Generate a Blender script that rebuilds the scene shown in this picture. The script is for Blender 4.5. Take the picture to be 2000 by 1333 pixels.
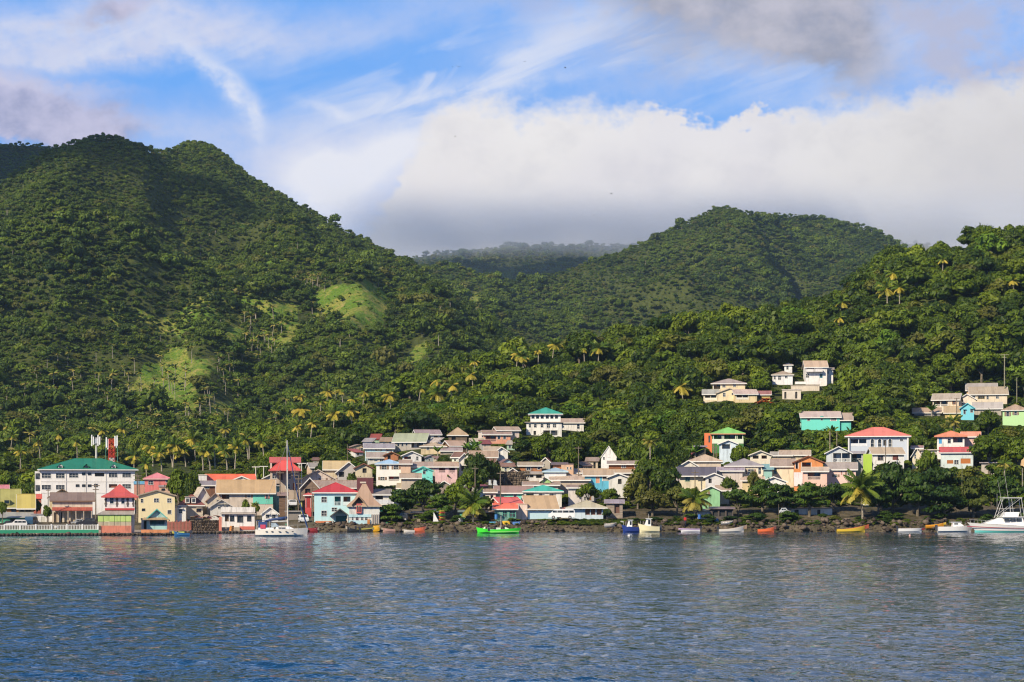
import bpy, math, random
import numpy as np
R = math.radians
SC = bpy.context.scene
COL = SC.collection
for o in list(bpy.data.objects):
    bpy.data.objects.remove(o, do_unlink=True)

# ------------------------------------------------------------------ camera
F, HZ, CH = 4000.0, 990.0, 5.0          # focal length in photo pixels, horizon row, eye height
cam_d = bpy.data.cameras.new('camera')
cam = bpy.data.objects.new('camera', cam_d)
COL.objects.link(cam)
cam.location = (0, 0, CH)
cam.rotation_euler = (R(90), 0, 0)
cam_d.sensor_width = 36.0
cam_d.lens = 72.0
cam_d.shift_y = (HZ - 666.5) / 2000.0
cam_d.clip_start = 1.0
cam_d.clip_end = 30000.0
SC.camera = cam

# ------------------------------------------------------------------ sun + sky
SUN_EL, SUN_AZ = 34.0, -40.0             # azimuth from straight behind the camera, negative = from the left
sd = bpy.data.lights.new('sun', 'SUN')
sd.energy = 5.0
sd.angle = R(0.5)
sd.color = (1.0, 0.86, 0.63)
sun = bpy.data.objects.new('sun', sd)
COL.objects.link(sun)
sun.rotation_euler = (R(90 - SUN_EL), 0, R(SUN_AZ))
sx, sy = math.sin(R(SUN_AZ)), -math.cos(R(SUN_AZ))       # horizontal direction towards the sun

SC.view_settings.view_transform = 'Standard'
SC.view_settings.look = 'None'
EXPO = 0.38
SC.view_settings.exposure = EXPO
SC.view_settings.gamma = 1.0
SC.view_settings.use_curve_mapping = False
SC.cycles.use_denoising = True
try:
    SC.cycles.denoiser = 'OPENIMAGEDENOISE'
    SC.cycles.denoising_prefilter = 'ACCURATE'
except Exception:
    pass
SC.cycles.max_bounces = 6
SC.cycles.diffuse_bounces = 3
SC.cycles.glossy_bounces = 2
SC.cycles.transmission_bounces = 2
SC.cycles.transparent_max_bounces = 8
SC.cycles.volume_bounces = 1
SC.cycles.caustics_reflective = False
SC.cycles.caustics_refractive = False
SC.cycles.filter_width = 1.2
SC.cycles.use_adaptive_sampling = True
SC.cycles.adaptive_threshold = 0.02
SC.cycles.volume_step_rate = 3.0
SC.cycles.volume_max_steps = 64


class N:
    """a node socket with arithmetic"""
    def __init__(s, nt, sock):
        s.nt, s.s = nt, sock

    def _m(s, op, *a):
        n = s.nt.nodes.new('ShaderNodeMath')
        n.operation = op
        for i, v in enumerate((s,) + a):
            if isinstance(v, N):
                s.nt.links.new(v.s, n.inputs[i])
            else:
                n.inputs[i].default_value = v
        return N(s.nt, n.outputs[0])

    def __add__(s, o): return s._m('ADD', o)
    def __sub__(s, o): return s._m('SUBTRACT', o)
    def __mul__(s, o): return s._m('MULTIPLY', o)
    def __truediv__(s, o): return s._m('DIVIDE', o)
    def __pow__(s, o): return s._m('POWER', o)
    def max(s, o): return s._m('MAXIMUM', o)
    def min(s, o): return s._m('MINIMUM', o)
    def abs(s): return s._m('ABSOLUTE')
    def exp(s): return s._m('EXPONENT')
    def sqrt(s): return s._m('SQRT')
    def clamp(s): return s.max(0.0).min(1.0)

    def ss(s, a, b, lo=0.0, hi=1.0):
        n = s.nt.nodes.new('ShaderNodeMapRange')
        n.interpolation_type = 'SMOOTHSTEP'
        s.nt.links.new(s.s, n.inputs['Value'])
        n.inputs['From Min'].default_value = a
        n.inputs['From Max'].default_value = b
        n.inputs['To Min'].default_value = lo
        n.inputs['To Max'].default_value = hi
        return N(s.nt, n.outputs[0])

    def lin(s, a, b, lo=0.0, hi=1.0):
        n = s.nt.nodes.new('ShaderNodeMapRange')
        s.nt.links.new(s.s, n.inputs['Value'])
        n.inputs['From Min'].default_value = a
        n.inputs['From Max'].default_value = b
        n.inputs['To Min'].default_value = lo
        n.inputs['To Max'].default_value = hi
        return N(s.nt, n.outputs[0])


def comb(nt, *v):
    n = nt.nodes.new('ShaderNodeCombineXYZ')
    for i, x in enumerate(v):
        if isinstance(x, N):
            nt.links.new(x.s, n.inputs[i])
        else:
            n.inputs[i].default_value = x
    return n.outputs[0]


def noise(nt, vec, scale, detail=4.0, rough=0.55, dist=0.0, out=0):
    n = nt.nodes.new('ShaderNodeTexNoise')
    if vec is not None:
        nt.links.new(vec, n.inputs['Vector'])
    n.inputs['Scale'].default_value = scale
    n.inputs['Detail'].default_value = detail
    n.inputs['Roughness'].default_value = rough
    n.inputs['Distortion'].default_value = dist
    return N(nt, n.outputs[out])


def mixc(nt, f, a, b):
    n = nt.nodes.new('ShaderNodeMix')
    n.data_type = 'RGBA'
    n.clamp_factor = True
    for sock, v in ((n.inputs[0], f), (n.inputs[6], a), (n.inputs[7], b)):
        if isinstance(v, N):
            nt.links.new(v.s, sock)
        elif isinstance(v, (int, float)):
            sock.default_value = v
        elif isinstance(v, tuple):
            sock.default_value = (v + (1.0,))[:4]
        else:
            nt.links.new(v, sock)
    return n.outputs[2]


def lin(r, g, b):
    f = lambda c: ((c / 255 + 0.055) / 1.055) ** 2.4 if c > 10 else c / 255 / 12.92
    return (f(r), f(g), f(b))


SKY = 0.1
world = bpy.data.worlds.new('World')
SC.world = world
world.use_nodes = True
world.cycles.sampling_method = 'NONE'
wt = world.node_tree
wt.nodes.clear()
w_out = wt.nodes.new('ShaderNodeOutputWorld')
bg = wt.nodes.new('ShaderNodeBackground')
bg.inputs['Strength'].default_value = SKY
sky = wt.nodes.new('ShaderNodeTexSky')
sky.sky_type = 'NISHITA'
sky.sun_disc = False
sky.sun_elevation = R(SUN_EL)
sky.sun_rotation = math.atan2(sx, sy)
sky.air_density = 1.0
sky.dust_density = 0.3
sky.ozone_density = 2.5


def cl(r, g, b, k=1.0):
    c = lin(r, g, b)
    return tuple(v * k / SKY / 2 ** EXPO for v in c)


def build_sky():
    nt = wt
    tc = nt.nodes.new('ShaderNodeTexCoord')
    sep = nt.nodes.new('ShaderNodeSeparateXYZ')
    nt.links.new(tc.outputs['Generated'], sep.inputs[0])
    X, Y, Z = (N(nt, sep.outputs[i]) for i in range(3))
    P = X._m('ARCTAN2', Y) * 4.0                       # azimuth and elevation of the direction
    Q = Z._m('ARCTAN2', (X * X + Y * Y).sqrt()) * 4.0
    base = comb(nt, P, Q, 0.0)
    w1 = noise(nt, base, 2.2, 2, 0.55)
    w2 = noise(nt, comb(nt, P + 7.3, Q + 3.1, 1.7), 2.2, 2, 0.55)
    f1 = noise(nt, comb(nt, P, Q * 1.3, 4.0), 9.0, 4, 0.62)
    f2 = noise(nt, comb(nt, P, Q * 1.3, 9.0), 30.0, 2, 0.6)
    Pw = P + (w1 - 0.5) * 0.30 + (f1 - 0.5) * 0.09
    Qw = Q + (w2 - 0.5) * 0.26 + (f1 - 0.5) * 0.09
    Ps = P + (w1 - 0.5) * 0.10 + (f1 - 0.5) * 0.05       # less warped, for the streaks
    Qs = Q + (w2 - 0.5) * 0.10 + (f1 - 0.5) * 0.05

    def blob(cx, row, rx, ry, ang=0.0, k=1.0, streak=False):
        px, qy = (Ps, Qs) if streak else (Pw, Qw)
        dx, dy = px - (cx - 1000) / 1000.0, qy - (990 - row) / 1000.0
        c, s = math.cos(R(ang)), math.sin(R(ang))
        a = (dx * c + dy * s) / (rx / 1000.0)
        b = (dy * c - dx * s) / (ry / 1000.0)
        return ((a * a + b * b) ** k * -1.0).exp()

    # blue base, deepened a little
    blue = mixc(nt, 0.95, sky.outputs[0], cl(78, 164, 252))
    blue = mixc(nt, Q.ss(0.3, 1.0), mixc(nt, 0.6, blue, cl(104, 172, 246)), blue)
    blue = mixc(nt, Q.ss(0.98, 2.0), blue, cl(44, 100, 176))
    c = blue
    # pale veil low on the left and along the ridge
    veil = (blob(560, 330, 330, 120) * 0.95 + blob(120, 60, 420, 70, 4) * 0.7 + blob(170, 70, 300, 42, 3) * 0.8
            + blob(1600, 90, 640, 170) * 0.75 + blob(240, 235, 300, 40) * 0.4
            + blob(620, 40, 420, 40, 3) * 0.35 + blob(800, 380, 200, 130) * 0.6).clamp()
    tex = (f1 * 0.6 + f2 * 0.4)
    c = mixc(nt, (veil * (tex.ss(0.25, 0.6) * 0.35 + 0.65)), c, cl(206, 213, 240))
    # cirrus streaks: stretched noise
    st = noise(nt, comb(nt, (P * 0.94 + Q * 0.34) * 1.0, (Q * 0.94 - P * 0.34) * 5.0, 2.0), 3.5, 4, 0.6, 0.6)
    stm = (blob(900, 170, 330, 75, 14, 1.2, True) + blob(250, 90, 400, 60, 0, 1.0, True) * 0.6
           + blob(1500, 120, 500, 120, 8, 1.0, True) * 0.5).clamp()
    c = mixc(nt, st.ss(0.42, 0.68) * stm * 0.75, c, cl(228, 232, 246))
    s2 = (blob(395, 130, 75, 20, -35, 1.0, True) + blob(462, 190, 60, 22, -58, 1.0, True) + blob(495, 245, 45, 14, -88, 1.0, True)
          + blob(640, 222, 50, 12, -22, 1.0, True) + blob(930, 175, 210, 16, 9, 1.0, True) * 0.8
          + blob(1110, 70, 130, 26, 18, 1.0, True) * 0.7).clamp()
    c = mixc(nt, s2 * (f1.ss(0.3, 0.62) * 0.6 + 0.35), c, cl(226, 231, 247))
    # bright haze behind the bank, lower middle left
    br = (blob(640, 370, 150, 75, 25) + blob(760, 280, 100, 45, 20) * 0.8 + blob(600, 330, 90, 50)).clamp()
    c = mixc(nt, br * 0.92, c, cl(240, 240, 247))
    # grey-mauve clouds on the left
    lv = (blob(100, 200, 175, 66, -8) + blob(60, 245, 170, 40) + blob(215, 28, 110, 34, 8) * 0.8 + blob(20, 150, 80, 40) * 0.7).clamp()
    lv = lv + (f1 - 0.5) * 0.5 * lv.ss(0.02, 0.3)
    c = mixc(nt, (lv + (f2 - 0.5) * 0.3 * lv.ss(0.05, 0.3)).ss(0.2, 0.85) * 0.88, c, mixc(nt, (f1 * 0.7 + w1 * 0.3).ss(0.36, 0.62), cl(160, 160, 190), cl(206, 200, 222)))
    lvt = (blob(150, 152, 110, 16, -10) + blob(30, 130, 70, 12)).clamp()
    c = mixc(nt, lvt * 0.5, c, cl(214, 212, 232))
    # the big bank: under a bumpy top edge, right of a slanting left edge
    ph = Pw
    ctop = nt.nodes.new('ShaderNodeFloatCurve')
    nt.links.new(P.lin(-1.0, 1.0).s, ctop.inputs['Value'])
    pts = [(0, 600), (600, 560), (700, 480), (745, 420), (800, 310), (850, 225), (900, 196), (1000, 212), (1100, 210), (1220, 212),
           (1320, 225), (1450, 222), (1600, 212), (1750, 208), (1880, 192), (2000, 165)]
    cm = ctop.mapping.curves[0]
    while len(cm.points) < len(pts):
        cm.points.new(0.5, 0.5)
    for p_, (a, b) in zip(cm.points, pts):
        p_.location = (a / 2000.0, (990 - b) / 1000.0)
    ctop.mapping.update()
    lump = (f1 - 0.5) * 0.14 + (f2 - 0.5) * 0.05 + (w1 - 0.5) * 0.08
    edge = N(nt, ctop.outputs[0]) + lump - Q
    soft = w2.ss(0.35, 0.65, 0.010, 0.050)
    bank = (edge / soft).ss(-0.5, 1.0)
    # colour of the bank: cream above, blue-grey at its base
    deep = (edge / 0.27).clamp()
    low = (Q - (990 - 500) / 1000.0 + (w1 - 0.5) * 0.12 + (f1 - 0.5) * 0.05)
    bc = mixc(nt, w2.ss(0.3, 0.7), cl(231, 226, 229), cl(243, 238, 235))
    bc = mixc(nt, f1.ss(0.42, 0.72) * 0.30, bc, cl(203, 201, 210))
    bc = mixc(nt, P.ss(0.35, 1.0) * 0.55, bc, cl(206, 202, 200))
    bc = mixc(nt, deep.ss(0.0, 0.5, 0.30, 0.0), bc, cl(246, 243, 243))
    bc = mixc(nt, low.ss(-0.01, 0.14, 0.85, 0.0), bc, cl(186, 188, 202))
    bc = mixc(nt, low.ss(-0.07, 0.055, 0.9, 0.0), bc, cl(146, 154, 178))
    c = mixc(nt, bank * 0.985, c, bc)
    # dark cloud at the top right
    dk = (blob(1490, 50, 270, 115, 8, 1.3) + blob(1600, 110, 150, 60, -20, 1.2) * 0.8 + blob(1300, 10, 140, 50) * 0.6
          + blob(1620, -60, 400, 90) * 0.9).clamp()
    dk = (dk * (f1 * 0.5 + 0.75) + (f2 - 0.5) * 0.15).ss(0.06, 1.05)
    c = mixc(nt, dk * 0.9, c, mixc(nt, (w1 * 0.6 + f1 * 0.4).ss(0.38, 0.62), cl(152, 153, 168), cl(200, 195, 204)))
    l2 = (blob(1850, 60, 200, 70, -10) + blob(1930, 140, 160, 40) + blob(1080, 20, 150, 40) * 0.5).clamp()
    c = mixc(nt, l2 * f1.ss(0.35, 0.62) * 0.7, c, cl(190, 187, 205))
    # round the rest of the sky the same broken cloud goes on
    g1 = noise(nt, tc.outputs['Generated'], 3.2, 4, 0.58)
    g2 = noise(nt, tc.outputs['Generated'], 1.4, 1, 0.5)
    outw = ((P.abs() - 1.05) / 0.5).max((Q - 1.02) / 0.5).ss(0.0, 1.0)
    cov = (g1 + (P.ss(-0.6, 0.8) - 0.55) * 0.36 * P.ss(1.5, 4.0, 1.0, 0.3)).ss(0.47, 0.64)
    gc = mixc(nt, g2.ss(0.35, 0.65), cl(150, 153, 170), cl(212, 211, 216))
    oc = mixc(nt, cov * 0.85, blue, gc)
    c = mixc(nt, outw, c, oc)
    # below the horizon: plain pale
    nt.links.new(c, bg.inputs['Color'])
    nt.links.new(bg.outputs[0], w_out.inputs['Surface'])


build_sky()

# ------------------------------------------------------------------ tagging helpers
def tag(o, label=None, cat=None, group=None, kind=None):
    if label: o['label'] = label
    if cat: o['category'] = cat
    if group: o['group'] = group
    if kind or cat: o['kind'] = kind or 'thing'
    return o


def mesh_np(name, V, Fq, mats=(), smooth=False, mi=None):
    """mesh from numpy vertices (n,3) and quads or triangles (m,k)"""
    me = bpy.data.meshes.new(name)
    V = np.asarray(V, np.float32); Fq = np.asarray(Fq, np.int32)
    k = Fq.shape[1]
    me.vertices.add(len(V)); me.vertices.foreach_set('co', V.ravel())
    me.loops.add(Fq.size); me.loops.foreach_set('vertex_index', Fq.ravel())
    me.polygons.add(len(Fq))
    me.polygons.foreach_set('loop_start', np.arange(0, Fq.size, k, dtype=np.int32))
    me.polygons.foreach_set('loop_total', np.full(len(Fq), k, np.int32))
    if smooth: me.polygons.foreach_set('use_smooth', np.ones(len(Fq), bool))
    if mi is not None: me.polygons.foreach_set('material_index', np.asarray(mi, np.int32))
    for m in mats: me.materials.append(m)
    me.update(calc_edges=True)
    return me


def link(name, me, parent=None, loc=None, rz=None):
    o = bpy.data.objects.new(name, me)
    COL.objects.link(o)
    if parent is not None: o.parent = parent
    if loc is not None: o.location = loc
    if rz is not None: o.rotation_euler = (0, 0, rz)
    return o


# ------------------------------------------------------------------ value noise in numpy
def _hash(ix, iy, s):
    h = (ix.astype(np.int64) * 374761393 + iy.astype(np.int64) * 668265263 + s * 1442695041) & 0xffffffff
    h = ((h ^ (h >> 13)) * 1274126177) & 0xffffffff
    h = h ^ (h >> 16)
    return (h & 0xffffff) / float(0xffffff)


def vnoise(x, y, s=0):
    x = np.asarray(x, float); y = np.asarray(y, float)
    ix, iy = np.floor(x), np.floor(y)
    fx, fy = x - ix, y - iy
    fx = fx * fx * fx * (fx * (fx * 6 - 15) + 10); fy = fy * fy * fy * (fy * (fy * 6 - 15) + 10)
    a, b = _hash(ix, iy, s), _hash(ix + 1, iy, s)
    c, d = _hash(ix, iy + 1, s), _hash(ix + 1, iy + 1, s)
    return (a + (b - a) * fx) * (1 - fy) + (c + (d - c) * fx) * fy


def fbm(x, y, s=0, o=4, g=0.5):
    t = 0; a = 1.0; n = 0
    for i in range(o):
        t = t + a * (vnoise(x * 2 ** i + 17.3 * i, y * 2 ** i - 9.1 * i, s + i) * 2 - 1)
        n += a; a *= g
    return t / n


def ridged(x, y, s=0, o=3):
    t = 0; a = 1.0; n = 0
    for i in range(o):
        v = 1 - np.abs(vnoise(x * 2 ** i + 5.3 * i, y * 2 ** i + 3.7 * i, s + i) * 2 - 1)
        t = t + a * v; n += a; a *= 0.5
    return t / n


# ------------------------------------------------------------------ terrain
def curve(pts, sm=28):
    xs = np.arange(-1500, 3501, 10.0)
    p = np.array(pts, float)
    v = np.interp(xs, p[:, 0], p[:, 1])
    if sm:
        k = np.exp(-0.5 * (np.arange(-12, 13) * 10 / sm) ** 2); k /= k.sum()
        v = np.convolve(np.pad(v, 12, 'edge'), k, 'valid')
    return lambda q: np.interp(q, xs, v)


def zrow(row, Y): return CH + (HZ - row) / F * Y


AB = {}
_t = [(-400, 1008, 1005, 975, 940, 700, 905), (0, 1008, 1005, 965, 930, 700, 893), (200, 1008, 1005, 960, 928, 700, 885),
      (400, 1007, 1000, 950, 915, 720, 858), (520, 1006, 990, 930, 893, 730, 822), (600, 1000, 970, 910, 875, 740, 800),
      (700, 988, 940, 888, 860, 760, 785), (800, 985, 925, 865, 835, 780, 752), (900, 985, 918, 862, 828, 780, 712),
      (1000, 985, 918, 862, 822, 780, 690), (1100, 985, 925, 875, 820, 780, 668), (1200, 985, 925, 885, 832, 780, 640),
      (1400, 985, 905, 850, 778, 800, 614), (1550, 983, 903, 850, 778, 800, 604), (1620, 980, 900, 850, 780, 800, 592),
      (1700, 980, 900, 850, 788, 800, 520), (1800, 980, 900, 850, 785, 800, 488), (1900, 980, 902, 852, 782, 800, 460),
      (2000, 980, 905, 855, 780, 800, 439), (2400, 985, 910, 860, 780, 820, 400)]
for _i, _n in enumerate(('r1', 'r2', 'r3', 'r4', 'yb', 'rb')):
    AB[_n] = curve([(r[0], r[1 + _i]) for r in _t], 22)
rC = curve([(-1000, 640), (-400, 560), (0, 352), (60, 322), (120, 286), (165, 262), (195, 256), (255, 268), (295, 290), (318, 290), (345, 277), (385, 267), (425, 284),
            (480, 335), (600, 400), (700, 452), (800, 507), (880, 565), (950, 615), (1010, 665), (1100, 730), (1300, 800), (2600, 850)], 12)
yC = curve([(-1000, 1300), (0, 1400), (190, 1500), (290, 1560), (350, 1850), (420, 1850), (600, 1750), (800, 1550), (1000, 1250), (1100, 1150), (2600, 1100)], 25)
rK = curve([(-1400, 230), (-400, 255), (0, 274), (60, 276), (130, 284), (200, 300), (300, 380), (420, 620), (3000, 900)], 15)
rD = curve([(-500, 620), (500, 600), (700, 545), (800, 520), (860, 517), (900, 516), (930, 535), (960, 528), (1000, 548), (1050, 532), (1100, 525),
            (1150, 505), (1200, 492), (1280, 460), (1340, 430), (1400, 405), (1440, 405), (1500, 413), (1560, 415), (1640, 428), (1700, 441),
            (1740, 460), (1775, 488), (1850, 530), (2000, 600), (2600, 700)], 10)
yD = curve([(-500, 2300), (1000, 2200), (1400, 2350), (1480, 2400), (1560, 2700), (1800, 2700), (2600, 2600)], 20)
rE = curve([(-900, 620), (500, 600), (700, 545), (800, 500), (900, 488), (1000, 478), (1180, 476), (1300, 486), (1500, 492), (1700, 474), (1790, 472),
            (1850, 484), (2000, 520), (2600, 560)], 20)


def hill(px, Y, row, yr, yt, zt, canopy, p, amp, wl, seed, back=0.55):
    ri, Yr = row(px), (yr(px) if callable(yr) else yr)
    zr = zrow(ri, Yr) - canopy
    t = np.clip((Y - yt) / (Yr - yt), 0, 1)
    x = (px - 1000) / F * Y
    rg = ridged(x / wl + Y / wl * 0.18, Y / wl * 0.45, seed) - 0.6
    env = np.sin(np.pi * np.clip(t, 0, 1)) ** 0.8
    z = zt + (zr - zt) * ((1 - p) * t + p * t * t) + rg * amp * env * 1.6 + fbm(x / (wl * .3), Y / (wl * .3), seed + 9, 3) * amp * 0.28 * env
    z = np.where(Y > Yr, zr - (Y - Yr) * back, z)
    return np.where(Y < yt, -60 + zt - (yt - Y) * 0.5, z)


def terr(px, Y):
    px = np.asarray(px, float); Y = np.asarray(Y, float)
    px, Y = np.broadcast_arrays(px, Y)
    x = (px - 1000) / F * Y
    # shore, town and the near hill
    yb = AB['yb'](px)
    z1, z2, z3, z4 = zrow(AB['r1'](px), 430), zrow(AB['r2'](px), 480), zrow(AB['r3'](px), 540), zrow(AB['r4'](px), 620)
    zb = zrow(AB['rb'](px), yb) - 8.0
    zb = np.maximum(zb, z4 + 1)
    k = [(390, -2.5 + 0 * px), (401.5, -1.2 + 0 * px), (404.5, 1.3 + 0 * px), (430, z1), (480, z2), (540, z3), (620, z4)]
    z = np.where(Y <= 390, -2.5, 0.0)
    for (a, za), (b, zb_) in zip(k[:-1], k[1:]):
        z = np.where((Y > a) & (Y <= b), za + (zb_ - za) * (Y - a) / (b - a), z)
    tb = np.clip((Y - 620) / (yb - 620), 0, 1)
    s = tb * 0.35 + 0.65 * np.sin(tb * np.pi / 2)
    z = np.where(Y > 620, z4 + (zb - z4) * s + fbm(x / 28, Y / 28, 3, 3) * 5 * np.sin(np.pi * tb), z)
    z = np.where(Y > yb, zb - (Y - yb) * 0.35 , z)
    # far-left mountain, its rear shoulder, the middle mountain and the clouded one
    c = hill(px, Y, rC, yC, 815.0, 24.0, 5.0, 0.10, 36.0, 150.0, 41)
    # spurs on the left mountain
    for (sx_, sy_, wx, wy, h) in ((690, 1180, 75, 170, 20), (400, 1010, 55, 120, 17), (560, 1380, 60, 200, 22), (300, 1300, 60, 200, 10), (90, 1250, 70, 200, 16), (850, 1130, 60, 150, 12)):
        c = c + h * np.exp(-((px - sx_) / wx) ** 2 - ((Y - sy_) / wy) ** 2)
    kf = hill(px, Y, rK, 2300.0, 1500.0, 60.0, 5.0, 0.1, 30.0, 240.0, 61)
    d = hill(px, Y, rD, yD, 1300.0, 40.0, 5.0, 0.15, 64.0, 230.0, 77)
    ln = (Y - 2330) / (1750 - 2330)
    cx_ = 1490 + 210 * ln
    d = d - 58 * np.exp(-((px - cx_ - 25) / 45) ** 2) * np.clip(np.sin(np.clip(ln * 0.9 + 0.1, 0, 1) * np.pi), 0, 1)
    d = d + 26 * np.exp(-((px - cx_ + 70) / 45) ** 2) * np.clip(np.sin(np.clip(ln * 0.9 + 0.1, 0, 1) * np.pi), 0, 1)
    e = hill(px, Y, rE, 4300.0, 3000.0, 100.0, 4.0, 0.2, 40.0, 500.0, 91)
    far = np.maximum(np.maximum(c, kf), np.maximum(d, e))
    w = np.clip((Y - 700) / 60, 0, 1)
    z = np.where(Y > 700, np.maximum(z, np.maximum(far, 20 * w)), z)
    return z


def cast(px, row, y0=403.0, y1=4500.0):
    """where the ground is seen at a picture row"""
    Ys = np.concatenate([np.arange(y0, 900, 1.0), np.arange(900, y1, 4.0)])
    d = terr(np.full(len(Ys), float(px)), Ys) - zrow(row, Ys)
    i = np.argmax(d >= 0)
    return float(Ys[i]) if d[i] >= 0 else None


def gz(x, Y): return float(terr(1000 + F * x / Y, Y))


# clearings of grass on the left mountain (photo outlines become ground patches where they lie)
def inpoly(px, py, poly):
    c = np.zeros(px.shape, bool); n = len(poly)
    for i in range(n):
        x1, y1 = poly[i]; x2, y2 = poly[(i + 1) % n]
        m = ((y1 > py) != (y2 > py)) & (px < (x2 - x1) * (py - y1) / ((y2 - y1) if y2 != y1 else 1e-9) + x1)
        c ^= m
    return c


CLEAR = [[(610, 600), (618, 573), (650, 558), (695, 555), (735, 568), (760, 592), (750, 618), (735, 644), (690, 640), (655, 630), (620, 638)],
         [(248, 775), (258, 740), (300, 706), (362, 676), (375, 700), (430, 700), (408, 738), (375, 752), (395, 790), (352, 812), (300, 798)],
         [(432, 672), (440, 648), (470, 636), (478, 655), (455, 682)],
         [(795, 700), (808, 670), (838, 668), (835, 690), (815, 712)],
         [(372, 705), (400, 700), (425, 715), (408, 740), (385, 735)],
         [(545, 690), (560, 655), (580, 640), (575, 670), (560, 700)],
         [(390, 815), (405, 795), (440, 780), (470, 785), (450, 810), (410, 830)],
         [(520, 600), (560, 590), (575, 605), (540, 622)],
         [(905, 585), (925, 570), (945, 585), (930, 605)]]

BAND = [[(395, 775), (440, 722), (500, 690), (560, 640), (600, 596), (616, 612), (575, 668), (520, 722), (455, 772), (415, 792)],
        [(300, 812), (380, 800), (470, 812), (430, 850), (330, 840)], [(500, 600), (560, 575), (612, 580), (600, 640), (540, 650)], [(755, 640), (850, 668), (880, 720), (800, 730), (745, 690)]]


def band_mask(px, row):
    px = px + fbm(px / 22, row / 22, 5, 3) * 18; row = row + fbm(px / 22 + 40, row / 22, 6, 3) * 14
    m = np.zeros(np.shape(px), bool)
    for p in BAND: m |= inpoly(px, row, p)
    return m


def clear_mask(px, row, wob=True):
    if wob:
        a = fbm(px / 22, row / 22, 5, 3); b = fbm(px / 22 + 40, row / 22, 6, 3)
        px = px + a * 14; row = row + b * 10
    m = np.zeros(np.shape(px), bool)
    for p in CLEAR: m |= inpoly(px, row, p)
    return m


def build_terrain():
    us = np.concatenate([np.linspace(-1400, -20, 90)[:-1], np.linspace(-20, 2020, 560), np.linspace(2020, 3400, 90)[1:]])
    Ys = np.concatenate([[150, 250, 330, 380, 390, 398, 401.5, 403, 404.5, 407, 412, 420], np.linspace(430, 800, 60), np.linspace(806, 1700, 170),
                         np.linspace(1712, 2900, 110), np.linspace(2930, 4500, 40), [4700, 5000, 5400, 5600]])
    PX, YY = np.meshgrid(us, Ys)
    Z = terr(PX, YY)
    Z = np.maximum(Z, np.where(YY > 4400, -2, -2.5))
    X = (PX - 1000) / F * YY
    row = HZ - (Z - CH) / YY * F
    m = clear_mask(PX, row) & (YY > 560)
    m |= (fbm(X / 70, YY / 70, 88, 3) > 0.42) & (YY > 900) & (YY < 1500) & (PX < 1000)
    rough = fbm(X / 9, YY / 9, 12, 3) * np.where(YY > 620, 1.0, 0.0)
    Z = Z + rough * 0.8
    V = np.stack([X, YY, Z], -1).reshape(-1, 3)
    nr, nc = PX.shape
    i = (np.arange(nr - 1)[:, None] * nc + np.arange(nc - 1)[None]).ravel()
    Fq = np.stack([i, i + 1, i + nc + 1, i + nc], -1)
    me = mesh_np('ground', V, Fq, smooth=True)
    at = me.attributes.new('grass', 'FLOAT', 'POINT')
    mm = m.astype(np.float32)
    for _ in range(2):
        mm[1:-1, 1:-1] = (mm[1:-1, 1:-1] * 2 + mm[:-2, 1:-1] + mm[2:, 1:-1] + mm[1:-1, :-2] + mm[1:-1, 2:]) / 6
    at.data.foreach_set('value', mm.ravel())
    o = link('ground', me)
    tag(o, kind='structure')
    return o


def newmat(name):
    m = bpy.data.materials.new(name)
    m.use_nodes = True
    nt = m.node_tree
    nt.nodes.clear()
    out = nt.nodes.new('ShaderNodeOutputMaterial')
    return m, nt, out


def principled(nt, out, col, rough=0.8, bump=None, bs=0.3, bd=0.1, spec=0.3, metal=0.0):
    b = nt.nodes.new('ShaderNodeBsdfPrincipled')
    if isinstance(col, tuple): b.inputs['Base Color'].default_value = (col + (1.0,))[:4]
    else: nt.links.new(col, b.inputs['Base Color'])
    if isinstance(rough, N): nt.links.new(rough.s, b.inputs['Roughness'])
    else: b.inputs['Roughness'].default_value = rough
    b.inputs['Specular IOR Level'].default_value = spec
    b.inputs['Metallic'].default_value = metal
    if bump is not None:
        bn = nt.nodes.new('ShaderNodeBump')
        bn.inputs['Strength'].default_value = bs
        bn.inputs['Distance'].default_value = bd
        nt.links.new(bump.s, bn.inputs['Height'])
        nt.links.new(bn.outputs[0], b.inputs['Normal'])
    nt.links.new(b.outputs[0], out.inputs['Surface'])
    return b


def geo_pos(nt):
    g = nt.nodes.new('ShaderNodeNewGeometry')
    return g.outputs['Position']


def mat_ground():
    m, nt, out = newmat('soil_and_grass')
    p = geo_pos(nt)
    a = nt.nodes.new('ShaderNodeAttribute'); a.attribute_name = 'grass'
    g = N(nt, a.outputs['Fac'])
    n1 = noise(nt, p, 0.045, 5, 0.65); n2 = noise(nt, p, 0.25, 4, 0.6); n3 = noise(nt, p, 0.9, 3, 0.6)
    soil = mixc(nt, n2.ss(0.35, 0.65), (0.035, 0.045, 0.014), (0.07, 0.085, 0.022))
    gr = mixc(nt, (n1 * 0.6 + n2 * 0.4).ss(0.42, 0.58), (0.11, 0.19, 0.022), (0.27, 0.25, 0.055))
    gr = mixc(nt, n3.ss(0.4, 0.6) * 0.75, gr, (0.06, 0.11, 0.015))
    gr = mixc(nt, n2.ss(0.55, 0.7) * 0.6, gr, (0.30, 0.24, 0.10))
    sep = nt.nodes.new('ShaderNodeSeparateXYZ'); nt.links.new(p, sep.inputs[0])
    town = N(nt, sep.outputs[1]).ss(455, 540, 1.0, 0.0)
    dirt = mixc(nt, n2.ss(0.3, 0.7), (0.055, 0.048, 0.03), (0.13, 0.108, 0.075))
    c = mixc(nt, town * n2.ss(0.25, 0.5, 0.5, 1.0), soil, dirt)
    c = mixc(nt, g.ss(0.25, 0.7), c, gr)
    principled(nt, out, c, 0.95, n3 + n2, 0.6, 1.0, 0.1)
    return m


ground = build_terrain()
ground.data.materials.append(mat_ground())


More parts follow.
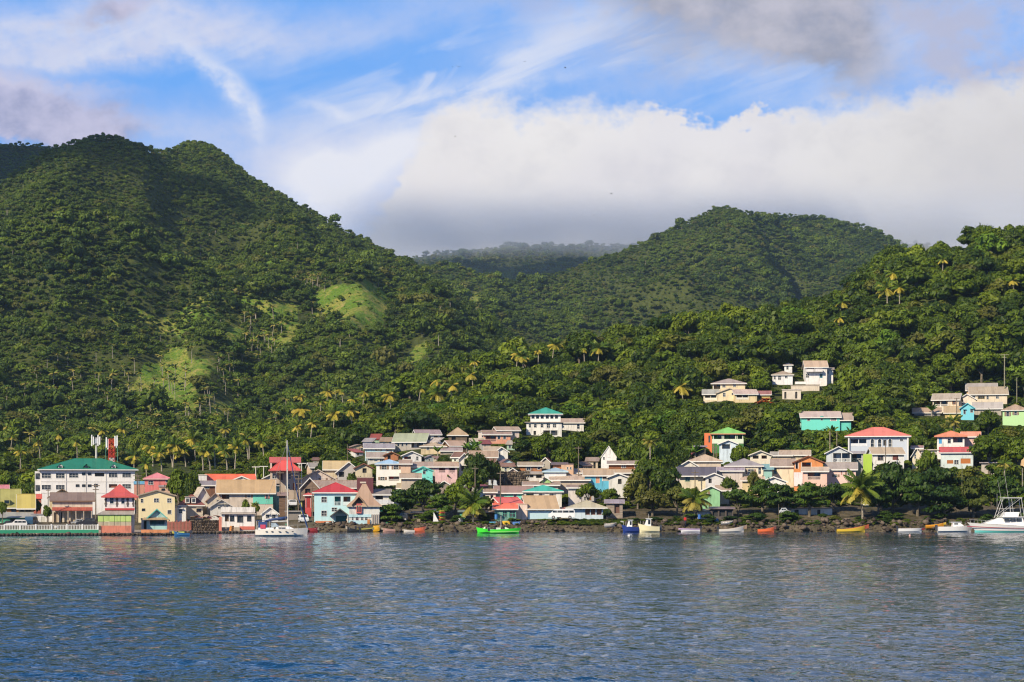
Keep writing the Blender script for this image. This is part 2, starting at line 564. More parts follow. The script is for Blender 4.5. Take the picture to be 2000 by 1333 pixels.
# ------------------------------------------------------------------ sea
def build_water():
    m, nt, out = newmat('sea_water')
    p = geo_pos(nt)
    sep = nt.nodes.new('ShaderNodeSeparateXYZ'); nt.links.new(p, sep.inputs[0])
    X, Y = N(nt, sep.outputs[0]), N(nt, sep.outputs[1])
    X, Y = X + Y * 0.22, Y - X * 0.10
    gust = noise(nt, comb(nt, X * 0.6, Y, 0.0), 0.022, 2, 0.5)
    b = noise(nt, comb(nt, X / 0.9, Y / 1.3, 3.0), 1.0, 2, 0.6)
    c = noise(nt, comb(nt, X / 0.30, Y / 0.42, 6.0), 1.0, 2, 0.6)
    g = gust.ss(0.3, 0.7, 0.6, 1.3)
    h = (b * 0.10 + c * 0.05) * g
    bs = principled(nt, out, (0.005, 0.036, 0.084), 0.03, h, 1.0, 1.0, 0.5)
    bs.inputs['IOR'].default_value = 1.33
    # real waves: rows grow coarser with distance, wave lengths finer than the rows fade out
    Ys = [46.0]
    while Ys[-1] < 403.0: Ys.append(Ys[-1] * 1.0028)
    Ys = np.array([-150, 0, 30.0] + Ys + [403.8])
    ps = np.concatenate([[-9e9], np.linspace(-500, 2500, 500), [9e9]])
    PX, YY = np.meshgrid(ps, Ys)
    XX = np.clip((PX - 1000) / F * np.maximum(YY, 40), -3300, 3300)
    dy = YY * 0.0028
    Z = np.zeros_like(XX)
    q = YY + XX * 0.2; r_ = XX - YY * 0.12
    for k, (lm, am) in enumerate(((9, .025), (4.4, .042), (2.3, .052), (1.25, .052), (.7, .040), (.42, .027))):
        fade = np.clip(lm / dy - 0.7, 0, 1)
        gst = 0.75 + 0.5 * vnoise(XX / 30, YY / 60, 33)
        Z += (vnoise(r_ / (lm * 1.35), q / lm, 11 + k) + vnoise(r_ / (lm * 1.1) + YY / lm * .3, q / lm * 1.1, 51 + k) - 1) * am * fade * gst
    edge = np.clip((YY - 40) / 8, 0, 1) * (np.abs(PX) < 1e8)
    Z = Z * edge
    nr, nc = PX.shape
    i = (np.arange(nr - 1)[:, None] * nc + np.arange(nc - 1)[None]).ravel()
    o = link('water', mesh_np('water', np.stack([XX, YY, Z], -1).reshape(-1, 3), np.stack([i, i + 1, i + nc + 1, i + nc], -1), [m], smooth=True))
    tag(o, kind='structure')


build_water()

# ------------------------------------------------------------------ foliage
def mat_leaf(name, dark, light, hi, trans=0.25, patch=0.012, warm=(0.17, 0.15, 0.03)):
    m, nt, out = newmat(name)
    g = nt.nodes.new('ShaderNodeNewGeometry')
    oi = nt.nodes.new('ShaderNodeObjectInfo')
    rnd = N(nt, oi.outputs['Random']); isl = N(nt, g.outputs['Random Per Island'])
    n1 = noise(nt, g.outputs['Position'], patch, 4, 0.6)
    c = mixc(nt, (rnd * 0.55 + isl * 0.22 + n1.ss(0.3, 0.7) * 0.45).ss(0.2, 1.0), dark, light)
    c = mixc(nt, (isl * 0.5 + rnd._m('FRACT') * 0.0 + n1 * 0.5).ss(0.6, 0.95), c, hi)
    r2 = (rnd * 37.7)._m('FRACT')
    c = mixc(nt, r2.ss(0.86, 0.97) * 0.55, c, warm)
    c = mixc(nt, r2.ss(0.0, 0.12, 0.5, 0.0), c, hi)
    d = nt.nodes.new('ShaderNodeBsdfPrincipled')
    nt.links.new(c, d.inputs['Base Color'])
    d.inputs['Roughness'].default_value = 0.55
    d.inputs['Specular IOR Level'].default_value = 0.25
    t = nt.nodes.new('ShaderNodeBsdfTranslucent')
    nt.links.new(mixc(nt, 0.6, c, hi), t.inputs['Color'])
    mx = nt.nodes.new('ShaderNodeMixShader'); mx.inputs[0].default_value = trans
    nt.links.new(d.outputs[0], mx.inputs[1]); nt.links.new(t.outputs[0], mx.inputs[2])
    nt.links.new(mx.outputs[0], out.inputs['Surface'])
    return m


def mat_bark(name, a, b):
    m, nt, out = newmat(name)
    p = geo_pos(nt)
    n = noise(nt, p, 2.5, 4, 0.6)
    principled(nt, out, mixc(nt, n.ss(0.35, 0.65), a, b), 0.9, n, 0.5, 0.05, 0.2)
    return m


LEAF_FAR = mat_leaf('far_leaves', (0.022, 0.048, 0.006), (0.100, 0.155, 0.012), (0.21, 0.26, 0.022))
LEAF = mat_leaf('broad_leaves', (0.018, 0.044, 0.004), (0.105, 0.160, 0.008), (0.27, 0.33, 0.018), 0.28, 0.03)
LEAF_SEA = mat_leaf('almond_leaves', (0.018, 0.046, 0.006), (0.062, 0.120, 0.010), (0.14, 0.20, 0.020), 0.25, 0.05)
LEAF_LIME = mat_leaf('lime_leaves', (0.06, 0.13, 0.010), (0.13, 0.23, 0.018), (0.24, 0.34, 0.03), 0.3, 0.05)
LEAF_FLIME = mat_leaf('far_light_leaves', (0.05, 0.10, 0.008), (0.13, 0.20, 0.014), (0.24, 0.28, 0.03), 0.25, 0.02)
BARK = mat_bark('bark', (0.09, 0.075, 0.055), (0.20, 0.17, 0.13))
BARK_PALE = mat_bark('palm_bark', (0.22, 0.19, 0.15), (0.38, 0.34, 0.28))


def leaf_cloud(rs, centres, radii, n, size, up=0.25, flat=0.75, jitter=0.6, mn=0.72):
    """leaf-clump quads near the skin of several lobes; returns verts, quads"""
    L = len(centres)
    w = np.array([r[0] * r[1] for r in radii]); w = w / w.sum()
    k = rs.choice(L, n, p=w)
    d = rs.normal(size=(n, 3)); d[:, 2] = np.abs(d[:, 2]) * 0.9 + d[:, 2] * 0.25 + up
    d /= np.linalg.norm(d, axis=1, keepdims=True)
    C = np.array(centres)[k]; Rr = np.array(radii)[k]
    P = C + d * Rr * rs.uniform(mn, 1.06, (n, 1))
    nrm = d + rs.normal(size=(n, 3)) * jitter + np.array([0, 0, 0.35])
    nrm /= np.linalg.norm(nrm, axis=1, keepdims=True)
    a = np.cross(nrm, rs.normal(size=(n, 3))); a /= np.linalg.norm(a, axis=1, keepdims=True) + 1e-9
    b = np.cross(nrm, a)
    s = (size * rs.uniform(0.6, 1.4, (n, 1)))
    b = b * flat
    V = np.stack([P - a * s, P - b * s * 0.8 + nrm * s * 0.18, P + a * s, P + b * s * 0.8 + nrm * s * 0.18], 1).reshape(-1, 3)
    return V, np.arange(n * 4).reshape(-1, 4)


def lobes(rs, n, r, h, spread=0.6, size=(0.38, 0.6), squash=0.75):
    """lobe centres over a dome of radius r and height h"""
    cs, rr = [], []
    for i in range(n):
        a = i * 2.4 + rs.uniform(-.4, .4); q = math.sqrt((i + 0.5) / n) * spread
        s = rs.uniform(*size) * r
        zc = h * (0.78 - 0.62 * q * q) + rs.uniform(-.10, .10) * h
        cs.append((math.cos(a) * q * r, math.sin(a) * q * r, zc)); rr.append((s, s, s * squash))
    return cs, rr


def tube(pts, rad, n=6):
    """tapered tube through points"""
    V, Fq = [], []
    pts = [np.array(p, float) for p in pts]
    for i, p in enumerate(pts):
        t = pts[min(i + 1, len(pts) - 1)] - pts[max(i - 1, 0)]
        t = t / (np.linalg.norm(t) + 1e-9)
        u = np.cross(t, (0, 1, 0) if abs(t[1]) < 0.9 else (1, 0, 0)); u /= np.linalg.norm(u); v = np.cross(t, u)
        for k in range(n):
            a = 2 * math.pi * k / n
            V.append(p + (u * math.cos(a) + v * math.sin(a)) * rad[i])
    for i in range(len(pts) - 1):
        for k in range(n):
            k2 = (k + 1) % n
            Fq.append((i * n + k, i * n + k2, (i + 1) * n + k2, (i + 1) * n + k))
    return np.array(V), np.array(Fq)


def cat(*vf):
    V, Fq, o = [], [], 0
    for v, f in vf:
        V.append(v); Fq.append(np.asarray(f) + o); o += len(v)
    return np.concatenate(V), np.concatenate(Fq)


def core(rs, cs, rr, k=0.8):
    """dim inner masses so a crown is not see-through everywhere"""
    out = []
    for c, r in zip(cs, rr):
        n1, n2 = 7, 4
        V = []
        for j in range(n2 + 1):
            th = math.pi * j / n2
            for i in range(n1):
                a = 2 * math.pi * i / n1
                q = k * rs.uniform(0.8, 1.05)
                V.append((c[0] + r[0] * q * math.sin(th) * math.cos(a), c[1] + r[1] * q * math.sin(th) * math.sin(a), c[2] + r[2] * q * math.cos(th)))
        Fq = [(j * n1 + i, j * n1 + (i + 1) % n1, (j + 1) * n1 + (i + 1) % n1, (j + 1) * n1 + i) for j in range(n2) for i in range(n1)]
        out.append((np.array(V), np.array(Fq)))
    return cat(*out)


def far_tree_mesh(i, mat=None, up=0.0):
    rs = np.random.RandomState(100 + i)
    r, h = 1.0, rs.uniform(1.1, 1.5)
    cs, rr = lobes(rs, 6, r, h, 0.62, (0.42, 0.62))
    V1, F1 = core(rs, cs, rr, 0.7)
    V2, F2 = leaf_cloud(rs, cs, rr, 200, 0.15, jitter=0.5)
    if up:
        sc_ = np.array([.75, .75, .6]); V1 = V1 * sc_ + np.array([0, 0, up]); V2 = V2 * sc_ + np.array([0, 0, up])
        V3, F3 = tube([(0, 0, -.5), (.05, .03, up * .5), (-.04, .02, up + .5)], [.10, .075, .04], 5)
        V4, F4 = tube([(.03, 0, up * .55), (.35, .1, up + .35)], [.05, .02], 4)
        V, Fq = cat((V1, F1), (V2, F2), (V3, F3), (V4, F4)); k = len(F1) + len(F2)
        return mesh_np('forest_tree_variant', V, Fq, [mat or LEAF_FAR, BARK_PALE], mi=[0] * k + [1] * (len(Fq) - k))
    V, Fq = cat((V1, F1), (V2, F2))
    return mesh_np('forest_tree_variant', V, Fq, [mat or LEAF_FAR])


def far_palm_mesh(i, mats):
    """small coconut palm: thin trunk, drooping fronds; unit = metres"""
    rs = np.random.RandomState(300 + i)
    H = rs.uniform(6.5, 9)
    lx = rs.uniform(-1.2, 1.2)
    V1, F1 = tube([(0, 0, -1), (lx * .3, 0, H * .5), (lx, 0, H)], [.22, .16, .13], 4)
    parts, mi = [(V1, F1)], [0] * len(F1)
    n = 13
    for k in range(n):
        a = k * 2.4 + rs.uniform(-.2, .2); el = rs.uniform(-0.5, 1.1); L = rs.uniform(2.2, 3.0)
        v, f = frond_vf(rs, L, a, el, 4, 0.42)
        parts.append((v + np.array([lx, 0, H]), f)); mi += [1 if el > 0.35 else 2] * len(f)
    V, Fq = cat(*parts)
    return mesh_np('palm_variant', V, Fq, mats, mi=mi)


def frond_vf(rs, L, a, el, seg=6, width=0.5, droop=1.0):
    """arched frond as two drooping leaf blades along a midrib"""
    pts = []
    p = np.array([0., 0., 0.]); e = el
    for i in range(seg + 1):
        pts.append(p.copy())
        p = p + np.array([math.cos(a) * math.cos(e), math.sin(a) * math.cos(e), math.sin(e)]) * L / seg
        e -= (0.25 + 0.75 * i / seg) * droop * (1.55 / seg)
    s = np.array([-math.sin(a), math.cos(a), 0])
    V, Fq = [], []
    for i, q in enumerate(pts):
        w = width * math.sin(math.pi * (0.12 + 0.86 * i / seg)) ** 0.7
        V += [q + s * w - np.array([0, 0, w * 0.75]), q, q - s * w - np.array([0, 0, w * 0.75])]
    for i in range(seg):
        b = i * 3
        Fq += [(b, b + 1, b + 4, b + 3), (b + 1, b + 2, b + 5, b + 4)]
    return np.array(V), np.array(Fq)


def mat_frond(name, a, b):
    m, nt, out = newmat(name)
    g = nt.nodes.new('ShaderNodeNewGeometry')
    oi = nt.nodes.new('ShaderNodeObjectInfo')
    rnd = N(nt, oi.outputs['Random'])
    n = noise(nt, g.outputs['Position'], 1.2, 3, 0.6)
    c = mixc(nt, (rnd * 0.6 + n * 0.5).ss(0.2, 0.85), a, b)
    d = nt.nodes.new('ShaderNodeBsdfPrincipled'); nt.links.new(c, d.inputs['Base Color'])
    d.inputs['Roughness'].default_value = 0.5; d.inputs['Specular IOR Level'].default_value = 0.3
    t = nt.nodes.new('ShaderNodeBsdfTranslucent'); nt.links.new(c, t.inputs['Color'])
    mx = nt.nodes.new('ShaderNodeMixShader'); mx.inputs[0].default_value = 0.3
    nt.links.new(d.outputs[0], mx.inputs[1]); nt.links.new(t.outputs[0], mx.inputs[2])
    nt.links.new(mx.outputs[0], out.inputs['Surface'])
    return m


FR_G = mat_frond('green_fronds', (0.06, 0.12, 0.012), (0.19, 0.25, 0.025))
FR_Y = mat_frond('yellow_fronds', (0.30, 0.28, 0.03), (0.58, 0.46, 0.07))
FR_B = mat_frond('dull_fronds', (0.17, 0.18, 0.03), (0.38, 0.32, 0.07))


def instancer(name, pts, scales, rots, variants, label, cat_, vidx, squash=None):
    """one mass of vegetation: points carrying instances picked from a few meshes"""
    me = bpy.data.meshes.new(name)
    n = len(pts)
    me.vertices.add(n); me.vertices.foreach_set('co', np.asarray(pts, np.float32).ravel())
    a = me.attributes.new('isc', 'FLOAT_VECTOR', 'POINT'); a.data.foreach_set('vector', np.asarray(scales, np.float32).ravel())
    a = me.attributes.new('irt', 'FLOAT', 'POINT'); a.data.foreach_set('value', np.asarray(rots, np.float32))
    a = me.attributes.new('ivx', 'INT', 'POINT'); a.data.foreach_set('value', np.asarray(vidx, np.int32))
    o = link(name, me)
    ng = bpy.data.node_groups.new(name + '_scatter', 'GeometryNodeTree')
    ng.interface.new_socket('Geometry', in_out='INPUT', socket_type='NodeSocketGeometry')
    ng.interface.new_socket('Geometry', in_out='OUTPUT', socket_type='NodeSocketGeometry')
    gi = ng.nodes.new('NodeGroupInput'); go = ng.nodes.new('NodeGroupOutput')
    jn = ng.nodes.new('GeometryNodeGeometryToInstance')
    for me_ in reversed(variants):
        ob = bpy.data.objects.new(me_.name, me_)
        oi = ng.nodes.new('GeometryNodeObjectInfo'); oi.inputs['Object'].default_value = ob
        ng.links.new(oi.outputs['Geometry'], jn.inputs[0])
    ip = ng.nodes.new('GeometryNodeInstanceOnPoints')
    ip.inputs['Pick Instance'].default_value = True
    def attr(nm, t):
        q = ng.nodes.new('GeometryNodeInputNamedAttribute'); q.data_type = t
        q.inputs['Name'].default_value = nm
        return q.outputs['Attribute']
    rc = ng.nodes.new('ShaderNodeCombineXYZ')
    ng.links.new(attr('irt', 'FLOAT'), rc.inputs[2])
    ng.links.new(gi.outputs[0], ip.inputs['Points'])
    ng.links.new(jn.outputs[0], ip.inputs['Instance'])
    ng.links.new(attr('ivx', 'INT'), ip.inputs['Instance Index'])
    ng.links.new(rc.outputs[0], ip.inputs['Rotation'])
    ng.links.new(attr('isc', 'FLOAT_VECTOR'), ip.inputs['Scale'])
    ng.links.new(ip.outputs[0], go.inputs[0])
    md = o.modifiers.new('scatter', 'NODES'); md.node_group = ng
    tag(o, label, cat_, kind='stuff')
    return o


FAR_TREES = [far_tree_mesh(i) for i in range(8)] + [far_tree_mesh(20 + i, LEAF_FLIME) for i in range(4)] + [far_tree_mesh(40 + i, None, 1.3 + .3 * i) for i in range(3)]
FAR_PALMS = [far_palm_mesh(i, [BARK_PALE, FR_G, FR_B]) for i in range(5)]


def scatter_zone(rs, px0, px1, y0, y1, step):
    """jittered grid over a wedge of ground, spacing in metres"""
    out = []
    Y = y0
    while Y < y1:
        dpx = step / Y * F
        n = int((px1 - px0) / dpx)
        p = px0 + (np.arange(n) + rs.uniform(-.5, .5, n)) * dpx
        out.append(np.stack([p, Y + rs.uniform(-.5, .5, n) * step], 1))
        Y += step * 0.86
    return np.concatenate(out)


def visible(px, Y, z, slack=14.0):
    """drop points hidden far behind nearer ground"""
    keep = np.ones(len(px), bool)
    for f in (0.55, 0.65, 0.72, 0.78, 0.83, 0.88, 0.92, 0.95, 0.975):
        Yq = Y * f
        zl = CH + (z + slack - CH) * f
        keep &= ~((terr(px, Yq) > zl) & (Yq > 430))
    return keep


# coconut palms that stand out of the woods: crown column, crown row, crown radius in picture units
_row = [(311, 884, 14, 44, 'y', 'leftmost of the palm row behind the coral pink house'), (328, 876, 14, 46, 'y', 'second palm of the row behind the coral pink house'), (355, 878, 15, 42, 'y', 'middle palm of the row behind the round bush tree'),
        (378, 856, 16, 64, 'y', 'tallest palm of the row, above the round bush tree'), (403, 881, 14, 48, 'y', 'palm with leaning trunk at the right of the row'), (487, 850, 15, 60, 'd', 'vine-clad palm above the twin lamp posts'),
        (296, 872, 13, 50, 'y', 'palm behind the leftmost of the row'), (342, 868, 14, 56, 'y', 'tall palm between the second and the middle of the row'), (392, 872, 13, 60, 'y', 'palm close right of the tallest of the row'), (418, 868, 14, 60, 'y', 'tall palm right of the leaning one'), (438, 880, 13, 50, 'y', 'palm above the white end of the orange-red roof'), (462, 872, 14, 60, 'y', 'palm above the bright orange-red roof'), (512, 862, 13, 60, 'y', 'palm above the right lamp post'),
        (262, 890, 14, 30, 'y', 'palm just right of the green roofed block')]
_hp = [(587, 798, 16), (586, 772, 11), (640, 764, 12), (666, 760, 12), (626, 782, 10), (654, 806, 16), (684, 800, 14), (690, 780, 9), (712, 764, 11), (761, 770, 15), (582, 831, 11), (611, 825, 10), (440, 836, 9), (540, 800, 9), (855, 741, 14),
       (855, 766, 15), (884, 752, 12), (921, 730, 12), (927, 705, 9), (1012, 690, 14), (1020, 696, 12), (1052, 684, 9), (1083, 672, 12), (1140, 680, 9), (1170, 680, 14), (1330, 753, 16), (1732, 562, 17), (1744, 532, 14), (1722, 552, 12), (1757, 560, 12),
       (1644, 588, 13), (1978, 548, 10), (1842, 506, 9), (822, 757, 10), (960, 745, 8), (1640, 620, 10), (480, 858, 11), (150, 862, 10), (115, 848, 11), (75, 862, 10), (40, 880, 11), (200, 840, 10), (240, 836, 11), (215, 865, 11), (25, 850, 10), (285, 905, 12)]

PBOX = []
for _q in _row + _hp:
    _hh = _q[3] if len(_q) > 3 else (62 if _q[1] > 640 else 46)
    PBOX.append((_q[0], _q[1], _q[2] * 1.35, cast(_q[0], _q[1] + _hh * .8) or 760.0, _q[1] > 840 and _q[0] < 500))


def clear_of_palms(px, Y, z, r, h):
    """woods do not hide the crowns of the palms that tower over them"""
    ok = np.ones(len(px), bool)
    hw = r * F / Y * .8; top = HZ - (z + h - CH) / Y * F; bot = HZ - (z - CH) / Y * F
    for (a, b, c, Yp, trunk) in PBOX:
        ok &= ~((Y < Yp + 2) & (px + hw > a - c * .75) & (px - hw < a + c * .75) & (top < b + (c * 2.0 if trunk else c * .8)) & (bot > b - c * .6))
    return ok


def far_forest():
    rs = np.random.RandomState(7)
    zones = [(-120, 1150, 812, 1900, 3.2), (-620, -120, 812, 1900, 4.4), (-620, 480, 1900, 2330, 4.8), (700, 1900, 1300, 2740, 4.0), (1900, 2500, 1000, 2740, 6.0), (720, 1340, 3700, 4350, 11.0), (1650, 1920, 3700, 4350, 11.0)]
    P = np.concatenate([scatter_zone(rs, *z) for z in zones])
    px, Y = P[:, 0], P[:, 1]
    z = terr(px, Y)
    k = (z > 12) & visible(px, Y, z)
    px, Y, z = px[k], Y[k], z[k]
    row = HZ - (z - CH) / Y * F
    m = (clear_mask(px, row) | clear_mask(px, row + 7) | clear_mask(px, row + 14)) & (rs.uniform(size=len(px)) > 0.28)
    px, Y, z = px[~m], Y[~m], z[~m]
    x = (px - 1000) / F * Y
    ok = clear_of_palms(px, Y, z, np.full(len(px), 2.6), np.full(len(px), 4.5))
    px, Y, z, x = px[ok], Y[ok], z[ok], x[ok]
    n = len(px)
    dens = fbm(x / 60, Y / 60, 31, 3)
    r = rs.lognormal(0.0, 0.36, n) * np.clip(1.85 + dens * 1.1, 1.15, 3.6) * np.where(Y > 1700, 1.1, 0.92) * np.where(Y > 3000, 1.9, 1.0) * np.where(rs.uniform(size=n) > 0.95, 1.6, 1.0)
    sc = np.stack([r * rs.uniform(.75, 1.35, n), r * rs.uniform(.75, 1.35, n), r * rs.uniform(0.7, 1.5, n)], 1)
    row = HZ - (z - CH) / Y * F
    # lighter scrub on the lower slopes of the left mountain and round the clearings
    pl = 0.06 + 0.45 * np.exp(-((px - 420) / 330) ** 2 - ((row - 740) / 95) ** 2) + 0.30 * np.exp(-((px - 700) / 170) ** 2 - ((row - 620) / 80) ** 2) + 0.25 * np.exp(-((px - 1150) / 300) ** 2 - ((row - 600) / 60) ** 2)
    lime = rs.uniform(size=n) < pl * np.clip(1.0 + 2.2 * fbm(x / 45, Y / 45, 71, 3), .1, 2.4)
    cap = np.where(row < 430, np.minimum(1.0, 2.3 / r), 1.0); sc = sc * cap[:, None]
    band = band_mask(px, row)
    lime |= band & (rs.uniform(size=n) < .8)
    near = clear_mask(px, row, False) | (band & (rs.uniform(size=n) < .45))
    sc = sc * np.where(near, .33 * (1 + (rs.uniform(size=n) > .85)), np.where(lime, .75, 1.0))[:, None]
    vi = np.where(lime | near, 8 + rs.randint(0, 4, n), rs.randint(0, 8, n))
    vi = np.where((rs.uniform(size=n) < .010) & ~near & (r < 2.3) & (row > 420), 12 + rs.randint(0, 3, n), vi)
    pts = np.stack([x, Y, z - 0.5 + rs.uniform(-1, 1.6, n)], 1)
    instancer('far_forest', pts, sc, rs.uniform(0, 6.28, n), FAR_TREES, 'unbroken dark green forest covering the mountains behind the town', 'forest', vi)
    print('far trees', n)
    # yellowing palms scattered through the foot of the left mountain
    P = scatter_zone(rs, -60, 1000, 800, 1300, 9.0)
    px, Y = P[:, 0], P[:, 1]
    z = terr(px, Y); row = HZ - (z - CH) / Y * F
    x = (px - 1000) / F * Y
    pr = 0.75 * np.clip((row - 700) / 110, 0, 1) * np.where(px < 430, 1.0, 0.25) + 0.75 * np.exp(-((px - 520 + (row - 660) * .9) / 45) ** 2) * (row > 560) * (row < 780)
    pr = pr * (0.35 + 1.3 * (fbm(x / 40, Y / 40, 57, 2) > -0.1)) * 0.8
    k = (rs.uniform(size=len(px)) < pr) & visible(px, Y, z) & (z > 12)
    px, Y, z, x = px[k], Y[k], z[k], x[k]; n = len(px)
    s = rs.uniform(0.75, 1.15, n)
    instancer('far_palms', np.stack([x, Y, z], 1), np.stack([s, s, s * rs.uniform(.8, 1.15, n)], 1), rs.uniform(0, 6.28, n), FAR_PALMS,
              'yellowed coconut palms dotted through the forest at the mountain foot', 'palms', rs.randint(0, 5, n))
    print('far palms', n)


far_forest()


# ------------------------------------------------------------------ air and the low cloud
def box_mesh(name, x0, x1, y0, y1, z0, z1, mats=()):
    V = [(x, y, z) for z in (z0, z1) for y in (y0, y1) for x in (x0, x1)]
    Fq = [(0, 2, 3, 1), (4, 5, 7, 6), (0, 1, 5, 4), (2, 6, 7, 3), (0, 4, 6, 2), (1, 3, 7, 5)]
    return mesh_np(name, V, Fq, mats)


def vol_mat(name, col, dens, aniso=0.0):
    m, nt, out = newmat(name)
    v = nt.nodes.new('ShaderNodeVolumePrincipled')
    v.inputs['Color'].default_value = col + (1,)
    v.inputs['Density'].default_value = dens
    v.inputs['Anisotropy'].default_value = aniso
    nt.links.new(v.outputs[0], out.inputs['Volume'])
    return m


hz = link('haze', box_mesh('haze', -3600, 3600, -160, 5700, -3.5, 640, [vol_mat('air', (0.50, 0.72, 1.0), 0.000036)]))
tag(hz, kind='stuff')


def shade_clouds():
    # broken cumulus added out of view to shade the left mountain and the far ridge
  for lo_, hi_, lst in ((.12, .6, ((-360, 1600, 250, 230, 170),)), (.4, .9, ((-540, 2180, 360, 260, 220), (-640, 2260, 330, 260, 200), (-250, 4000, 380, 620, 300), (500, 4000, 380, 620, 300), (900, 4050, 380, 420, 300)))):
    m, nt, out = newmat('shade_cumulus')
    p = geo_pos(nt)
    d = nt.nodes.new('ShaderNodeBsdfDiffuse'); d.inputs['Color'].default_value = (.8, .8, .82, 1)
    t = nt.nodes.new('ShaderNodeBsdfTransparent')
    n = noise(nt, p, 0.012, 3, 0.6)
    mx = nt.nodes.new('ShaderNodeMixShader'); nt.links.new(n.ss(0.3, 0.7, lo_, hi_).s, mx.inputs[0])
    nt.links.new(t.outputs[0], mx.inputs[1]); nt.links.new(d.outputs[0], mx.inputs[2]); nt.links.new(mx.outputs[0], out.inputs['Surface'])
    L = np.array([math.cos(R(SUN_EL)) * sx, math.cos(R(SUN_EL)) * sy, math.sin(R(SUN_EL))])
    rs = np.random.RandomState(3)
    for k, (tx, ty, tz, w, dd) in enumerate(lst):
        c = np.array([tx, ty, tz]) + L * 1500
        cs = [tuple(rs.uniform(-1, 1, 3) * (w * .8, dd * .8, 16)) for _ in range(9)]
        rr = [(w * q, dd * q, 40 * q + 12) for q in rs.uniform(.3, .6, 9)]
        V, Fq = core(rs, cs, rr, 1.0)
        o = link('shade_cumulus', mesh_np('shade_cumulus', V, Fq, [m], smooth=True), None, tuple(c)); tag(o, kind='stuff')


shade_clouds()


def low_cloud():
    x0, x1, y0, y1, z0, z1 = -420.0, 1250.0, 3850.0, 4450.0, 505.0, 770.0
    me = box_mesh('low_cloud', x0, x1, y0, y1, z0, z1)
    m, nt, out = newmat('cloud_vapour')
    p = geo_pos(nt)
    sep = nt.nodes.new('ShaderNodeSeparateXYZ'); nt.links.new(p, sep.inputs[0])
    X, Y, Z = (N(nt, sep.outputs[i]) for i in range(3))
    n = noise(nt, p, 0.006, 3, 0.55)
    zz = Z + (n - 0.5) * 90.0
    d = zz.ss(486, 545) * Z.ss(640, 550) * X.ss(x0 + 5, -190) * X.ss(x1 - 5, 1000) * Y.ss(y0, y0 + 60)
    v = nt.nodes.new('ShaderNodeVolumePrincipled')
    v.inputs['Color'].default_value = (0.97, 0.98, 1.0, 1)
    nt.links.new((d * 0.0038).s, v.inputs['Density'])
    nt.links.new(v.outputs[0], out.inputs['Volume'])
    me.materials.append(m)
    o = link('low_cloud', me)
    tag(o, kind='stuff')


low_cloud()

# ------------------------------------------------------------------ materials of the town
_mc = {}


def paint(col, rough=0.75, dirt=0.5):
    """painted or rendered wall with wear, damp stains and faded patches"""
    g_ = sum(col) / 3; col = tuple(v * .84 + g_ * .16 for v in col)
    key = ('p', col, rough, dirt)
    if key in _mc: return _mc[key]
    m, nt, out = newmat('painted_wall')
    p = geo_pos(nt)
    n1 = noise(nt, p, 0.55, 5, 0.6); n2 = noise(nt, p, 3.5, 4, 0.65)
    sep = nt.nodes.new('ShaderNodeSeparateXYZ'); nt.links.new(p, sep.inputs[0])
    st = noise(nt, comb(nt, N(nt, sep.outputs[0]) * 2.2, N(nt, sep.outputs[1]) * 2.2, N(nt, sep.outputs[2]) * 0.35), 1.0, 4, 0.6)
    c = mixc(nt, n1.ss(0.35, 0.7) * dirt, col, tuple(v * 0.72 for v in col))
    c = mixc(nt, st.ss(0.48, 0.72) * dirt * 1.4, c, tuple(v * 0.45 + 0.02 for v in col))
    c = mixc(nt, n2.ss(0.6, 0.8) * dirt * 0.6, c, tuple(v * 0.55 for v in col))
    principled(nt, out, c, rough, n2, 0.25, 0.03, 0.25)
    _mc[key] = m
    return m


def metal_roof(col, rust=0.35):
    """corrugated sheet roof: ribs, sheet joints, rust streaks"""
    g_ = sum(col) / 3; col = tuple(v * .86 + g_ * .14 for v in col)
    col = (col[0] * .86, col[1] * .80, col[2] * .66) if col[0] > .36 and abs(col[0] - col[2]) < .3 else col
    key = ('r', col, rust)
    if key in _mc: return _mc[key]
    m, nt, out = newmat('corrugated_roof')
    tc = nt.nodes.new('ShaderNodeTexCoord')
    sep = nt.nodes.new('ShaderNodeSeparateXYZ'); nt.links.new(tc.outputs['Object'], sep.inputs[0])
    X, Y = N(nt, sep.outputs[0]), N(nt, sep.outputs[1])
    p = geo_pos(nt)
    n1 = noise(nt, p, 0.35, 4, 0.6); n2 = noise(nt, p, 2.0, 4, 0.65)
    st = noise(nt, comb(nt, X * 3.0, Y * 0.5, 2.0), 1.0, 4, 0.6)
    sheet = (X * 1.1)._m('FLOOR') * 12.9898
    sh = (sheet._m('SINE') * 43758.5)._m('FRACT')
    c = mixc(nt, sh * 0.45, col, tuple(v * 0.62 for v in col))
    c = mixc(nt, n1.ss(0.4, 0.7) * 0.5, c, tuple(min(v * 1.18, .8) for v in col))
    c = mixc(nt, (st.ss(0.48, 0.72) * 0.7 + n2.ss(0.55, 0.75) * 0.5) * rust, c, (0.16, 0.075, 0.04))
    rib = (X * 22.0)._m('SINE')
    principled(nt, out, c, 0.55, rib * 0.5 + n2 * 0.5, 0.35, 0.02, 0.35)
    _mc[key] = m
    return m


def plain(col, rough=0.6, name='plain_paint', metal=0.0):
    key = ('f', col, rough, metal)
    if key in _mc: return _mc[key]
    m, nt, out = newmat(name)
    p = geo_pos(nt)
    n = noise(nt, p, 3.0, 3, 0.6)
    c = mixc(nt, n.ss(0.3, 0.7) * 0.35, col, tuple(v * 0.65 for v in col))
    principled(nt, out, c, rough, None, metal=metal, spec=0.4)
    _mc[key] = m
    return m


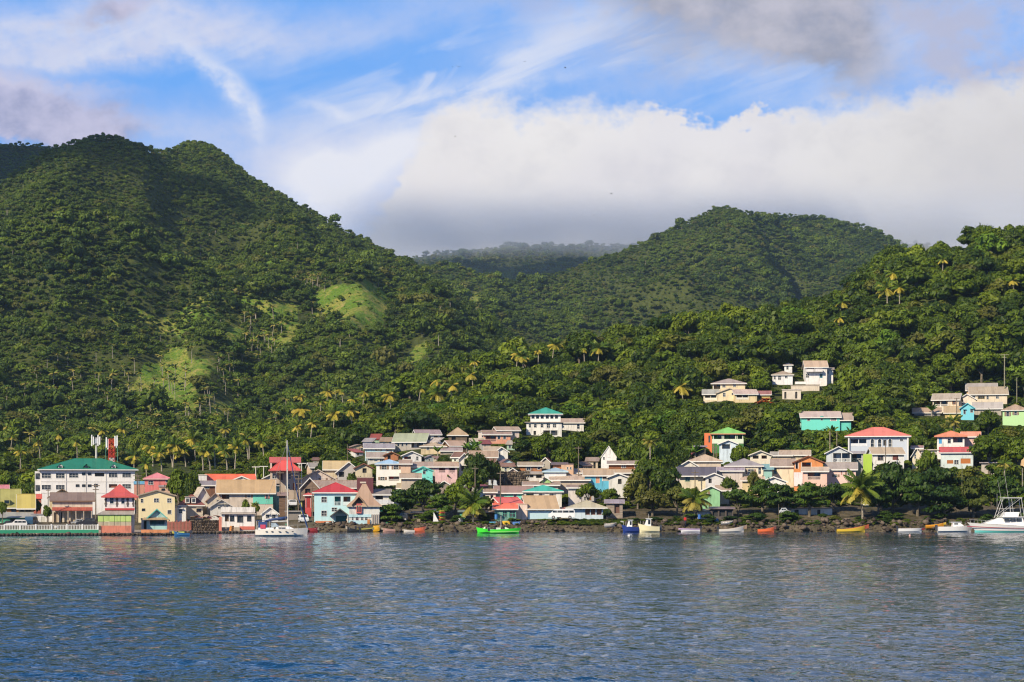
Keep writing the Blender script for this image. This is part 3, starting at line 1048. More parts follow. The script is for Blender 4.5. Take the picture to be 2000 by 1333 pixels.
def wood(col):
    key = ('w', col)
    if key in _mc: return _mc[key]
    m, nt, out = newmat('weathered_boards')
    p = geo_pos(nt)
    sep = nt.nodes.new('ShaderNodeSeparateXYZ'); nt.links.new(p, sep.inputs[0])
    bz = (N(nt, sep.outputs[2]) * 5.5)._m('FRACT')
    n = noise(nt, comb(nt, N(nt, sep.outputs[0]) * 0.6, N(nt, sep.outputs[1]) * 0.6, N(nt, sep.outputs[2]) * 6.0), 1.3, 4, 0.6)
    c = mixc(nt, n.ss(0.3, 0.7), col, tuple(v * 0.5 for v in col))
    c = mixc(nt, bz.ss(0.0, 0.14, 0.55, 0.0), c, tuple(v * 0.25 for v in col))
    principled(nt, out, c, 0.85, n, 0.4, 0.03, 0.2)
    _mc[key] = m
    return m


def glass_dark():
    key = 'glass'
    if key in _mc: return _mc[key]
    m, nt, out = newmat('window_glass')
    p = geo_pos(nt)
    n = noise(nt, p, 0.9, 2, 0.5)
    c = mixc(nt, n.ss(0.4, 0.6), (0.015, 0.02, 0.025), (0.07, 0.075, 0.075))
    principled(nt, out, c, 0.12, None, spec=0.5)
    _mc[key] = m
    return m


def stone_mat():
    key = 'stone'
    if key in _mc: return _mc[key]
    m, nt, out = newmat('shore_stone')
    p = geo_pos(nt)
    oi = nt.nodes.new('ShaderNodeObjectInfo')
    rnd = N(nt, oi.outputs['Random'])
    n1 = noise(nt, p, 1.1, 4, 0.6); n2 = noise(nt, p, 5.0, 4, 0.65)
    sep = nt.nodes.new('ShaderNodeSeparateXYZ'); nt.links.new(p, sep.inputs[0])
    wet = (N(nt, sep.outputs[2]) + (n1 - 0.5) * 0.5).ss(0.15, 0.75, 1.0, 0.0)
    c = mixc(nt, (rnd * 0.7 + n1 * 0.5).ss(0.3, 0.9), (0.04, 0.029, 0.022), (0.15, 0.115, 0.085))
    c = mixc(nt, n2.ss(0.5, 0.7) * 0.5, c, (0.11, 0.10, 0.085))
    c = mixc(nt, wet * 0.75, c, (0.025, 0.018, 0.014))
    principled(nt, out, c, wet.lin(0, 1, 0.9, 0.45), n2 + n1, 0.8, 0.12, 0.3)
    _mc[key] = m
    return m


WHITE = (0.76, 0.74, 0.71); CREAM = (0.72, 0.62, 0.44); BEIGE = (0.58, 0.50, 0.40); GREYW = (0.52, 0.52, 0.50)
TRIM = (0.74, 0.73, 0.70); DARK = (0.03, 0.03, 0.03); CONC = (0.36, 0.34, 0.31); BROWN = (0.16, 0.075, 0.035)
RTAN = (0.46, 0.34, 0.22); RGREY = (0.34, 0.31, 0.27); RPINK = (0.48, 0.33, 0.26); RRED = (0.62, 0.06, 0.05); RLRED = (0.68, 0.13, 0.10)
GREEN = (0.02, 0.22, 0.13); TEAL = (0.13, 0.62, 0.55); LBLUE = (0.42, 0.66, 0.75); PINK = (0.74, 0.44, 0.36)


class MB:
    """collects quads and boxes into one mesh with several materials"""
    def __init__(s): s.V, s.F, s.M, s.mats = [], [], [], []

    def mat(s, m):
        if m not in s.mats: s.mats.append(m)
        return s.mats.index(m)

    def quad(s, a, b, c, d, m):
        i = len(s.V); s.V += [a, b, c, d]; s.F.append((i, i + 1, i + 2, i + 3)); s.M.append(s.mat(m))

    def tri(s, a, b, c, m):
        i = len(s.V); s.V += [a, b, c]; s.F.append((i, i + 1, i + 2)); s.M.append(s.mat(m))

    def box(s, x0, x1, y0, y1, z0, z1, m):
        P = [(x, y, z) for z in (z0, z1) for y in (y0, y1) for x in (x0, x1)]
        i = len(s.V); s.V += P; k = s.mat(m)
        for f in ((0, 2, 3, 1), (4, 5, 7, 6), (0, 1, 5, 4), (2, 6, 7, 3), (0, 4, 6, 2), (1, 3, 7, 5)):
            s.F.append(tuple(i + j for j in f)); s.M.append(k)
        return s

    def hexa(s, P, m):
        """8 corners: bottom 4 then top 4, same order round"""
        i = len(s.V); s.V += [tuple(p) for p in P]; k = s.mat(m)
        for f in ((3, 2, 1, 0), (4, 5, 6, 7), (0, 1, 5, 4), (1, 2, 6, 5), (2, 3, 7, 6), (3, 0, 4, 7)):
            s.F.append(tuple(i + j for j in f)); s.M.append(k)
        return s

    def bar(s, a, b, r, m, n=5, r2=None):
        V, Fq = tube([a, b], [r, r if r2 is None else r2], n)
        i = len(s.V); s.V += [tuple(v) for v in V]; k = s.mat(m)
        for f in Fq: s.F.append(tuple(int(i + j) for j in f)); s.M.append(k)
        s.F.append(tuple(i + j for j in reversed(range(n)))); s.M.append(k)
        s.F.append(tuple(i + n + j for j in range(n))); s.M.append(k)
        return s

    def path(s, pts, rad, m, n=6):
        V, Fq = tube(pts, rad if isinstance(rad, list) else [rad] * len(pts), n)
        i = len(s.V); s.V += [tuple(v) for v in V]; k = s.mat(m)
        for f in Fq: s.F.append(tuple(int(i + j) for j in f)); s.M.append(k)
        s.F.append(tuple(i + j for j in reversed(range(n)))); s.M.append(k)
        e = i + (len(pts) - 1) * n
        s.F.append(tuple(e + j for j in range(n))); s.M.append(k)
        return s

    def build(s, name, parent=None, loc=None, rz=None, smooth=False):
        me = bpy.data.meshes.new(name)
        me.from_pydata(s.V, [], s.F)
        for m in s.mats: me.materials.append(m)
        me.polygons.foreach_set('material_index', s.M)
        if smooth: me.polygons.foreach_set('use_smooth', [True] * len(s.F))
        me.update()
        return link(name, me, parent, loc, rz)


def wall_face(mb, W, z0, z1, ops, T, m, inner):
    """wall panel u in 0..W, v in z0..z1 with recessed openings (u0,u1,v0,v1,depth); T maps (u, depth, v) to local"""
    us = sorted({0.0, W} | {min(max(o[0], 0), W) for o in ops} | {min(max(o[1], 0), W) for o in ops})
    vs = sorted({z0, z1} | {min(max(o[2], z0), z1) for o in ops} | {min(max(o[3], z0), z1) for o in ops})
    for a, b in zip(us[:-1], us[1:]):
        for c, d in zip(vs[:-1], vs[1:]):
            if b - a < 1e-4 or d - c < 1e-4: continue
            um, vm = (a + b) / 2, (c + d) / 2
            if any(o[0] < um < o[1] and o[2] < vm < o[3] for o in ops): continue
            mb.quad(T(a, 0, c), T(b, 0, c), T(b, 0, d), T(a, 0, d), m)
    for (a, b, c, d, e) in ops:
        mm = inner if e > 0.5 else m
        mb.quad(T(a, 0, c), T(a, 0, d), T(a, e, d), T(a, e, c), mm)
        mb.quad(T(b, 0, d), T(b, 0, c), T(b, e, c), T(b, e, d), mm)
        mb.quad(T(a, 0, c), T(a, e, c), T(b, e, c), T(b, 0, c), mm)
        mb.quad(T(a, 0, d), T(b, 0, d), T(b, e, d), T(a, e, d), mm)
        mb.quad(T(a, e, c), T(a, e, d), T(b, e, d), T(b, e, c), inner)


BBOX = []
HOUSES = {}


def railing(parent, x0, x1, y, z0, z1, col, kind='bal', name='railing'):
    mb = MB(); m = plain(col)
    mb.box(x0, x1, y - .04, y + .04, z1 - .08, z1, m); mb.box(x0, x1, y - .03, y + .03, z0 + .02, z0 + .10, m)
    if kind == 'x':
        n = max(1, int((x1 - x0) / 0.9)); w = (x1 - x0) / n
        for i in range(n):
            a, b = x0 + i * w, x0 + (i + 1) * w
            mb.bar((a, y, z0 + .1), (b, y, z1 - .1), .035, m, 4); mb.bar((a, y, z1 - .1), (b, y, z0 + .1), .035, m, 4)
            mb.box(a - .04, a + .04, y - .045, y + .045, z0, z1, m)
    elif kind == 'solid':
        mb.box(x0, x1, y - .05, y + .02, z0 + .1, z1 - .08, m)
    else:
        n = max(2, int((x1 - x0) / 0.22)); w = (x1 - x0) / n
        for i in range(n + 1):
            mb.box(x0 + i * w - .04, x0 + i * w + .04, y - .035, y + .035, z0 + .1, z1 - .08, m)
    return mb.build(name, parent)


def roof_gx(W, d, z, rise, ov, t, m, parent, fas, y0=0.0, name='roof', ov2=None):
    """two slopes, ridge along x; front eave lies over the front wall"""
    ov2 = ov if ov2 is None else ov2
    mb = MB(); h = d / 2; k = rise / h
    x0, x1 = -W / 2 - ov2, W / 2 + ov2
    for s in (1, -1):
        ya, yb = (y0 - ov, y0 + h) if s == 1 else (y0 + d + ov, y0 + h)
        za, zb = z - ov * k, z + rise
        P = [(x0, ya, za - t), (x1, ya, za - t), (x1, yb, zb - t), (x0, yb, zb - t), (x0, ya, za), (x1, ya, za), (x1, yb, zb), (x0, yb, zb)]
        if s == -1: P = [P[1], P[0], P[3], P[2], P[5], P[4], P[7], P[6]]
        mb.hexa(P, m)
    mb.bar((x0, y0 + h, z + rise + .01), (x1, y0 + h, z + rise + .01), .09, m, 5)
    ob = mb.build(name, parent)
    if fas:
        f = MB(); fm = plain(fas)
        f.box(x0, x1, y0 - ov - .05, y0 - ov + .0, z - ov * k - t - .12, z - ov * k + .02, fm)
        for x in (x0, x1):
            e = .05 if x == x1 else -.05
            for ya, yb in ((y0 - ov, y0 + h), (y0 + d + ov, y0 + h)):
                za, zb = z - ov * k, z + rise
                f.hexa([(x, ya, za - t - .1), (x + e, ya, za - t - .1), (x + e, yb, zb - t - .1), (x, yb, zb - t - .1), (x, ya, za + .02), (x + e, ya, za + .02), (x + e, yb, zb + .02), (x, yb, zb + .02)], fm)
        f.build('bargeboard', ob)
    return ob


def roof_gy(W, d, z, rise, ov, t, m, parent, fas, y0=0.0, name='roof', cx=0.0):
    """gable towards the viewer, ridge along y"""
    mb = MB(); h = W / 2; k = rise / h
    ya, yb = y0 - ov, y0 + d + ov * .5
    for s in (1, -1):
        xa, xb = cx - s * (h + ov), cx
        za, zb = z - ov * k, z + rise
        P = [(xa, ya, za - t), (xb, ya, zb - t), (xb, yb, zb - t), (xa, yb, za - t), (xa, ya, za), (xb, ya, zb), (xb, yb, zb), (xa, yb, za)]
        if s == -1: P = [P[1], P[0], P[3], P[2], P[5], P[4], P[7], P[6]]
        mb.hexa(P, m)
    ob = mb.build(name, parent)
    if fas:
        f = MB(); fm = plain(fas)
        for s in (1, -1):
            xa, xb = cx - s * (h + ov), cx; za, zb = z - ov * k, z + rise
            P = [(xa, ya - .05, za - t - .12), (xb, ya - .05, zb - t - .12), (xb, ya - .003, zb - t - .12), (xa, ya - .003, za - t - .12),
                 (xa, ya - .05, za + .02), (xb, ya - .05, zb + .02), (xb, ya - .003, zb + .02), (xa, ya - .003, za + .02)]
            if s == -1: P = [P[1], P[0], P[3], P[2], P[5], P[4], P[7], P[6]]
            f.hexa(P, fm)
        f.build('bargeboard', ob)
    return ob


def roof_hip(W, d, z, rise, ov, t, m, parent, fas, run=None, y0=0.0, name='roof', flare=False, cx=0.0):
    mb = MB()
    x0, x1, ya, yb = cx - W / 2 - ov, cx + W / 2 + ov, y0 - ov, y0 + d + ov
    run = min(d / 2, W / 2) if run is None else run
    rx0, rx1, ry = cx - W / 2 + run, cx + W / 2 - run, y0 + d / 2
    if rx1 < rx0 + .05: rx0, rx1 = cx - .05, cx + .05
    zt = z + rise
    if flare:
        q = 0.45; zq = z + rise * flare
        mx0, mx1 = x0 + (rx0 - x0) * q, x1 + (rx1 - x1) * q; my0, my1 = ya + (ry - ya) * q, yb + (ry - yb) * q
        a = [(x0, ya, z), (x1, ya, z), (x1, yb, z), (x0, yb, z)]; b = [(mx0, my0, zq), (mx1, my0, zq), (mx1, my1, zq), (mx0, my1, zq)]
        for i in range(4): mb.quad(a[i], a[(i + 1) % 4], b[(i + 1) % 4], b[i], m)
        c = [(rx0, ry - .3, zt), (rx1, ry - .3, zt), (rx1, ry + .3, zt), (rx0, ry + .3, zt)]
        for i in range(4): mb.quad(b[i], b[(i + 1) % 4], c[(i + 1) % 4], c[i], m)
        mb.quad(*c, m)
    else:
        mb.quad((x0, ya, z), (x1, ya, z), (rx1, ry, zt), (rx0, ry, zt), m)
        mb.quad((x1, yb, z), (x0, yb, z), (rx0, ry, zt), (rx1, ry, zt), m)
        mb.tri((x1, ya, z), (x1, yb, z), (rx1, ry, zt), m)
        mb.tri((x0, yb, z), (x0, ya, z), (rx0, ry, zt), m)
        for a, b in (((x0, ya, z), (rx0, ry, zt)), ((x1, ya, z), (rx1, ry, zt)), ((rx0, ry, zt), (rx1, ry, zt))):
            mb.bar(a, b, .07, m, 4)
    ob = mb.build(name, parent)
    f = MB(); f.box(x0, x1, ya, yb, z - t - .12, z - .003, plain(fas or TRIM)); f.build('eaves', ob)
    return ob


def roof_shed(W, d, z, zf, ov, t, m, parent, name='roof', y0=0.0, cx=0.0):
    """front edge at z, back edge at zf"""
    k = (zf - z) / d
    x0, x1, ya, yb = cx - W / 2 - ov, cx + W / 2 + ov, y0 - ov, y0 + d + ov
    za, zb = z - ov * k, zf + ov * k
    return MB().hexa([(x0, ya, za - t), (x1, ya, za - t), (x1, yb, zb - t), (x0, yb, zb - t), (x0, ya, za), (x1, ya, za), (x1, yb, zb), (x0, yb, zb)], m).build(name, parent)


def house(label, x0, x1, yb, ye, yr, wall, roof, rt='gx', Y=None, d=7.0, yaw=0.0, ops=(), ov=0.45, fas=TRIM, name='house', cat_='house', found=2.5,
          fcol=CONC, wm=None, rust=0.5, apex=None, porch=None, stilts=0.0, inner=None, trim=True, group=None, run=None, flare=False, rail=TRIM, sides=True, winframe=TRIM):
    xc = (x0 + x1) / 2.0
    if Y is None: Y = cast(xc, yb) or 500.0
    s = Y / F
    zb = zrow(yb, Y)
    base_yaw = -math.atan((xc - 1000) / F)
    cy = math.cos(R(yaw))
    W = (x1 - x0) * s / cy
    H = (yb - ye) * s
    root = bpy.data.objects.new(name, None); COL.objects.link(root)
    root.location = ((xc - 1000) * s, Y, zb); root.rotation_euler = (0, 0, base_yaw + R(yaw))
    root.empty_display_size = 0.5
    tag(root, label, cat_, group)
    lx = lambda p: (p - xc) * s / cy
    lz = lambda r: (yb - r) * s
    wmat = wm or paint(wall)
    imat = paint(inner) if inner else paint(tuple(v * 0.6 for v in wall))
    mb = MB()
    fo = []
    for o in ops:
        k, a, b, c, e = o[:5]
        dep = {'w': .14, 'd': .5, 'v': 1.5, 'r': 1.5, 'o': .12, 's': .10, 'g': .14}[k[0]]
        fo.append((max(lx(a) + W / 2, .02), min(lx(b) + W / 2, W - .02), max(lz(e), 0.02), lz(c), dep))
    z0 = -found if not stilts else 0.0
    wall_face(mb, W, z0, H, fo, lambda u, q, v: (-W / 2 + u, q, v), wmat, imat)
    so = []
    if sides and H > 2.2 and d > 4:
        n = max(1, int(H / 2.9))
        for fl in range(n):
            zc = H / n * fl + H / n * 0.36
            for q in (0.28, 0.68): so.append((d * q - .45, d * q + .45, zc, zc + 1.0, .14))
    wall_face(mb, d, z0, H, so, lambda u, q, v: (W / 2 - q, u, v), wmat, imat)
    wall_face(mb, d, z0, H, so, lambda u, q, v: (-W / 2 + q, d - u, v), wmat, imat)
    mb.quad((W / 2, d, z0), (-W / 2, d, z0), (-W / 2, d, H), (W / 2, d, H), wmat)
    rise = 0
    if yr is not None:
        if rt == 'gy': rise = zrow(yr, Y) - zb - H
        else: rise = zrow(yr, Y + d / 2) - zb - H
        rise = max(rise, 0.25)
    if rt == 'gx':
        mb.tri((W / 2, 0, H), (W / 2, d, H), (W / 2, d / 2, H + rise), wmat); mb.tri((-W / 2, d, H), (-W / 2, 0, H), (-W / 2, d / 2, H + rise), wmat)
    elif rt == 'gy':
        mb.tri((-W / 2, 0, H), (W / 2, 0, H), (0, 0, H + rise), wmat); mb.tri((W / 2, d, H), (-W / 2, d, H), (0, d, H + rise), wmat)
    if stilts: mb.box(-W / 2, W / 2, 0, d, -.18, 0, plain(CONC))
    wo = mb.build('wall', root)
    if stilts:
        for ix in range(max(2, int(W / 2.6)) + 1):
            for iy in range(2):
                n = max(2, int(W / 2.6))
                px_ = -W / 2 + .15 + (W - .3) * ix / n; py_ = .15 + (d - .3) * iy
                MB().box(px_ - .11, px_ + .11, py_ - .11, py_ + .11, -stilts - 1.5, -.18, plain(CONC)).build('post', root)
    for (a, b, c, e, dep), o in zip(fo, ops):
        k = o[0]; colr = o[5] if len(o) > 5 else None
        X0, X1, Z0, Z1 = a - W / 2, b - W / 2, c, e
        w = MB()
        if k[0] in 'wg':
            fm = plain(colr or winframe); t = .07 if (X1 - X0) > .6 else .05
            w.box(X0 - .05, X1 + .05, -.035, .05, Z1, Z1 + t, fm); w.box(X0 - .08, X1 + .08, -.07, .05, Z0 - t, Z0, fm)
            w.box(X0 - t, X0, -.035, .05, Z0, Z1, fm); w.box(X1, X1 + t, -.035, .05, Z0, Z1, fm)
            nm = max(0, int((X1 - X0) / .75))
            for i in range(1, nm + 1):
                xm = X0 + (X1 - X0) * i / (nm + 1); w.box(xm - .025, xm + .025, .07, .125, Z0, Z1, fm)
            zm = (Z0 + Z1) / 2; w.box(X0, X1, .075, .12, zm - .02, zm + .02, fm)
            hq = _hash(np.array([int(x0 * 3)]), np.array([int(yb * 2)]), 21)[0]; mw = plain(tuple(min(v * .55 + .05, .7) for v in (wall if hq < .5 else (.35, .2, .12))))
            if k[0] == 'w' and hq < .38: w.hexa([(X0 - .15, -.45, Z1 + .05), (X1 + .15, -.45, Z1 + .05), (X1 + .15, -.02, Z1 + .25), (X0 - .15, -.02, Z1 + .25), (X0 - .15, -.45, Z1 + .09), (X1 + .15, -.45, Z1 + .09), (X1 + .15, -.02, Z1 + .29), (X0 - .15, -.02, Z1 + .29)], mw)
            wo2 = w.build('window', root)
            if k[0] == 'w' and hq > .6:
                for sx0, sx1 in ((X0 - .5, X0 - .09), (X1 + .09, X1 + .5)): MB().box(sx0, sx1, -.06, -.005, Z0, Z1, mw).build('shutter', wo2)
            MB().box(X0, X1, .128, .138, Z0, Z1, glass_dark()).build('pane', wo2)
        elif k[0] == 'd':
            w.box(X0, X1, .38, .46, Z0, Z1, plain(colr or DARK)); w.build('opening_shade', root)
        elif k[0] in 'os':
            w.box(X0 + .02, X1 - .02, .04, .10, Z0, Z1 - .02, plain(colr or BROWN))
            w.box(X0 - .06, X0, -.03, .05, Z0, Z1, plain(TRIM)); w.box(X1, X1 + .06, -.03, .05, Z0, Z1, plain(TRIM))
            w.build('door' if k[0] == 'o' else 'shutter', root)
        elif k[0] in 'vr':
            # veranda recess: door and window on its back wall, posts and a rail at its front
            dw = MB(); wd = X1 - X0
            xd = X0 + wd * .3
            dw.box(xd - .4, xd + .4, 1.40, 1.46, Z0, min(Z0 + 2.0, Z1 - .1), plain(colr or BROWN)); dw.build('door', root)
            if wd > 2.2:
                xw = X0 + wd * .7; MB().box(xw - .5, xw + .5, 1.41, 1.46, Z0 + .9, min(Z0 + 1.9, Z1 - .1), glass_dark()).build('window', root)
            n = max(1, int(round(wd / 2.4)))
            for i in range(n + 1):
                xp = X0 + .08 + (wd - .16) * i / n
                MB().box(xp - .08, xp + .08, .02, .18, Z0, Z1, plain(rail)).build('post', root)
            if k[0] == 'v': railing(root, X0, X1, .08, Z0, Z0 + min(1.0, (Z1 - Z0) * .42), rail, 'x' if 'x' in k else ('solid' if 's' in k else 'bal'))
    if sides:
        for sx_, fx in ((1, W / 2), (-1, -W / 2)):
            for (a, b, c, e, _) in so:
                yy0, yy1 = (a, b) if sx_ == 1 else (d - b, d - a)
                w = MB(); fm = plain(winframe)
                q0, q1 = sorted((fx - sx_ * .05, fx + sx_ * .035))
                w.box(q0, q1, yy0 - .06, yy0, c, e, fm); w.box(q0, q1, yy1, yy1 + .06, c, e, fm)
                w.box(q0, q1, yy0 - .06, yy1 + .06, e, e + .06, fm); w.box(q0, q1, yy0 - .06, yy1 + .06, c - .07, c, fm)
                wo2 = w.build('window', root)
                p0, p1 = sorted((fx - sx_ * .125, fx - sx_ * .135))
                MB().box(p0, p1, yy0, yy1, c, e, glass_dark()).build('pane', wo2)
    if roof is not None:
        q_ = _hash(np.array([int(x0 * 7)]), np.array([int(yb * 3)]), 5)[0]; q2 = _hash(np.array([int(x1 * 5)]), np.array([int(ye * 3)]), 8)[0]
        if max(roof) - min(roof) < .32: roof = (roof[0] * (.62 + .5 * q_), roof[1] * (.60 + .52 * q_), roof[2] * (.60 + .50 * q_ + .25 * q2)); rust = rust * (.5 + 1.1 * q2)
        rm = metal_roof(roof, rust)
        if rt == 'gx': roof_gx(W, d, H + .12, rise, ov, .1, rm, root, fas)
        elif rt == 'gy': roof_gy(W, d, H + .12, rise, ov, .1, rm, root, fas)
        elif rt == 'hip': roof_hip(W, d, H + .10, rise, ov, .1, rm, root, fas, run=run, flare=flare)
        elif rt == 'shed': roof_shed(W, d, H + .05, H + rise, ov, .1, rm, root)
        elif rt == 'flat':
            r = MB(); r.box(-W / 2 - ov, W / 2 + ov, -ov, d + ov, H, H + .22, rm); r.build('roof', root)
    top = (yr if yr is not None else ye)
    BBOX.append((x0 - 3, x1 + 3, min(top, ye), yb, Y, d))
    root['_w'] = W
    HOUSES[label] = root
    return root, lx, lz, s, W, H

# ------------------------------------------------------------------ the town, left to right
def W_(*a): return [('w',) + t for t in a]


# --- waterfront, left
house('orange shop house with lime green dormer roof at the far left of the promenade', -14, 36, 1012, 990, 957, (0.75, 0.26, 0.03), (0.42, 0.40, 0.10), 'gx', 418, 9,
      ops=[('w', 2, 12, 991, 1001), ('w', 22, 31, 991, 1001, BROWN)], rust=0.15)
_h = list(HOUSES.values())[-1]
_m = MB(); _m.box(-.6, .6, -.1, 1.8, 4.3, 5.3, paint((0.45, 0.42, 0.12))); _m.tri((-.6, -.1, 5.3), (.6, -.1, 5.3), (0, -.1, 6.0), paint((0.45, 0.42, 0.12)))
_m.build('dormer', _h, loc=(.2, 0, .05 - 1.6))
MB().box(-.25, .65, -.16, -.11, 2.95, 3.6, glass_dark()).build('window', _h)
house('low grey-roofed arcade with dark green shopfronts behind the white car', -20, 62, 1030, 1011, 1001, (0.05, 0.35, 0.20), (0.36, 0.36, 0.32), 'shed', 411, 5, ov=.3,
      ops=[('d', -10, 3, 1014, 1030, (.25, .6, .42)), ('d', 20, 30, 1013, 1030), ('d', 38, 58, 1014, 1030, (0.04, .12, .22))], sides=False, name='shop_building', cat_='shop')
house('small yellow house with steep olive yellow roof beside the orange shop', 37, 65, 1006, 992, 967, (0.16, 0.15, 0.10), (0.50, 0.40, 0.08), 'gx', 417, 8, ops=[('d', 40, 47, 994, 1002), ('d', 50, 60, 994, 1002)], rust=0.12, sides=False)
house('long low building with a red sheet roof between the yellow house and the white block', 30, 80, 990, 974, 965, (0.45, 0.12, 0.08), (0.72, 0.10, 0.03), 'shed', 436, 6, sides=False, ov=.2)
house('building with faded pink roof at the left edge behind the orange shop', -30, 14, 985, 958, 949, PINK, (0.62, 0.20, 0.22), 'gx', 445, 8, sides=False)
house('low white annexe with a flat slab roof beside the young tree on the promenade', 62, 102, 1029, 1006, None, WHITE, (0.5, .49, .47), 'flat', 413, 5, ops=[('s', 80, 87, 1010, 1026, (.6, .58, .5))], sides=False, ov=.15, name='annexe', cat_='building')

# --- the big white block with the green roof
_r, lx, lz, s, W, H = house('large white three storey block with long green roof and two cell masts', 82, 262, 1006, 918, 897, (0.78, 0.76, 0.75), (0.01, 0.26, 0.15), 'hip', 470, 15,
      ops=W_((84, 101, 925, 934), (111, 127, 925, 934), (136, 153, 925, 933), (212, 228, 924, 932), (238, 254, 924, 932), (84, 101, 948, 956), (111, 127, 948, 956), (238, 254, 946, 954))
      + [('g', 161, 167, 924, 928, DARK), ('g', 172, 178, 924, 928, DARK), ('d', 185, 203, 924, 931), ('g', 149, 155, 947, 951, DARK), ('g', 161, 167, 947, 951, DARK), ('g', 172, 178, 947, 951, DARK),
         ('g', 184, 190, 946, 951, DARK), ('d', 212, 228, 946, 953, (0.20, 0.07, 0.04))], ov=.8, rust=0.08, name='apartment_block', cat_='building', wm=paint((0.78, 0.76, 0.75), .75, .22))
for q in (119, 169, 221):
    X = lx(q); Z = lz(916)
    d_ = MB(); c = (0.76, 0.74, 0.72) if q != 169 else (0.02, 0.16, 0.10)
    d_.box(X - .5, X + .5, .2, 3.0, Z, Z + .8, paint(c)); d_.tri((X - .5, .2, Z + .8), (X + .5, .2, Z + .8), (X, .2, Z + 1.2), paint(c))
    dm = d_.build('dormer', _r)
    f = MB(); gm = metal_roof((0.01, 0.26, 0.15), 0.08)
    for sg in (1, -1):
        P = [(X - sg * .8, 0, Z + .45), (X, 0, Z + 1.2), (X, 3.2, Z + 1.2), (X - sg * .8, 3.2, Z + .45)]
        P = [(a, b, c_ - .06) for a, b, c_ in P] + [(a, b, c_ + .05) for a, b, c_ in P]
        f.hexa(P, gm)
    f.build('dormer_roof', dm)
    MB().box(X - .28, X + .28, .14, .19, Z + .2, Z + .62, glass_dark()).build('pane', dm)
w_ = MB(); wm_ = paint((0.72, 0.71, 0.71))
w_.box(-W / 2 - 1.35, -W / 2 - .003, 1.2, 13, -2, lz(921), wm_); w_.build('stair_tower', _r)
for rr in (925, 948):
    MB().box(-W / 2 - 1.2, -W / 2 - .25, 1.1, 1.19, lz(rr + 11), lz(rr), glass_dark()).build('window', _r)
for q in (130, 168, 206):
    MB().box(lx(q) - .06, lx(q) + .06, -.09, -.003, .2, lz(919), plain((.6, .58, .56))).build('downpipe', _r)
for rr in (919, 941, 963): MB().box(-W / 2, W / 2, -.06, -.004, lz(rr) - .08, lz(rr) + .06, plain((.68, .66, .64))).build('string_course', _r)

# --- promenade buildings
house('cream gabled building with brown eaves behind the brown roofed shop', 97, 146, 1004, 971, 956, (0.66, 0.52, 0.28), (0.24, 0.18, 0.13), 'gy', 424, 9, sides=False, ov=.5, fas=(0.15, .10, .06))
_r, lx, lz, s, W, H = house('cream shop with brown roof and red fringe awning over shuttered front', 103, 180, 1026, 978, 964, (0.66, 0.55, 0.42), (0.27, 0.19, 0.14), 'gx', 413, 8,
      ops=[('d', 106, 113, 1001, 1024, (.35, .28, .2)), ('d', 116, 122, 1001, 1024), ('d', 126, 135, 1001, 1022, (.5, .42, .3)), ('d', 138, 147, 1001, 1022, (.5, .42, .3)), ('d', 150, 158, 1001, 1022, (.5, .42, .3)), ('d', 162, 176, 1001, 1022, (.45, .38, .28))],
      name='shop_building', cat_='shop', fas=(0.2, .12, .08))
a = MB(); a.hexa([(-W / 2, -1.3, lz(998)), (W / 2, -1.3, lz(998)), (W / 2, -.02, lz(992) - .1), (-W / 2, -.02, lz(992) - .1), (-W / 2, -1.3, lz(998) + .12), (W / 2, -1.3, lz(998) + .12), (W / 2, -.02, lz(991)), (-W / 2, -.02, lz(991))], metal_roof((0.40, 0.07, 0.04), .6)); a.build('awning', _r)
for q in (104, 118, 133, 148, 163, 178): MB().box(lx(q) - .08, lx(q) + .08, -1.25, -1.1, -.4, lz(998), plain((.5, .42, .33))).build('post', _r)

_r, lx, lz, s, W, H = house('white house with flared red pagoda roof above lime green shop panels', 206, 262, 1041, 971, 947, (0.76, 0.72, 0.70), (0.54, 0.07, 0.06), 'hip', 359, 5.8, flare=.34, ov=.7, rust=.08,
      ops=W_((215, 222, 973, 984), (237, 243, 973, 984)), fas=(0.6, .12, .1))
dk = paint((0.13, 0.10, 0.09))
for q in (207, 228.5, 249, 260):
    b = MB()
    for i in range(5): b.box(lx(q) - (.22 if i % 2 else .14), lx(q) + (.22 if i % 2 else .14), -.05, -.004, lz(990 - i * 4), lz(986.4 - i * 4), dk)
    b.build('quoin', _r)
b = MB(); b.box(-W / 2 - .05, W / 2 + .05, -.25, -.005, lz(997), lz(993), plain((0.45, 0.05, 0.05))); b.build('string_course', _r)
b = MB(); b.hexa([(lx(190), -2.2, lz(1006)), (lx(262), -2.2, lz(1006)), (lx(262), -.02, lz(999)), (lx(204), -.02, lz(999)), (lx(190), -2.2, lz(1004.5)), (lx(262), -2.2, lz(1004.5)), (lx(262), -.02, lz(997.5)), (lx(204), -.02, lz(997.5))], metal_roof(RGREY, .5)); b.build('awning', _r)
x = 192.0
while x < 255:
    p = MB(); p.box(lx(x) + .03, lx(x + 10.6) - .03, -2.0, -1.9, lz(1019), lz(1006), paint((0.48, 0.66, 0.16), .6, .25)); p.box(lx(x) + .03, lx(x + 10.6) - .03, -2.0, -1.9, lz(1027), lz(1019.5), paint((0.50, 0.42, 0.28))); p.build('panel', _r); x += 10.7
p = MB(); p.box(lx(198), lx(256), -2.1, -.5, lz(1042), lz(1027), paint((0.66, 0.20, 0.12))); p.build('base_wall', _r)
p = MB(); p.box(lx(255.5), lx(256.5), -2.0, -.2, lz(1027), lz(1006), dk); p.build('side_wall', _r)

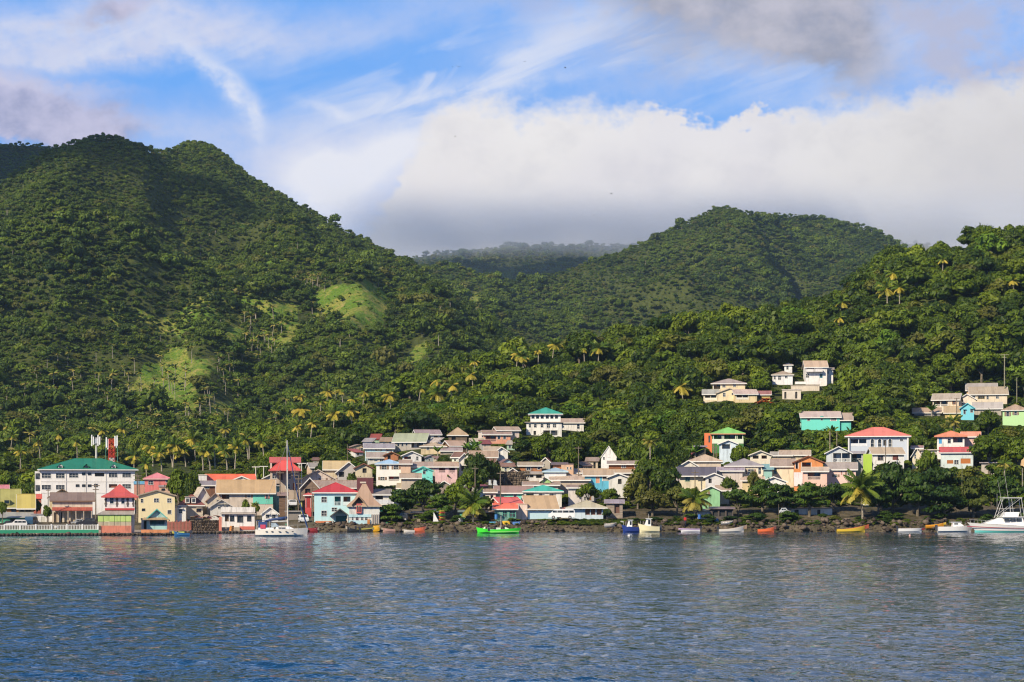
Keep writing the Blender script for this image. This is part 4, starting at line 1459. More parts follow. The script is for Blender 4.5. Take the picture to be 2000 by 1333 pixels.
house('blue roofed shed just visible between the white block and the pink house', 262, 282, 955, 946, 940, (.55, .28, .2), (0.10, 0.38, 0.55), 'shed', 450, 5, sides=False, ov=.1, name='shed', cat_='shed')
house('coral pink house with pink hipped roof above the cream house', 283, 331, 975, 936, 925, (0.74, 0.17, 0.16), (0.68, 0.20, 0.22), 'hip', 445, 8, ops=W_((290, 299, 940, 947), (323, 328, 938, 942)), ov=.4, rust=.05, fas=(.7, .45, .42), found=6)
house('small peach flat roofed annexe against the coral pink house', 311, 338, 985, 951, 948, (0.66, 0.42, 0.30), (0.5, .42, .36), 'shed', 438, 4, ops=[('g', 316, 322, 955, 958, DARK), ('g', 329, 335, 954, 958, DARK)], sides=False, ov=.15, name='annexe', cat_='building')
house('tall pale yellow house with wide low gable behind the turquoise kiosk', 271, 341, 1034, 968, 958, (0.72, 0.60, 0.34), (0.33, 0.27, 0.22), 'gy', 412, 9,
      ops=W_((275.5, 280, 975, 982), (301, 310, 974, 981), (326.5, 334, 974, 982), (327, 334, 997, 1004)) + [('g', 278, 283.5, 994, 998, DARK)], ov=.4, fas=(.35, .28, .22), wm=paint((0.74, 0.62, 0.35), .75, .12))
_r, lx, lz, s, W, H = house('tiny turquoise kiosk with pointed teal gable at the sea wall', 287, 326, 1034, 1013, 995, (0.35, 0.62, 0.62), (0.12, 0.40, 0.38), 'gy', 361, 2.6,
      ops=[('r', 291, 323, 1016, 1025, (.1, .3, .3))], ov=.5, rust=.3, name='kiosk', cat_='kiosk', fas=(.10, .42, .38), sides=False)
b = MB(); b.hexa([(lx(276), -1.0, lz(1016)), (lx(331), -1.0, lz(1016)), (lx(327), 0.0, lz(1012)), (lx(282), 0.0, lz(1012)), (lx(276), -1.0, lz(1015)), (lx(331), -1.0, lz(1015)), (lx(327), 0, lz(1011)), (lx(282), 0, lz(1011))], metal_roof(RTAN, .5)); b.build('awning', _r)
house('white lean-to beside the turquoise kiosk', 276, 287.5, 1035, 1015, None, WHITE, RGREY, 'flat', 361.5, 2.6, ops=[('d', 281, 286, 1018, 1034)], sides=False, ov=.1, name='lean_to', cat_='shed')
house('orange painted plinth wall under the turquoise kiosk', 276, 330, 1042, 1035, None, (0.66, 0.24, 0.08), None, 'none', 357.5, 2.2, sides=False, name='plinth_wall', cat_='wall')

_r, lx, lz, s, W, H = house('brown mansard roofed house with two pale dormers', 352, 396, 1008, 988, 968, BEIGE, (0.22, 0.07, 0.045), 'hip', 420, 8, run=2.0, ops=W_((384, 392, 994, 1000, BROWN)), rust=.1)
for q in (366, 378):
    d_ = MB(); X = lx(q); d_.box(X - .45, X + .45, -.1, 2.2, lz(983), lz(971), paint(WHITE)); d_.box(X - .6, X + .6, -.3, 2.3, lz(971), lz(970), plain((.5, .4, .33))); dd = d_.build('dormer', _r)
    MB().box(X - .28, X + .28, -.16, -.11, lz(981), lz(974), glass_dark()).build('window', dd)
house('small white box annexe below the brown mansard roof', 342, 363, 1012, 991, 989, WHITE, RGREY, 'shed', 414, 4, ops=W_((349, 356, 995, 1003)), ov=.1, sides=False, name='annexe', cat_='building')
house('steep white A-frame gable behind the brown mansard house', 378, 415, 990, 983, 952, (0.70, 0.66, 0.60), (0.55, 0.50, 0.43), 'gy', 428, 7, yaw=12, sides=False, fas=(.7, .68, .62))
house('grey roofed brown house behind the white A-frame', 392, 420, 975, 948, 941, (0.20, 0.09, 0.05), RGREY, 'gx', 440, 6, ops=W_((401, 408, 948, 955)), sides=False)
house('small tan cottage with dark brown gable right of the A-frame', 405, 436, 998, 977, 964, BEIGE, (0.22, 0.13, 0.09), 'gy', 424, 6, ops=W_((423, 428, 973 + 5, 983)), sides=False, fas=(.3, .2, .15))
house('pale grey gabled cottage behind the flat roofed white house', 411, 455, 1012, 990, 976, (0.60, 0.57, 0.53), RGREY, 'gy', 416, 7, ops=W_((426, 434, 992 - 6, 994), (438, 446, 991 - 5, 992)), sides=False, fas=(.55, .5, .46))
_r, lx, lz, s, W, H = house('single storey flat roofed white house with dark windows and coral base', 433, 497, 1035, 1003, None, (0.78, 0.74, 0.71), (0.7, .66, .62), 'flat', 391, 6,
      ops=[('d', 439.5, 447, 1006, 1019, (.12, .08, .05)), ('g', 450, 457, 1008, 1018, DARK), ('g', 464, 474, 1008, 1020, DARK), ('g', 483, 490, 1008, 1018, DARK)], ov=.05)
b = MB(); b.box(-W / 2 - .1, W / 2 + .1, -.12, 6, lz(1003) + .2, lz(991), paint((.74, .70, .67))); b.box(-W / 2 - .3, W / 2 + .3, -.5, -.1, lz(1004.5), lz(1003), plain((.45, .4, .36))); b.build('parapet', _r)
b = MB(); b.box(lx(468), lx(497), -.1, -.005, lz(1035), lz(1028.5), paint((.62, .13, .08))); b.build('base_wall', _r)
b = MB(); b.box(lx(433), lx(468), -1.0, -.2, lz(1038), lz(1030), paint((.42, .34, .26))); b.build('terrace_wall', _r)
house('little white gabled cottage beside the moored sailing yacht', 512, 543, 1016, 1003, 991, (0.78, 0.75, 0.73), (.66, .62, .58), 'gy', 412, 6, ops=W_((519, 526, 1006, 1012), (531, 538, 1006, 1012)), sides=False, ov=.3)

_r, lx, lz, s, W, H = house('long house with broad tan roof and turquoise end wall', 428, 533, 990, 962, 939, (0.60, 0.50, 0.42), (0.56, 0.40, 0.24), 'gx', 428, 10,
      ops=[('r', 432, 450, 962.5, 975, (.3, .08, .04)), ('w', 483, 489, 965, 972)], ov=.6, rust=.12)
b = MB(); b.box(lx(494), lx(532.7), -.07, -.004, lz(985), lz(962.5), paint((0.12, 0.60, 0.47))); tq = b.build('turquoise_wall', _r)
b = MB(); b.box(lx(517), lx(526), -.16, -.075, lz(974), lz(967), plain((.7, .3, .28))); b.box(lx(519), lx(524), -.19, -.165, lz(974), lz(965.6), glass_dark()); b.build('window', _r)
house('long building with bright orange-red roof behind the broad tan roof', 404, 496, 960, 940, 928, (.62, .5, .42), (0.78, 0.13, 0.04), 'gx', 452, 8, sides=False, rust=.05)
house('white flat building at the left end of the bright orange-red roof', 388, 404, 955, 929, None, (.74, .72, .70), (.6, .6, .6), 'flat', 450, 6, sides=False, name='annexe', cat_='building', ov=.1)
house('white gable standing in front of the bright orange-red roof', 447, 497, 958, 941, 931, (.72, .66, .58), (.55, .45, .36), 'gy', 444, 6, sides=False, ov=.3)
house('low pale house at the foot of the twin lamp posts', 515, 540, 950, 934, 928, (.6, .58, .55), RGREY, 'gy', 455, 6, sides=False)

# --- the red tower house and the street steps
_r, lx, lz, s, W, H = house('tall weathered house with red parapet and open top floor behind the yacht mast', 528, 586, 985, 920, None, (0.46, 0.37, 0.30), (.5, .3, .28), 'flat', 440, 9,
      ops=[('g', 532, 540, 926, 935), ('d', 545, 552, 926, 938, (.1, .05, .04)), ('g', 560, 568, 926, 936), ('g', 574, 582, 928, 936), ('d', 540, 548, 945, 960), ('g', 558, 566, 946, 955), ('d', 572, 580, 944, 958, (.4, .1, .07))])
for q in (529.5, 548, 567, 584.5):
    MB().box(lx(q) - .2, lx(q) + .2, .1, .5, lz(920) + .2, lz(904), paint((.55, .45, .38))).build('post', _r)
b = MB(); b.box(-W / 2 - .2, W / 2 + .2, 0, 9, lz(904), lz(893), paint((0.60, 0.12, 0.13))); b.build('parapet', _r)
roof_hip(6.0, 4, lz(919), 2.0, .3, .1, metal_roof(RRED, .05), _r, (.5, .1, .1), y0=-3.8, name='porch_roof')
house('narrow red kiosk on the steps below the red tower house', 596, 608, 995, 968, 964, (0.60, 0.05, 0.05), (.6, .08, .06), 'hip', 420, 3, ops=[('o', 598, 606, 973, 992, (.35, .03, .03))], sides=False, name='kiosk', cat_='kiosk')
house('turquoise painted shed halfway up the street behind the mast', 533, 545, 985, 950, None, (.25, .55, .48), (.4, .4, .36), 'flat', 432, 4, sides=False, name='shed', cat_='shed')
house('rust brown shack with slatted front beside the street steps', 545, 560, 1005, 968, 962, (.22, .15, .10), (.3, .2, .15), 'shed', 424, 4, wm=wood((.2, .13, .09)), sides=False, name='shack', cat_='shack')
house('yellow green painted corner building on the street', 576, 590, 1008, 978, None, (.52, .50, .10), (.4, .35, .2), 'flat', 427, 4, sides=False, name='corner_building', cat_='building', ops=[('d', 580, 586, 992, 1006)])
house('grey concrete retaining house under the parked cars on the street', 560, 588, 1020, 1000, None, (.24, .21, .19), (.3, .28, .26), 'flat', 415, 4, sides=False, name='retaining_wall', cat_='wall')

# --- centre left
house('wide pinkish gabled hall above the street', 583, 660, 965, 939, 918, (0.62, 0.50, 0.43), (0.55, 0.45, 0.38), 'gy', 445, 12, ops=W_((627, 635, 934, 939), (650, 655, 934, 940)), ov=.4, fas=(.5, .42, .36), sides=False)
house('long house with weathered grey-brown roof behind the red hipped roof', 610, 694, 975, 953, 940, (.55, .48, .42), (0.40, 0.32, 0.27), 'gx', 432, 9, rust=.6, sides=False, ops=W_((615, 622, 956, 962)))
house('dark gabled wooden house beside the grey-brown roof', 588, 622, 990, 952, 934, (.30, .22, .17), (.40, .32, .26), 'gy', 428, 7, sides=False, wm=wood((.28, .2, .15)), ops=[('d', 596, 606, 955, 968)])
_r, lx, lz, s, W, H = house('light blue two storey house with bright red hipped roof at the waterfront', 614, 697, 1031, 963, 944, (0.42, 0.68, 0.74), (0.50, 0.025, 0.03), 'hip', 409, 9,
      ops=[('w', 628, 638, 971, 981), ('w', 628, 638, 998, 1008), ('v', 652, 667, 970, 988, (.05, .35, .3)), ('vs', 669, 686, 970, 988, (.3, .15, .1)), ('g', 648, 658, 992, 999), ('d', 656, 677, 1008, 1021, (.05, .22, .22))], ov=.5, rust=.02, wm=paint((0.42, 0.70, 0.76), .7, .12), rail=(.6, .72, .74))
b = MB(); b.box(lx(616), lx(647), -.25, -.005, lz(1032), lz(1018), paint((.68, .20, .06))); b.build('base_wall', _r)
roof_gy(3.4, 2.2, lz(1006), 1.3, .3, .1, metal_roof((.12, .10, .09), .1), _r, (.1, .09, .08), y0=-2.2, name='porch_roof', cx=lx(664))
for q in (650, 679): MB().box(lx(q) - .09, lx(q) + .09, -2.1, -1.95, -.6, lz(1006), plain((.6, .6, .58))).build('post', _r)
for q in (655.5, 685.5): pass
_r, lx, lz, s, W, H = house('white and pale blue restaurant under a tall flaring straw coloured roof', 682, 741, 1028, 989, 943, (0.62, 0.62, 0.60), (0.52, 0.36, 0.24), 'hip', 406, 5.6, flare=.28, ov=.5, rust=.05, fas=(.5, .40, .3),
      ops=[('g', 687, 690.5, 1011, 1016), ('g', 695, 700, 1011, 1016, (.5, .35, .4)), ('g', 705, 709.5, 1011, 1016), ('g', 713, 718, 1011, 1016)], name='restaurant', cat_='building')
b = MB(); b.box(lx(681), lx(725), -.12, -.004, lz(1010.5), lz(1005), paint((.42, .66, .74))); b.box(lx(681), lx(725), -.12, -.004, lz(1028), lz(1017), paint((.42, .66, .74))); b.build('blue_wall', _r)
d_ = MB(); X = lx(701); wr = paint((.6, .10, .08)); d_.box(X - .5, X + .5, -.45, 1.5, lz(1003), lz(984), wr); dd = d_.build('dormer', _r)
f = MB(); tm = metal_roof((.45, .33, .24), .1)
for sg in (1, -1):
    P = [(X - sg * 1.5, -.9, lz(987)), (X, -.9, lz(970)), (X, 2.4, lz(968)), (X - sg * 1.0, 1.2, lz(984))]
    f.hexa([(a, b_, c - .08) for a, b_, c in P] + [(a, b_, c + .06) for a, b_, c in P], tm)
f.build('dormer_roof', dd)
for q in (697.8, 702.2): MB().box(lx(q) - .03, lx(q + 2) , -.5, -.46, lz(1000), lz(988), glass_dark()).build('window', dd)
b = MB(); b.box(lx(703), lx(715), 2.2, 3.4, lz(944), lz(941), paint((.6, .5, .4))); b.build('roof_cap', _r)
for q in (727, 731, 735, 739): MB().box(lx(q) - .12, lx(q) + .12, -.2, .05, -1, lz(1005), plain((.42, .38, .34))).build('post', _r)
house('maroon flat topped box building behind the straw coloured roof', 697, 729, 975, 934, None, (0.15, 0.04, 0.05), (.5, .42, .36), 'flat', 424, 6, sides=False, ov=.05, name='building', cat_='building')
house('low white house with grey roof between the straw roof and the big almond tree', 725, 760, 982, 966, 957, (.66, .64, .6), RGREY, 'gx', 424, 6, ops=[('d', 733, 748, 968, 977)], sides=False)
house('green gabled cottage above the big almond tree', 758, 800, 985, 966, 957, (.62, .6, .52), (0.08, 0.20, 0.08), 'gy', 428, 6, ops=[('d', 766, 774, 966, 976), ('w', 784, 791, 966, 974)], sides=False, fas=(.1, .22, .1))
house('pale blue shopfront half hidden by the big almond tree', 733, 765, 1012, 985, 978, (.45, .66, .72), (.6, .66, .7), 'gx', 415, 6, ops=[('d', 742, 757, 988, 1000, (.03, .3, .22))], sides=False, ov=.4, name='shop_building', cat_='shop')

# --- the hillside cluster, centre
house('white two storey house with light blue hipped roof', 735, 784, 950, 907, 899, (0.76, 0.75, 0.73), (0.32, 0.52, 0.72), 'hip', None, 9,
      ops=W_((746, 755, 909, 917), (769, 778, 909, 917), (743, 751, 932, 938)) + [('v', 758, 781, 931, 940, (.6, .06, .04))], ov=.4, rust=.03, fas=(.6, .66, .7), wm=paint((.76, .75, .73), .75, .1))
house('light blue house with grey roof and red door highest on the left of the cluster', 713, 768, 895, 876, 868, (.42, .64, .72), (.48, .45, .40), 'gx', None, 8, ops=[('w', 737, 742, 876, 881), ('v', 752, 767, 876, 883, (.6, .05, .03))])
house('low house with wide grey roof below the light blue house', 718, 752, 905, 894, 885, (.60, .60, .56), (.48, .43, .38), 'gx', None, 7, ops=[('g', 722, 728, 896, 900), ('d', 731, 737, 895, 901, (.5, .6, .6)), ('g', 742, 748, 896, 901)])
house('orange-brown gabled hut between grey roofs', 751, 778, 902, 889, 883, (.45, .16, .06), (.52, .43, .34), 'gy', None, 6, ops=[('d', 757, 763, 890, 898)], sides=False, fas=(.25, .12, .07))
house('cream roofed barn-like house above the dark gabled one', 634, 680, 935, 917, 902, (.6, .5, .34), (0.62, 0.50, 0.30), 'gx', 455, 9, sides=False, rust=.15)
house('grey house with layered gable near the tree line', 658, 705, 945, 922, 903, (.46, .43, .42), (.42, .39, .38), 'gy', 448, 8, sides=False, ops=[('d', 662, 672, 922, 932), ('d', 690, 700, 922, 930)])
house('small cream cottage with dark red-brown gable', 694, 727, 938, 914, 906, (.62, .52, .34), (.18, .06, .04), 'gy', 446, 7, sides=False, fas=(.2, .08, .05), ops=[('d', 708, 716, 915, 924)])
_h2 = house('long grey-beige house with pale green roof near the top of the cluster', 769, 830, 880, 863, 848, (.42, .38, .34), (0.38, 0.46, 0.30), 'gx', None, 9, yaw=-8,
      ops=[('g', 776, 780, 864, 872), ('g', 784, 788, 864, 872), ('g', 792, 796, 863, 871), ('r', 802, 828, 863, 875, (.6, .6, .6))], rust=.1)
house('white arched house with brownish roof at the top of the cluster', 815, 860, 868, 849, 841, (.70, .67, .64), (.48, .36, .30), 'gx', None, 8, ops=[('g', 826, 831, 851, 858, (.4, .38, .36)), ('g', 837, 842, 850, 857), ('d', 848, 855, 852, 862)], yaw=8)
house('dark timber house under a pyramidal tan roof at the edge of the trees', 876, 912, 866, 851, 836, (.20, .15, .12), (.56, .43, .30), 'hip', None, 8, ops=[('d', 882, 890, 852, 860)], wm=wood((.2, .15, .11)), rust=.1)
house('little brown hut with tan gable-ended roof below the pyramidal roof', 880, 911, 882, 871, 862, (.16, .10, .08), (.58, .42, .30), 'gx', None, 6, yaw=20, wm=wood((.18, .11, .08)), rust=.05)
house('cream house with tan hipped roof in the middle of the cluster', 822, 870, 888, 873, 866, (.66, .52, .30), (.52, .42, .30), 'hip', None, 8, ops=W_((833, 838, 874, 879), (851, 857, 874, 879)))
house('white cottage with low grey gable and red door left of the bamboo clump', 786, 823, 906, 890, 882, (.66, .65, .66), (.50, .46, .44), 'gy', None, 7, ops=[('vs', 788, 804, 892, 901, (.6, .07, .05)), ('g', 813, 817, 892, 899)], sides=False)
house('bright turquoise gabled cottage with one small window', 808, 845, 936, 920, 912, (0.14, 0.66, 0.60), (.60, .50, .56), 'gy', 452, 8, ops=W_((826, 831, 918, 926)), fas=(.1, .5, .46), sides=False, ov=.3, wm=paint((0.13, 0.66, 0.60), .7, .08))
house('pink house with tan roof and two open verandas', 850, 893, 938, 912, 904, (.72, .46, .46), (.56, .42, .30), 'gx', 452, 8, ops=[('v', 856, 871, 913, 924, (.4, .15, .1)), ('v', 876, 890, 913, 924, (.4, .15, .1))], rail=(.7, .5, .5))
house('lavender roofed low house between the blue roof and the turquoise cottage', 790, 850, 922, 912, 904, (.6, .5, .46), (.56, .45, .44), 'gx', 462, 8, sides=False)
house('small peach cottage with tan roof left of the turquoise one', 783, 802, 925, 906, 900, (.66, .42, .30), (.58, .46, .36), 'gx', 460, 5, sides=False)
house('tan roofed shack stepping down beside the white blue-roofed house', 784, 820, 942, 934, 926, (.5, .42, .34), (.56, .46, .36), 'gx', 446, 6, sides=False, rust=.5)
house('tall narrow cream house half behind the round mango tree', 896, 918, 940, 897, 886, (.68, .64, .56), (.60, .48, .32), 'gy', 456, 8, ops=[('d', 901, 908, 910, 920)], sides=False)
house('long tan roof running behind the round mango tree', 918, 970, 905, 893, 882, (.6, .5, .4), (.56, .43, .30), 'gx', None, 7, sides=False)
house('white house with two dark windows under the tan ridge', 947, 975, 896, 880, 874, (.66, .62, .56), (.50, .42, .36), 'gx', None, 6, ops=W_((955, 961, 881, 886)), sides=False)
house('small white gabled house at the right end of the tan ridge', 968, 992, 900, 882, 874, (.72, .70, .68), (.55, .5, .45), 'gy', None, 6, ops=[('g', 972, 977, 884, 891)], sides=False)
house('lumpy brown roofed shack above the shore trees', 855, 880, 955, 948, 940, (.3, .24, .2), (.44, .33, .26), 'gy', 440, 6, sides=False, rust=.7, name='shack', cat_='shack')
house('small flat roofed tan house left of the cream house in the cluster', 860, 900, 880 + 8, 881, 876, (.55, .45, .36), (.5, .4, .3), 'gx', None, 5, sides=False)

# --- orange pair near the tree line
house('salmon orange gabled house with open veranda near the tree line', 945, 997, 868, 849, 842, (0.70, 0.30, 0.18), (.48, .36, .32), 'gx', None, 8, ops=[('v', 947, 970, 851, 863, (.25, .06, .04)), ('g', 972, 977, 851, 858), ('g', 983, 988, 851, 858)], rail=(.68, .42, .34), stilts=2.2, yaw=4)
house('pale grey cube house left of the salmon orange one', 934, 960, 866, 843, 841, (.60, .54, .50), (.5, .42, .38), 'shed', None, 6, ops=W_((941, 945, 848, 854)), sides=False, ov=.3)
house('cream house with a gable end right of the salmon orange one', 972, 1014, 866, 841, 835, (.68, .54, .48), (.56, .45, .36), 'gx', None, 7, ops=[('g', 1001, 1006, 845, 851)], yaw=10, sides=False)

# --- the white mansion
_r, lx, lz, s, W, H = house('large white two tier house with green hipped roof standing alone among trees', 1028, 1097, 852, 826, None, (.78, .76, .73), (.6, .56, .52), 'flat', None, 10,
      ops=[('g', 1033, 1037, 829, 835), ('g', 1043, 1048, 829, 835), ('g', 1056, 1061, 829, 835), ('g', 1068, 1074, 828, 836), ('g', 1080, 1086, 829, 835), ('d', 1042, 1047, 842, 850), ('r', 1060, 1090, 841, 851)], ov=.5, name='mansion')
u = MB(); um = paint((.76, .75, .73), .75, .1); uo = []
for a in (1038, 1047, 1056, 1066, 1075, 1084): uo.append((lx(a) - lx(1036), lx(a + 6) - lx(1036), lz(818), lz(811), .5))
uw = lx(1095) - lx(1036)
wall_face(u, uw, lz(826) + .22, lz(809), uo, lambda a, q, v: (lx(1036) + a, 1 + q, v), um, paint((.2, .18, .16)))
u.box(lx(1036), lx(1095), 1.6, 9, lz(826) + .22, lz(809) - .002, um)
uo_ = u.build('upper_storey', _r)
for (a, b, c, e, _) in uo: MB().box(lx(1036) + a + .1, lx(1036) + b - .1, 1.3, 1.38, c, e, glass_dark()).build('window', uo_)
roof_hip(uw, 8, lz(808.5), (808 - 798) * s * 1.35, .7, .1, metal_roof((.02, .33, .24), .03), _r, TRIM, y0=1, name='upper_roof', cx=(lx(1036) + lx(1095)) / 2)
house('long low white wing with pinkish roof right of the mansion', 1095, 1140, 842, 826, 819, (.74, .72, .70), (.56, .46, .42), 'gx', None, 8, ops=[('g', 1127, 1132, 829, 838)], sides=False)

# --- centre, waterfront
house('low white house with brown sheet roof in the ruined terrace', 1014, 1058, 921, 910, 904, (.48, .18, .06), (.52, .45, .38), 'gx', None, 6, ops=[('w', 1029, 1036, 911, 919), ('w', 1050, 1055, 911, 917)], sides=False, rust=.2)
house('small grey and white lean-to under the orange-brown terrace house', 1028, 1062, 936, 926, 921, (.62, .58, .54), (.6, .55, .5), 'shed', 446, 5, ops=[('d', 1035, 1042, 927, 933), ('d', 1047, 1058, 927, 934)], sides=False, name='lean_to', cat_='shed')
house('orange-brown shack with a dark mono-pitch roof', 1080, 1106, 925, 908, 903, (.40, .15, .06), (.22, .15, .12), 'shed', 448, 5, sides=False, name='shack', cat_='shack', wm=wood((.42, .17, .08)))
house('peach plywood shed beside the orange-brown shack', 1096, 1120, 927, 908, None, (.66, .40, .24), (.3, .2, .16), 'flat', 446, 4, ops=[('g', 1113, 1116, 913, 917), ('g', 1107, 1110, 913, 917)], sides=False, name='shed', cat_='shed', ov=.05)
house('white cottage with pale blue hipped roof', 1063, 1106, 937, 922, 915, (.68, .70, .72), (0.42, 0.62, 0.72), 'hip', 440, 8, sides=False, rust=.02, fas=(.5, .66, .74))
house('small light green gabled shed', 1057, 1075, 948, 939, 933, (0.34, 0.60, 0.20), (.3, .45, .2), 'gy', 434, 5, sides=False, name='shed', cat_='shed')
house('low house with patched tan roof behind the green roof', 1024, 1090, 955, 948, 942, (.5, .4, .33), (.54, .42, .36), 'gx', 432, 7, sides=False, rust=.5)
house('long tan roofed row right of the light green shed', 1075, 1150, 948, 938, 929, (.45, .36, .28), (.52, .42, .32), 'gx', 437, 8, sides=False, rust=.4, yaw=-4)
house('long turquoise house with pinkish roof above the red roofed cottage', 966, 1036, 992, 963, 951, (0.12, 0.62, 0.50), (.58, .40, .36), 'gx', 422, 9, ops=W_((1003, 1009, 966, 973)) + [('r', 1022, 1033, 965, 978, (.05, .3, .25))], yaw=-3, rust=.15)
house('house with wide sea-green hipped roof and arched white windows', 1024, 1097, 975, 961, 949, (.70, .67, .6), (0.03, 0.42, 0.32), 'hip', 420, 8, ops=[('r', 1026, 1044, 963, 973, (.05, .4, .3)), ('w', 1052, 1059, 964, 969), ('w', 1073, 1081, 964, 969)], rust=.05)
house('pale cream corner house at the left end of the turquoise one', 948, 968, 990, 962, 957, (.68, .62, .5), RTAN, 'gx', 419, 6, ops=[('d', 958, 963, 968, 980)], sides=False)
house('cottage with steep red roof and red gable end', 979, 1020, 1000, 985, 973, (.64, .14, .12), (0.64, 0.10, 0.09), 'gx', 413, 6, yaw=24, sides=False, rust=.1)
house('orange-red roofed low shop with green glazed doors', 966, 1008, 1012, 994, 985, (.16, .36, .30), (0.72, 0.13, 0.06), 'gx', 409, 5, ops=[('g', 982, 990, 997, 1010, (.1, .45, .35)), ('g', 995, 1006, 997, 1010, (.1, .45, .35))], sides=False, name='shop_building', cat_='shop', rust=.05)
house('pale peach rendered wall of the shop beside the steep red roof', 1008, 1030, 1012, 986, None, (.74, .56, .46), (.6, .45, .36), 'flat', 411, 5, sides=False, name='annexe', cat_='building', ov=.05)
house('brown plank boathouse with open front beside the coconut palm', 932, 965, 1014, 1001, 994, (.16, .11, .08), (.42, .36, .31), 'shed', 412, 5, ops=[('d', 935, 946, 1003, 1013), ('d', 948, 962, 1003, 1013, (.35, .14, .05))], sides=False, name='boathouse', cat_='shed', wm=wood((.18, .12, .08)), rust=.7)
house('pale blue house with broad tan roof and strip windows facing the rocks', 1031, 1088, 1015, 993, 970, (0.48, 0.68, 0.76), (0.60, 0.44, 0.28), 'gx', 412, 8,
      ops=[('g', 1035, 1047, 993.6, 998, DARK), ('g', 1051, 1063, 993.6, 998, DARK), ('g', 1068, 1078, 993.6, 998, DARK)], yaw=10, ov=.5, rust=.08, wm=paint((0.48, .70, .80), .7, .08))
house('bungalow with cream-green roof and brown louvred veranda', 1113, 1178, 1012, 993, 979, (.50, .62, .74), (0.52, 0.50, 0.36), 'hip', 411, 8,
      ops=[('d', 1143, 1152, 994, 1006, (.2, .07, .04)), ('d', 1154, 1163, 994, 1006, (.2, .07, .04)), ('d', 1165, 1175, 994, 1006, (.2, .07, .04))], ov=.9, rust=.15, sides=False)
house('white flat wall with red edged awning behind the parked van', 1096, 1124, 1014, 995, 991, (.66, .74, .80), (.5, .2, .18), 'shed', 413, 4, sides=False, name='annexe', cat_='building')
house('grey plank shack with open brown doorway beyond the bungalow', 1184, 1216, 1006, 983, 976, (.30, .24, .20), (.50, .43, .37), 'shed', 413, 5, ops=[('d', 1200, 1210, 984, 1003, (.14, .07, .05))], sides=False, name='shack', cat_='shack', wm=wood((.36, .3, .25)), rust=.6)
house('pale pink wall house hidden behind the feathery tree', 1110, 1135, 988, 953, 949, (.62, .56, .54), RTAN, 'gx', 424, 5, sides=False)
house('white gable wall showing steep slope among the trees', 1174, 1204, 908, 893, 872, (.78, .77, .76), (.62, .6, .58), 'gy', 470, 7, sides=False, ov=.1, ops=[('g', 1178, 1181, 893, 898), ('g', 1187, 1190, 888, 893)])
house('long brown wooden shack with flat tan roof below the white gable', 1189, 1252, 921, 907, 902, (.26, .11, .05), (.58, .50, .40), 'gx', 450, 6, ops=[('w', 1214, 1222, 908, 914), ('w', 1240, 1248, 908, 914)], sides=False, name='shack', cat_='shack', wm=wood((.28, .12, .06)), rust=.1)
house('bright blue house front with white posts under a long tan roof', 1142, 1195, 950, 929, 919, (0.06, 0.42, 0.62), (.56, .44, .34), 'gx', 437, 8, ops=[('o', 1164, 1171, 930, 944, (.6, .3, .2)), ('v', 1176, 1192, 930, 940, (.3, .12, .1))], sides=False)
house('long tan roof over the bright blue house', 1125, 1250, 928, 924, 917, (.45, .36, .3), (.58, .46, .34), 'gx', 447, 7, sides=False, rust=.1, name='roofed_terrace', cat_='building')
house('white gabled cottage beside the bright blue house', 1189, 1226, 950, 932, 925, (.68, .66, .62), (.46, .36, .3), 'gy', 434, 7, ops=[('d', 1207, 1214, 936, 946)], sides=False)

# --- centre right, above the giant tree
_r, lx, lz, s, W, H = house('house on posts with lime green roof, orange side and green veranda', 1391, 1452, 890, 848, 836, (0.06, 0.22, 0.05), (0.20, 0.52, 0.10), 'hip', 500, 8,
      ops=[('r', 1393, 1411, 848.5, 862, (.1, .4, .1)), ('r', 1413, 1437, 848.5, 862, (.1, .35, .1)), ('r', 1439, 1451, 848.5, 862, (.1, .35, .1))], ov=.5, rust=.05, fas=(.62, .3, .18), rail=(.7, .68, .64))
railing(_r, -W / 2, W / 2, -.1, lz(867), lz(858), (.66, .74, .60), 'solid', 'balcony')
b = MB(); b.box(-W / 2 - 1.9, -W / 2 - .01, .4, 7, -2, lz(846), paint((0.72, 0.16, 0.03), .7, .1)); b.build('orange_wall', _r)
MB().box(-W / 2 - .9, -W / 2 - .5, .31, .38, lz(864), lz(851), glass_dark()).build('window', _r)
house('small pale blue cottage tucked under the lime green roofed house', 1405, 1440, 893, 867, 860, (.56, .68, .78), (.50, .62, .70), 'gy', 478, 7, ops=[('r', 1409, 1427, 868, 877, (.3, .35, .4))], sides=False)
house('open carport with thin slab roof left of the orange wall', 1358, 1378, 895, 873, 870, (.10, .09, .08), (.42, .36, .34), 'shed', 492, 5, sides=False, name='carport', cat_='shed', ops=[('d', 1360, 1376, 874, 892)])
house('sprawling tan patched roof left of the utility poles', 1345, 1408, 918, 902, 889, (.56, .46, .36), (.54, .43, .34), 'hip', 458, 9, sides=False, rust=.5)
house('white gable at the left end of the sprawling tan roof', 1328, 1362, 920, 910, 900, (.72, .68, .62), (.5, .42, .36), 'gy', 450, 7, sides=False)
house('cream house beneath a long dark grey lean roof', 1328, 1392, 950, 928, 914, (.66, .58, .42), (.14, .13, .13), 'gx', 438, 8, ops=[('w', 1339, 1347, 930, 940, (.2, .4, .25)), ('d', 1374, 1382, 929, 938)], sides=False, ov=.8, rust=.1)
house('low white and grey house with pale awning right of the dark roof', 1378, 1412, 950, 932, 925, (.60, .58, .58), (.56, .57, .60), 'gy', 433, 7, ops=[('d', 1384, 1390, 935, 944)], sides=False)
house('grey rendered wall house with rubble top', 1400, 1450, 937, 920, 914, (.58, .50, .46), (.5, .42, .38), 'gx', 443, 7, sides=False, rust=.7)
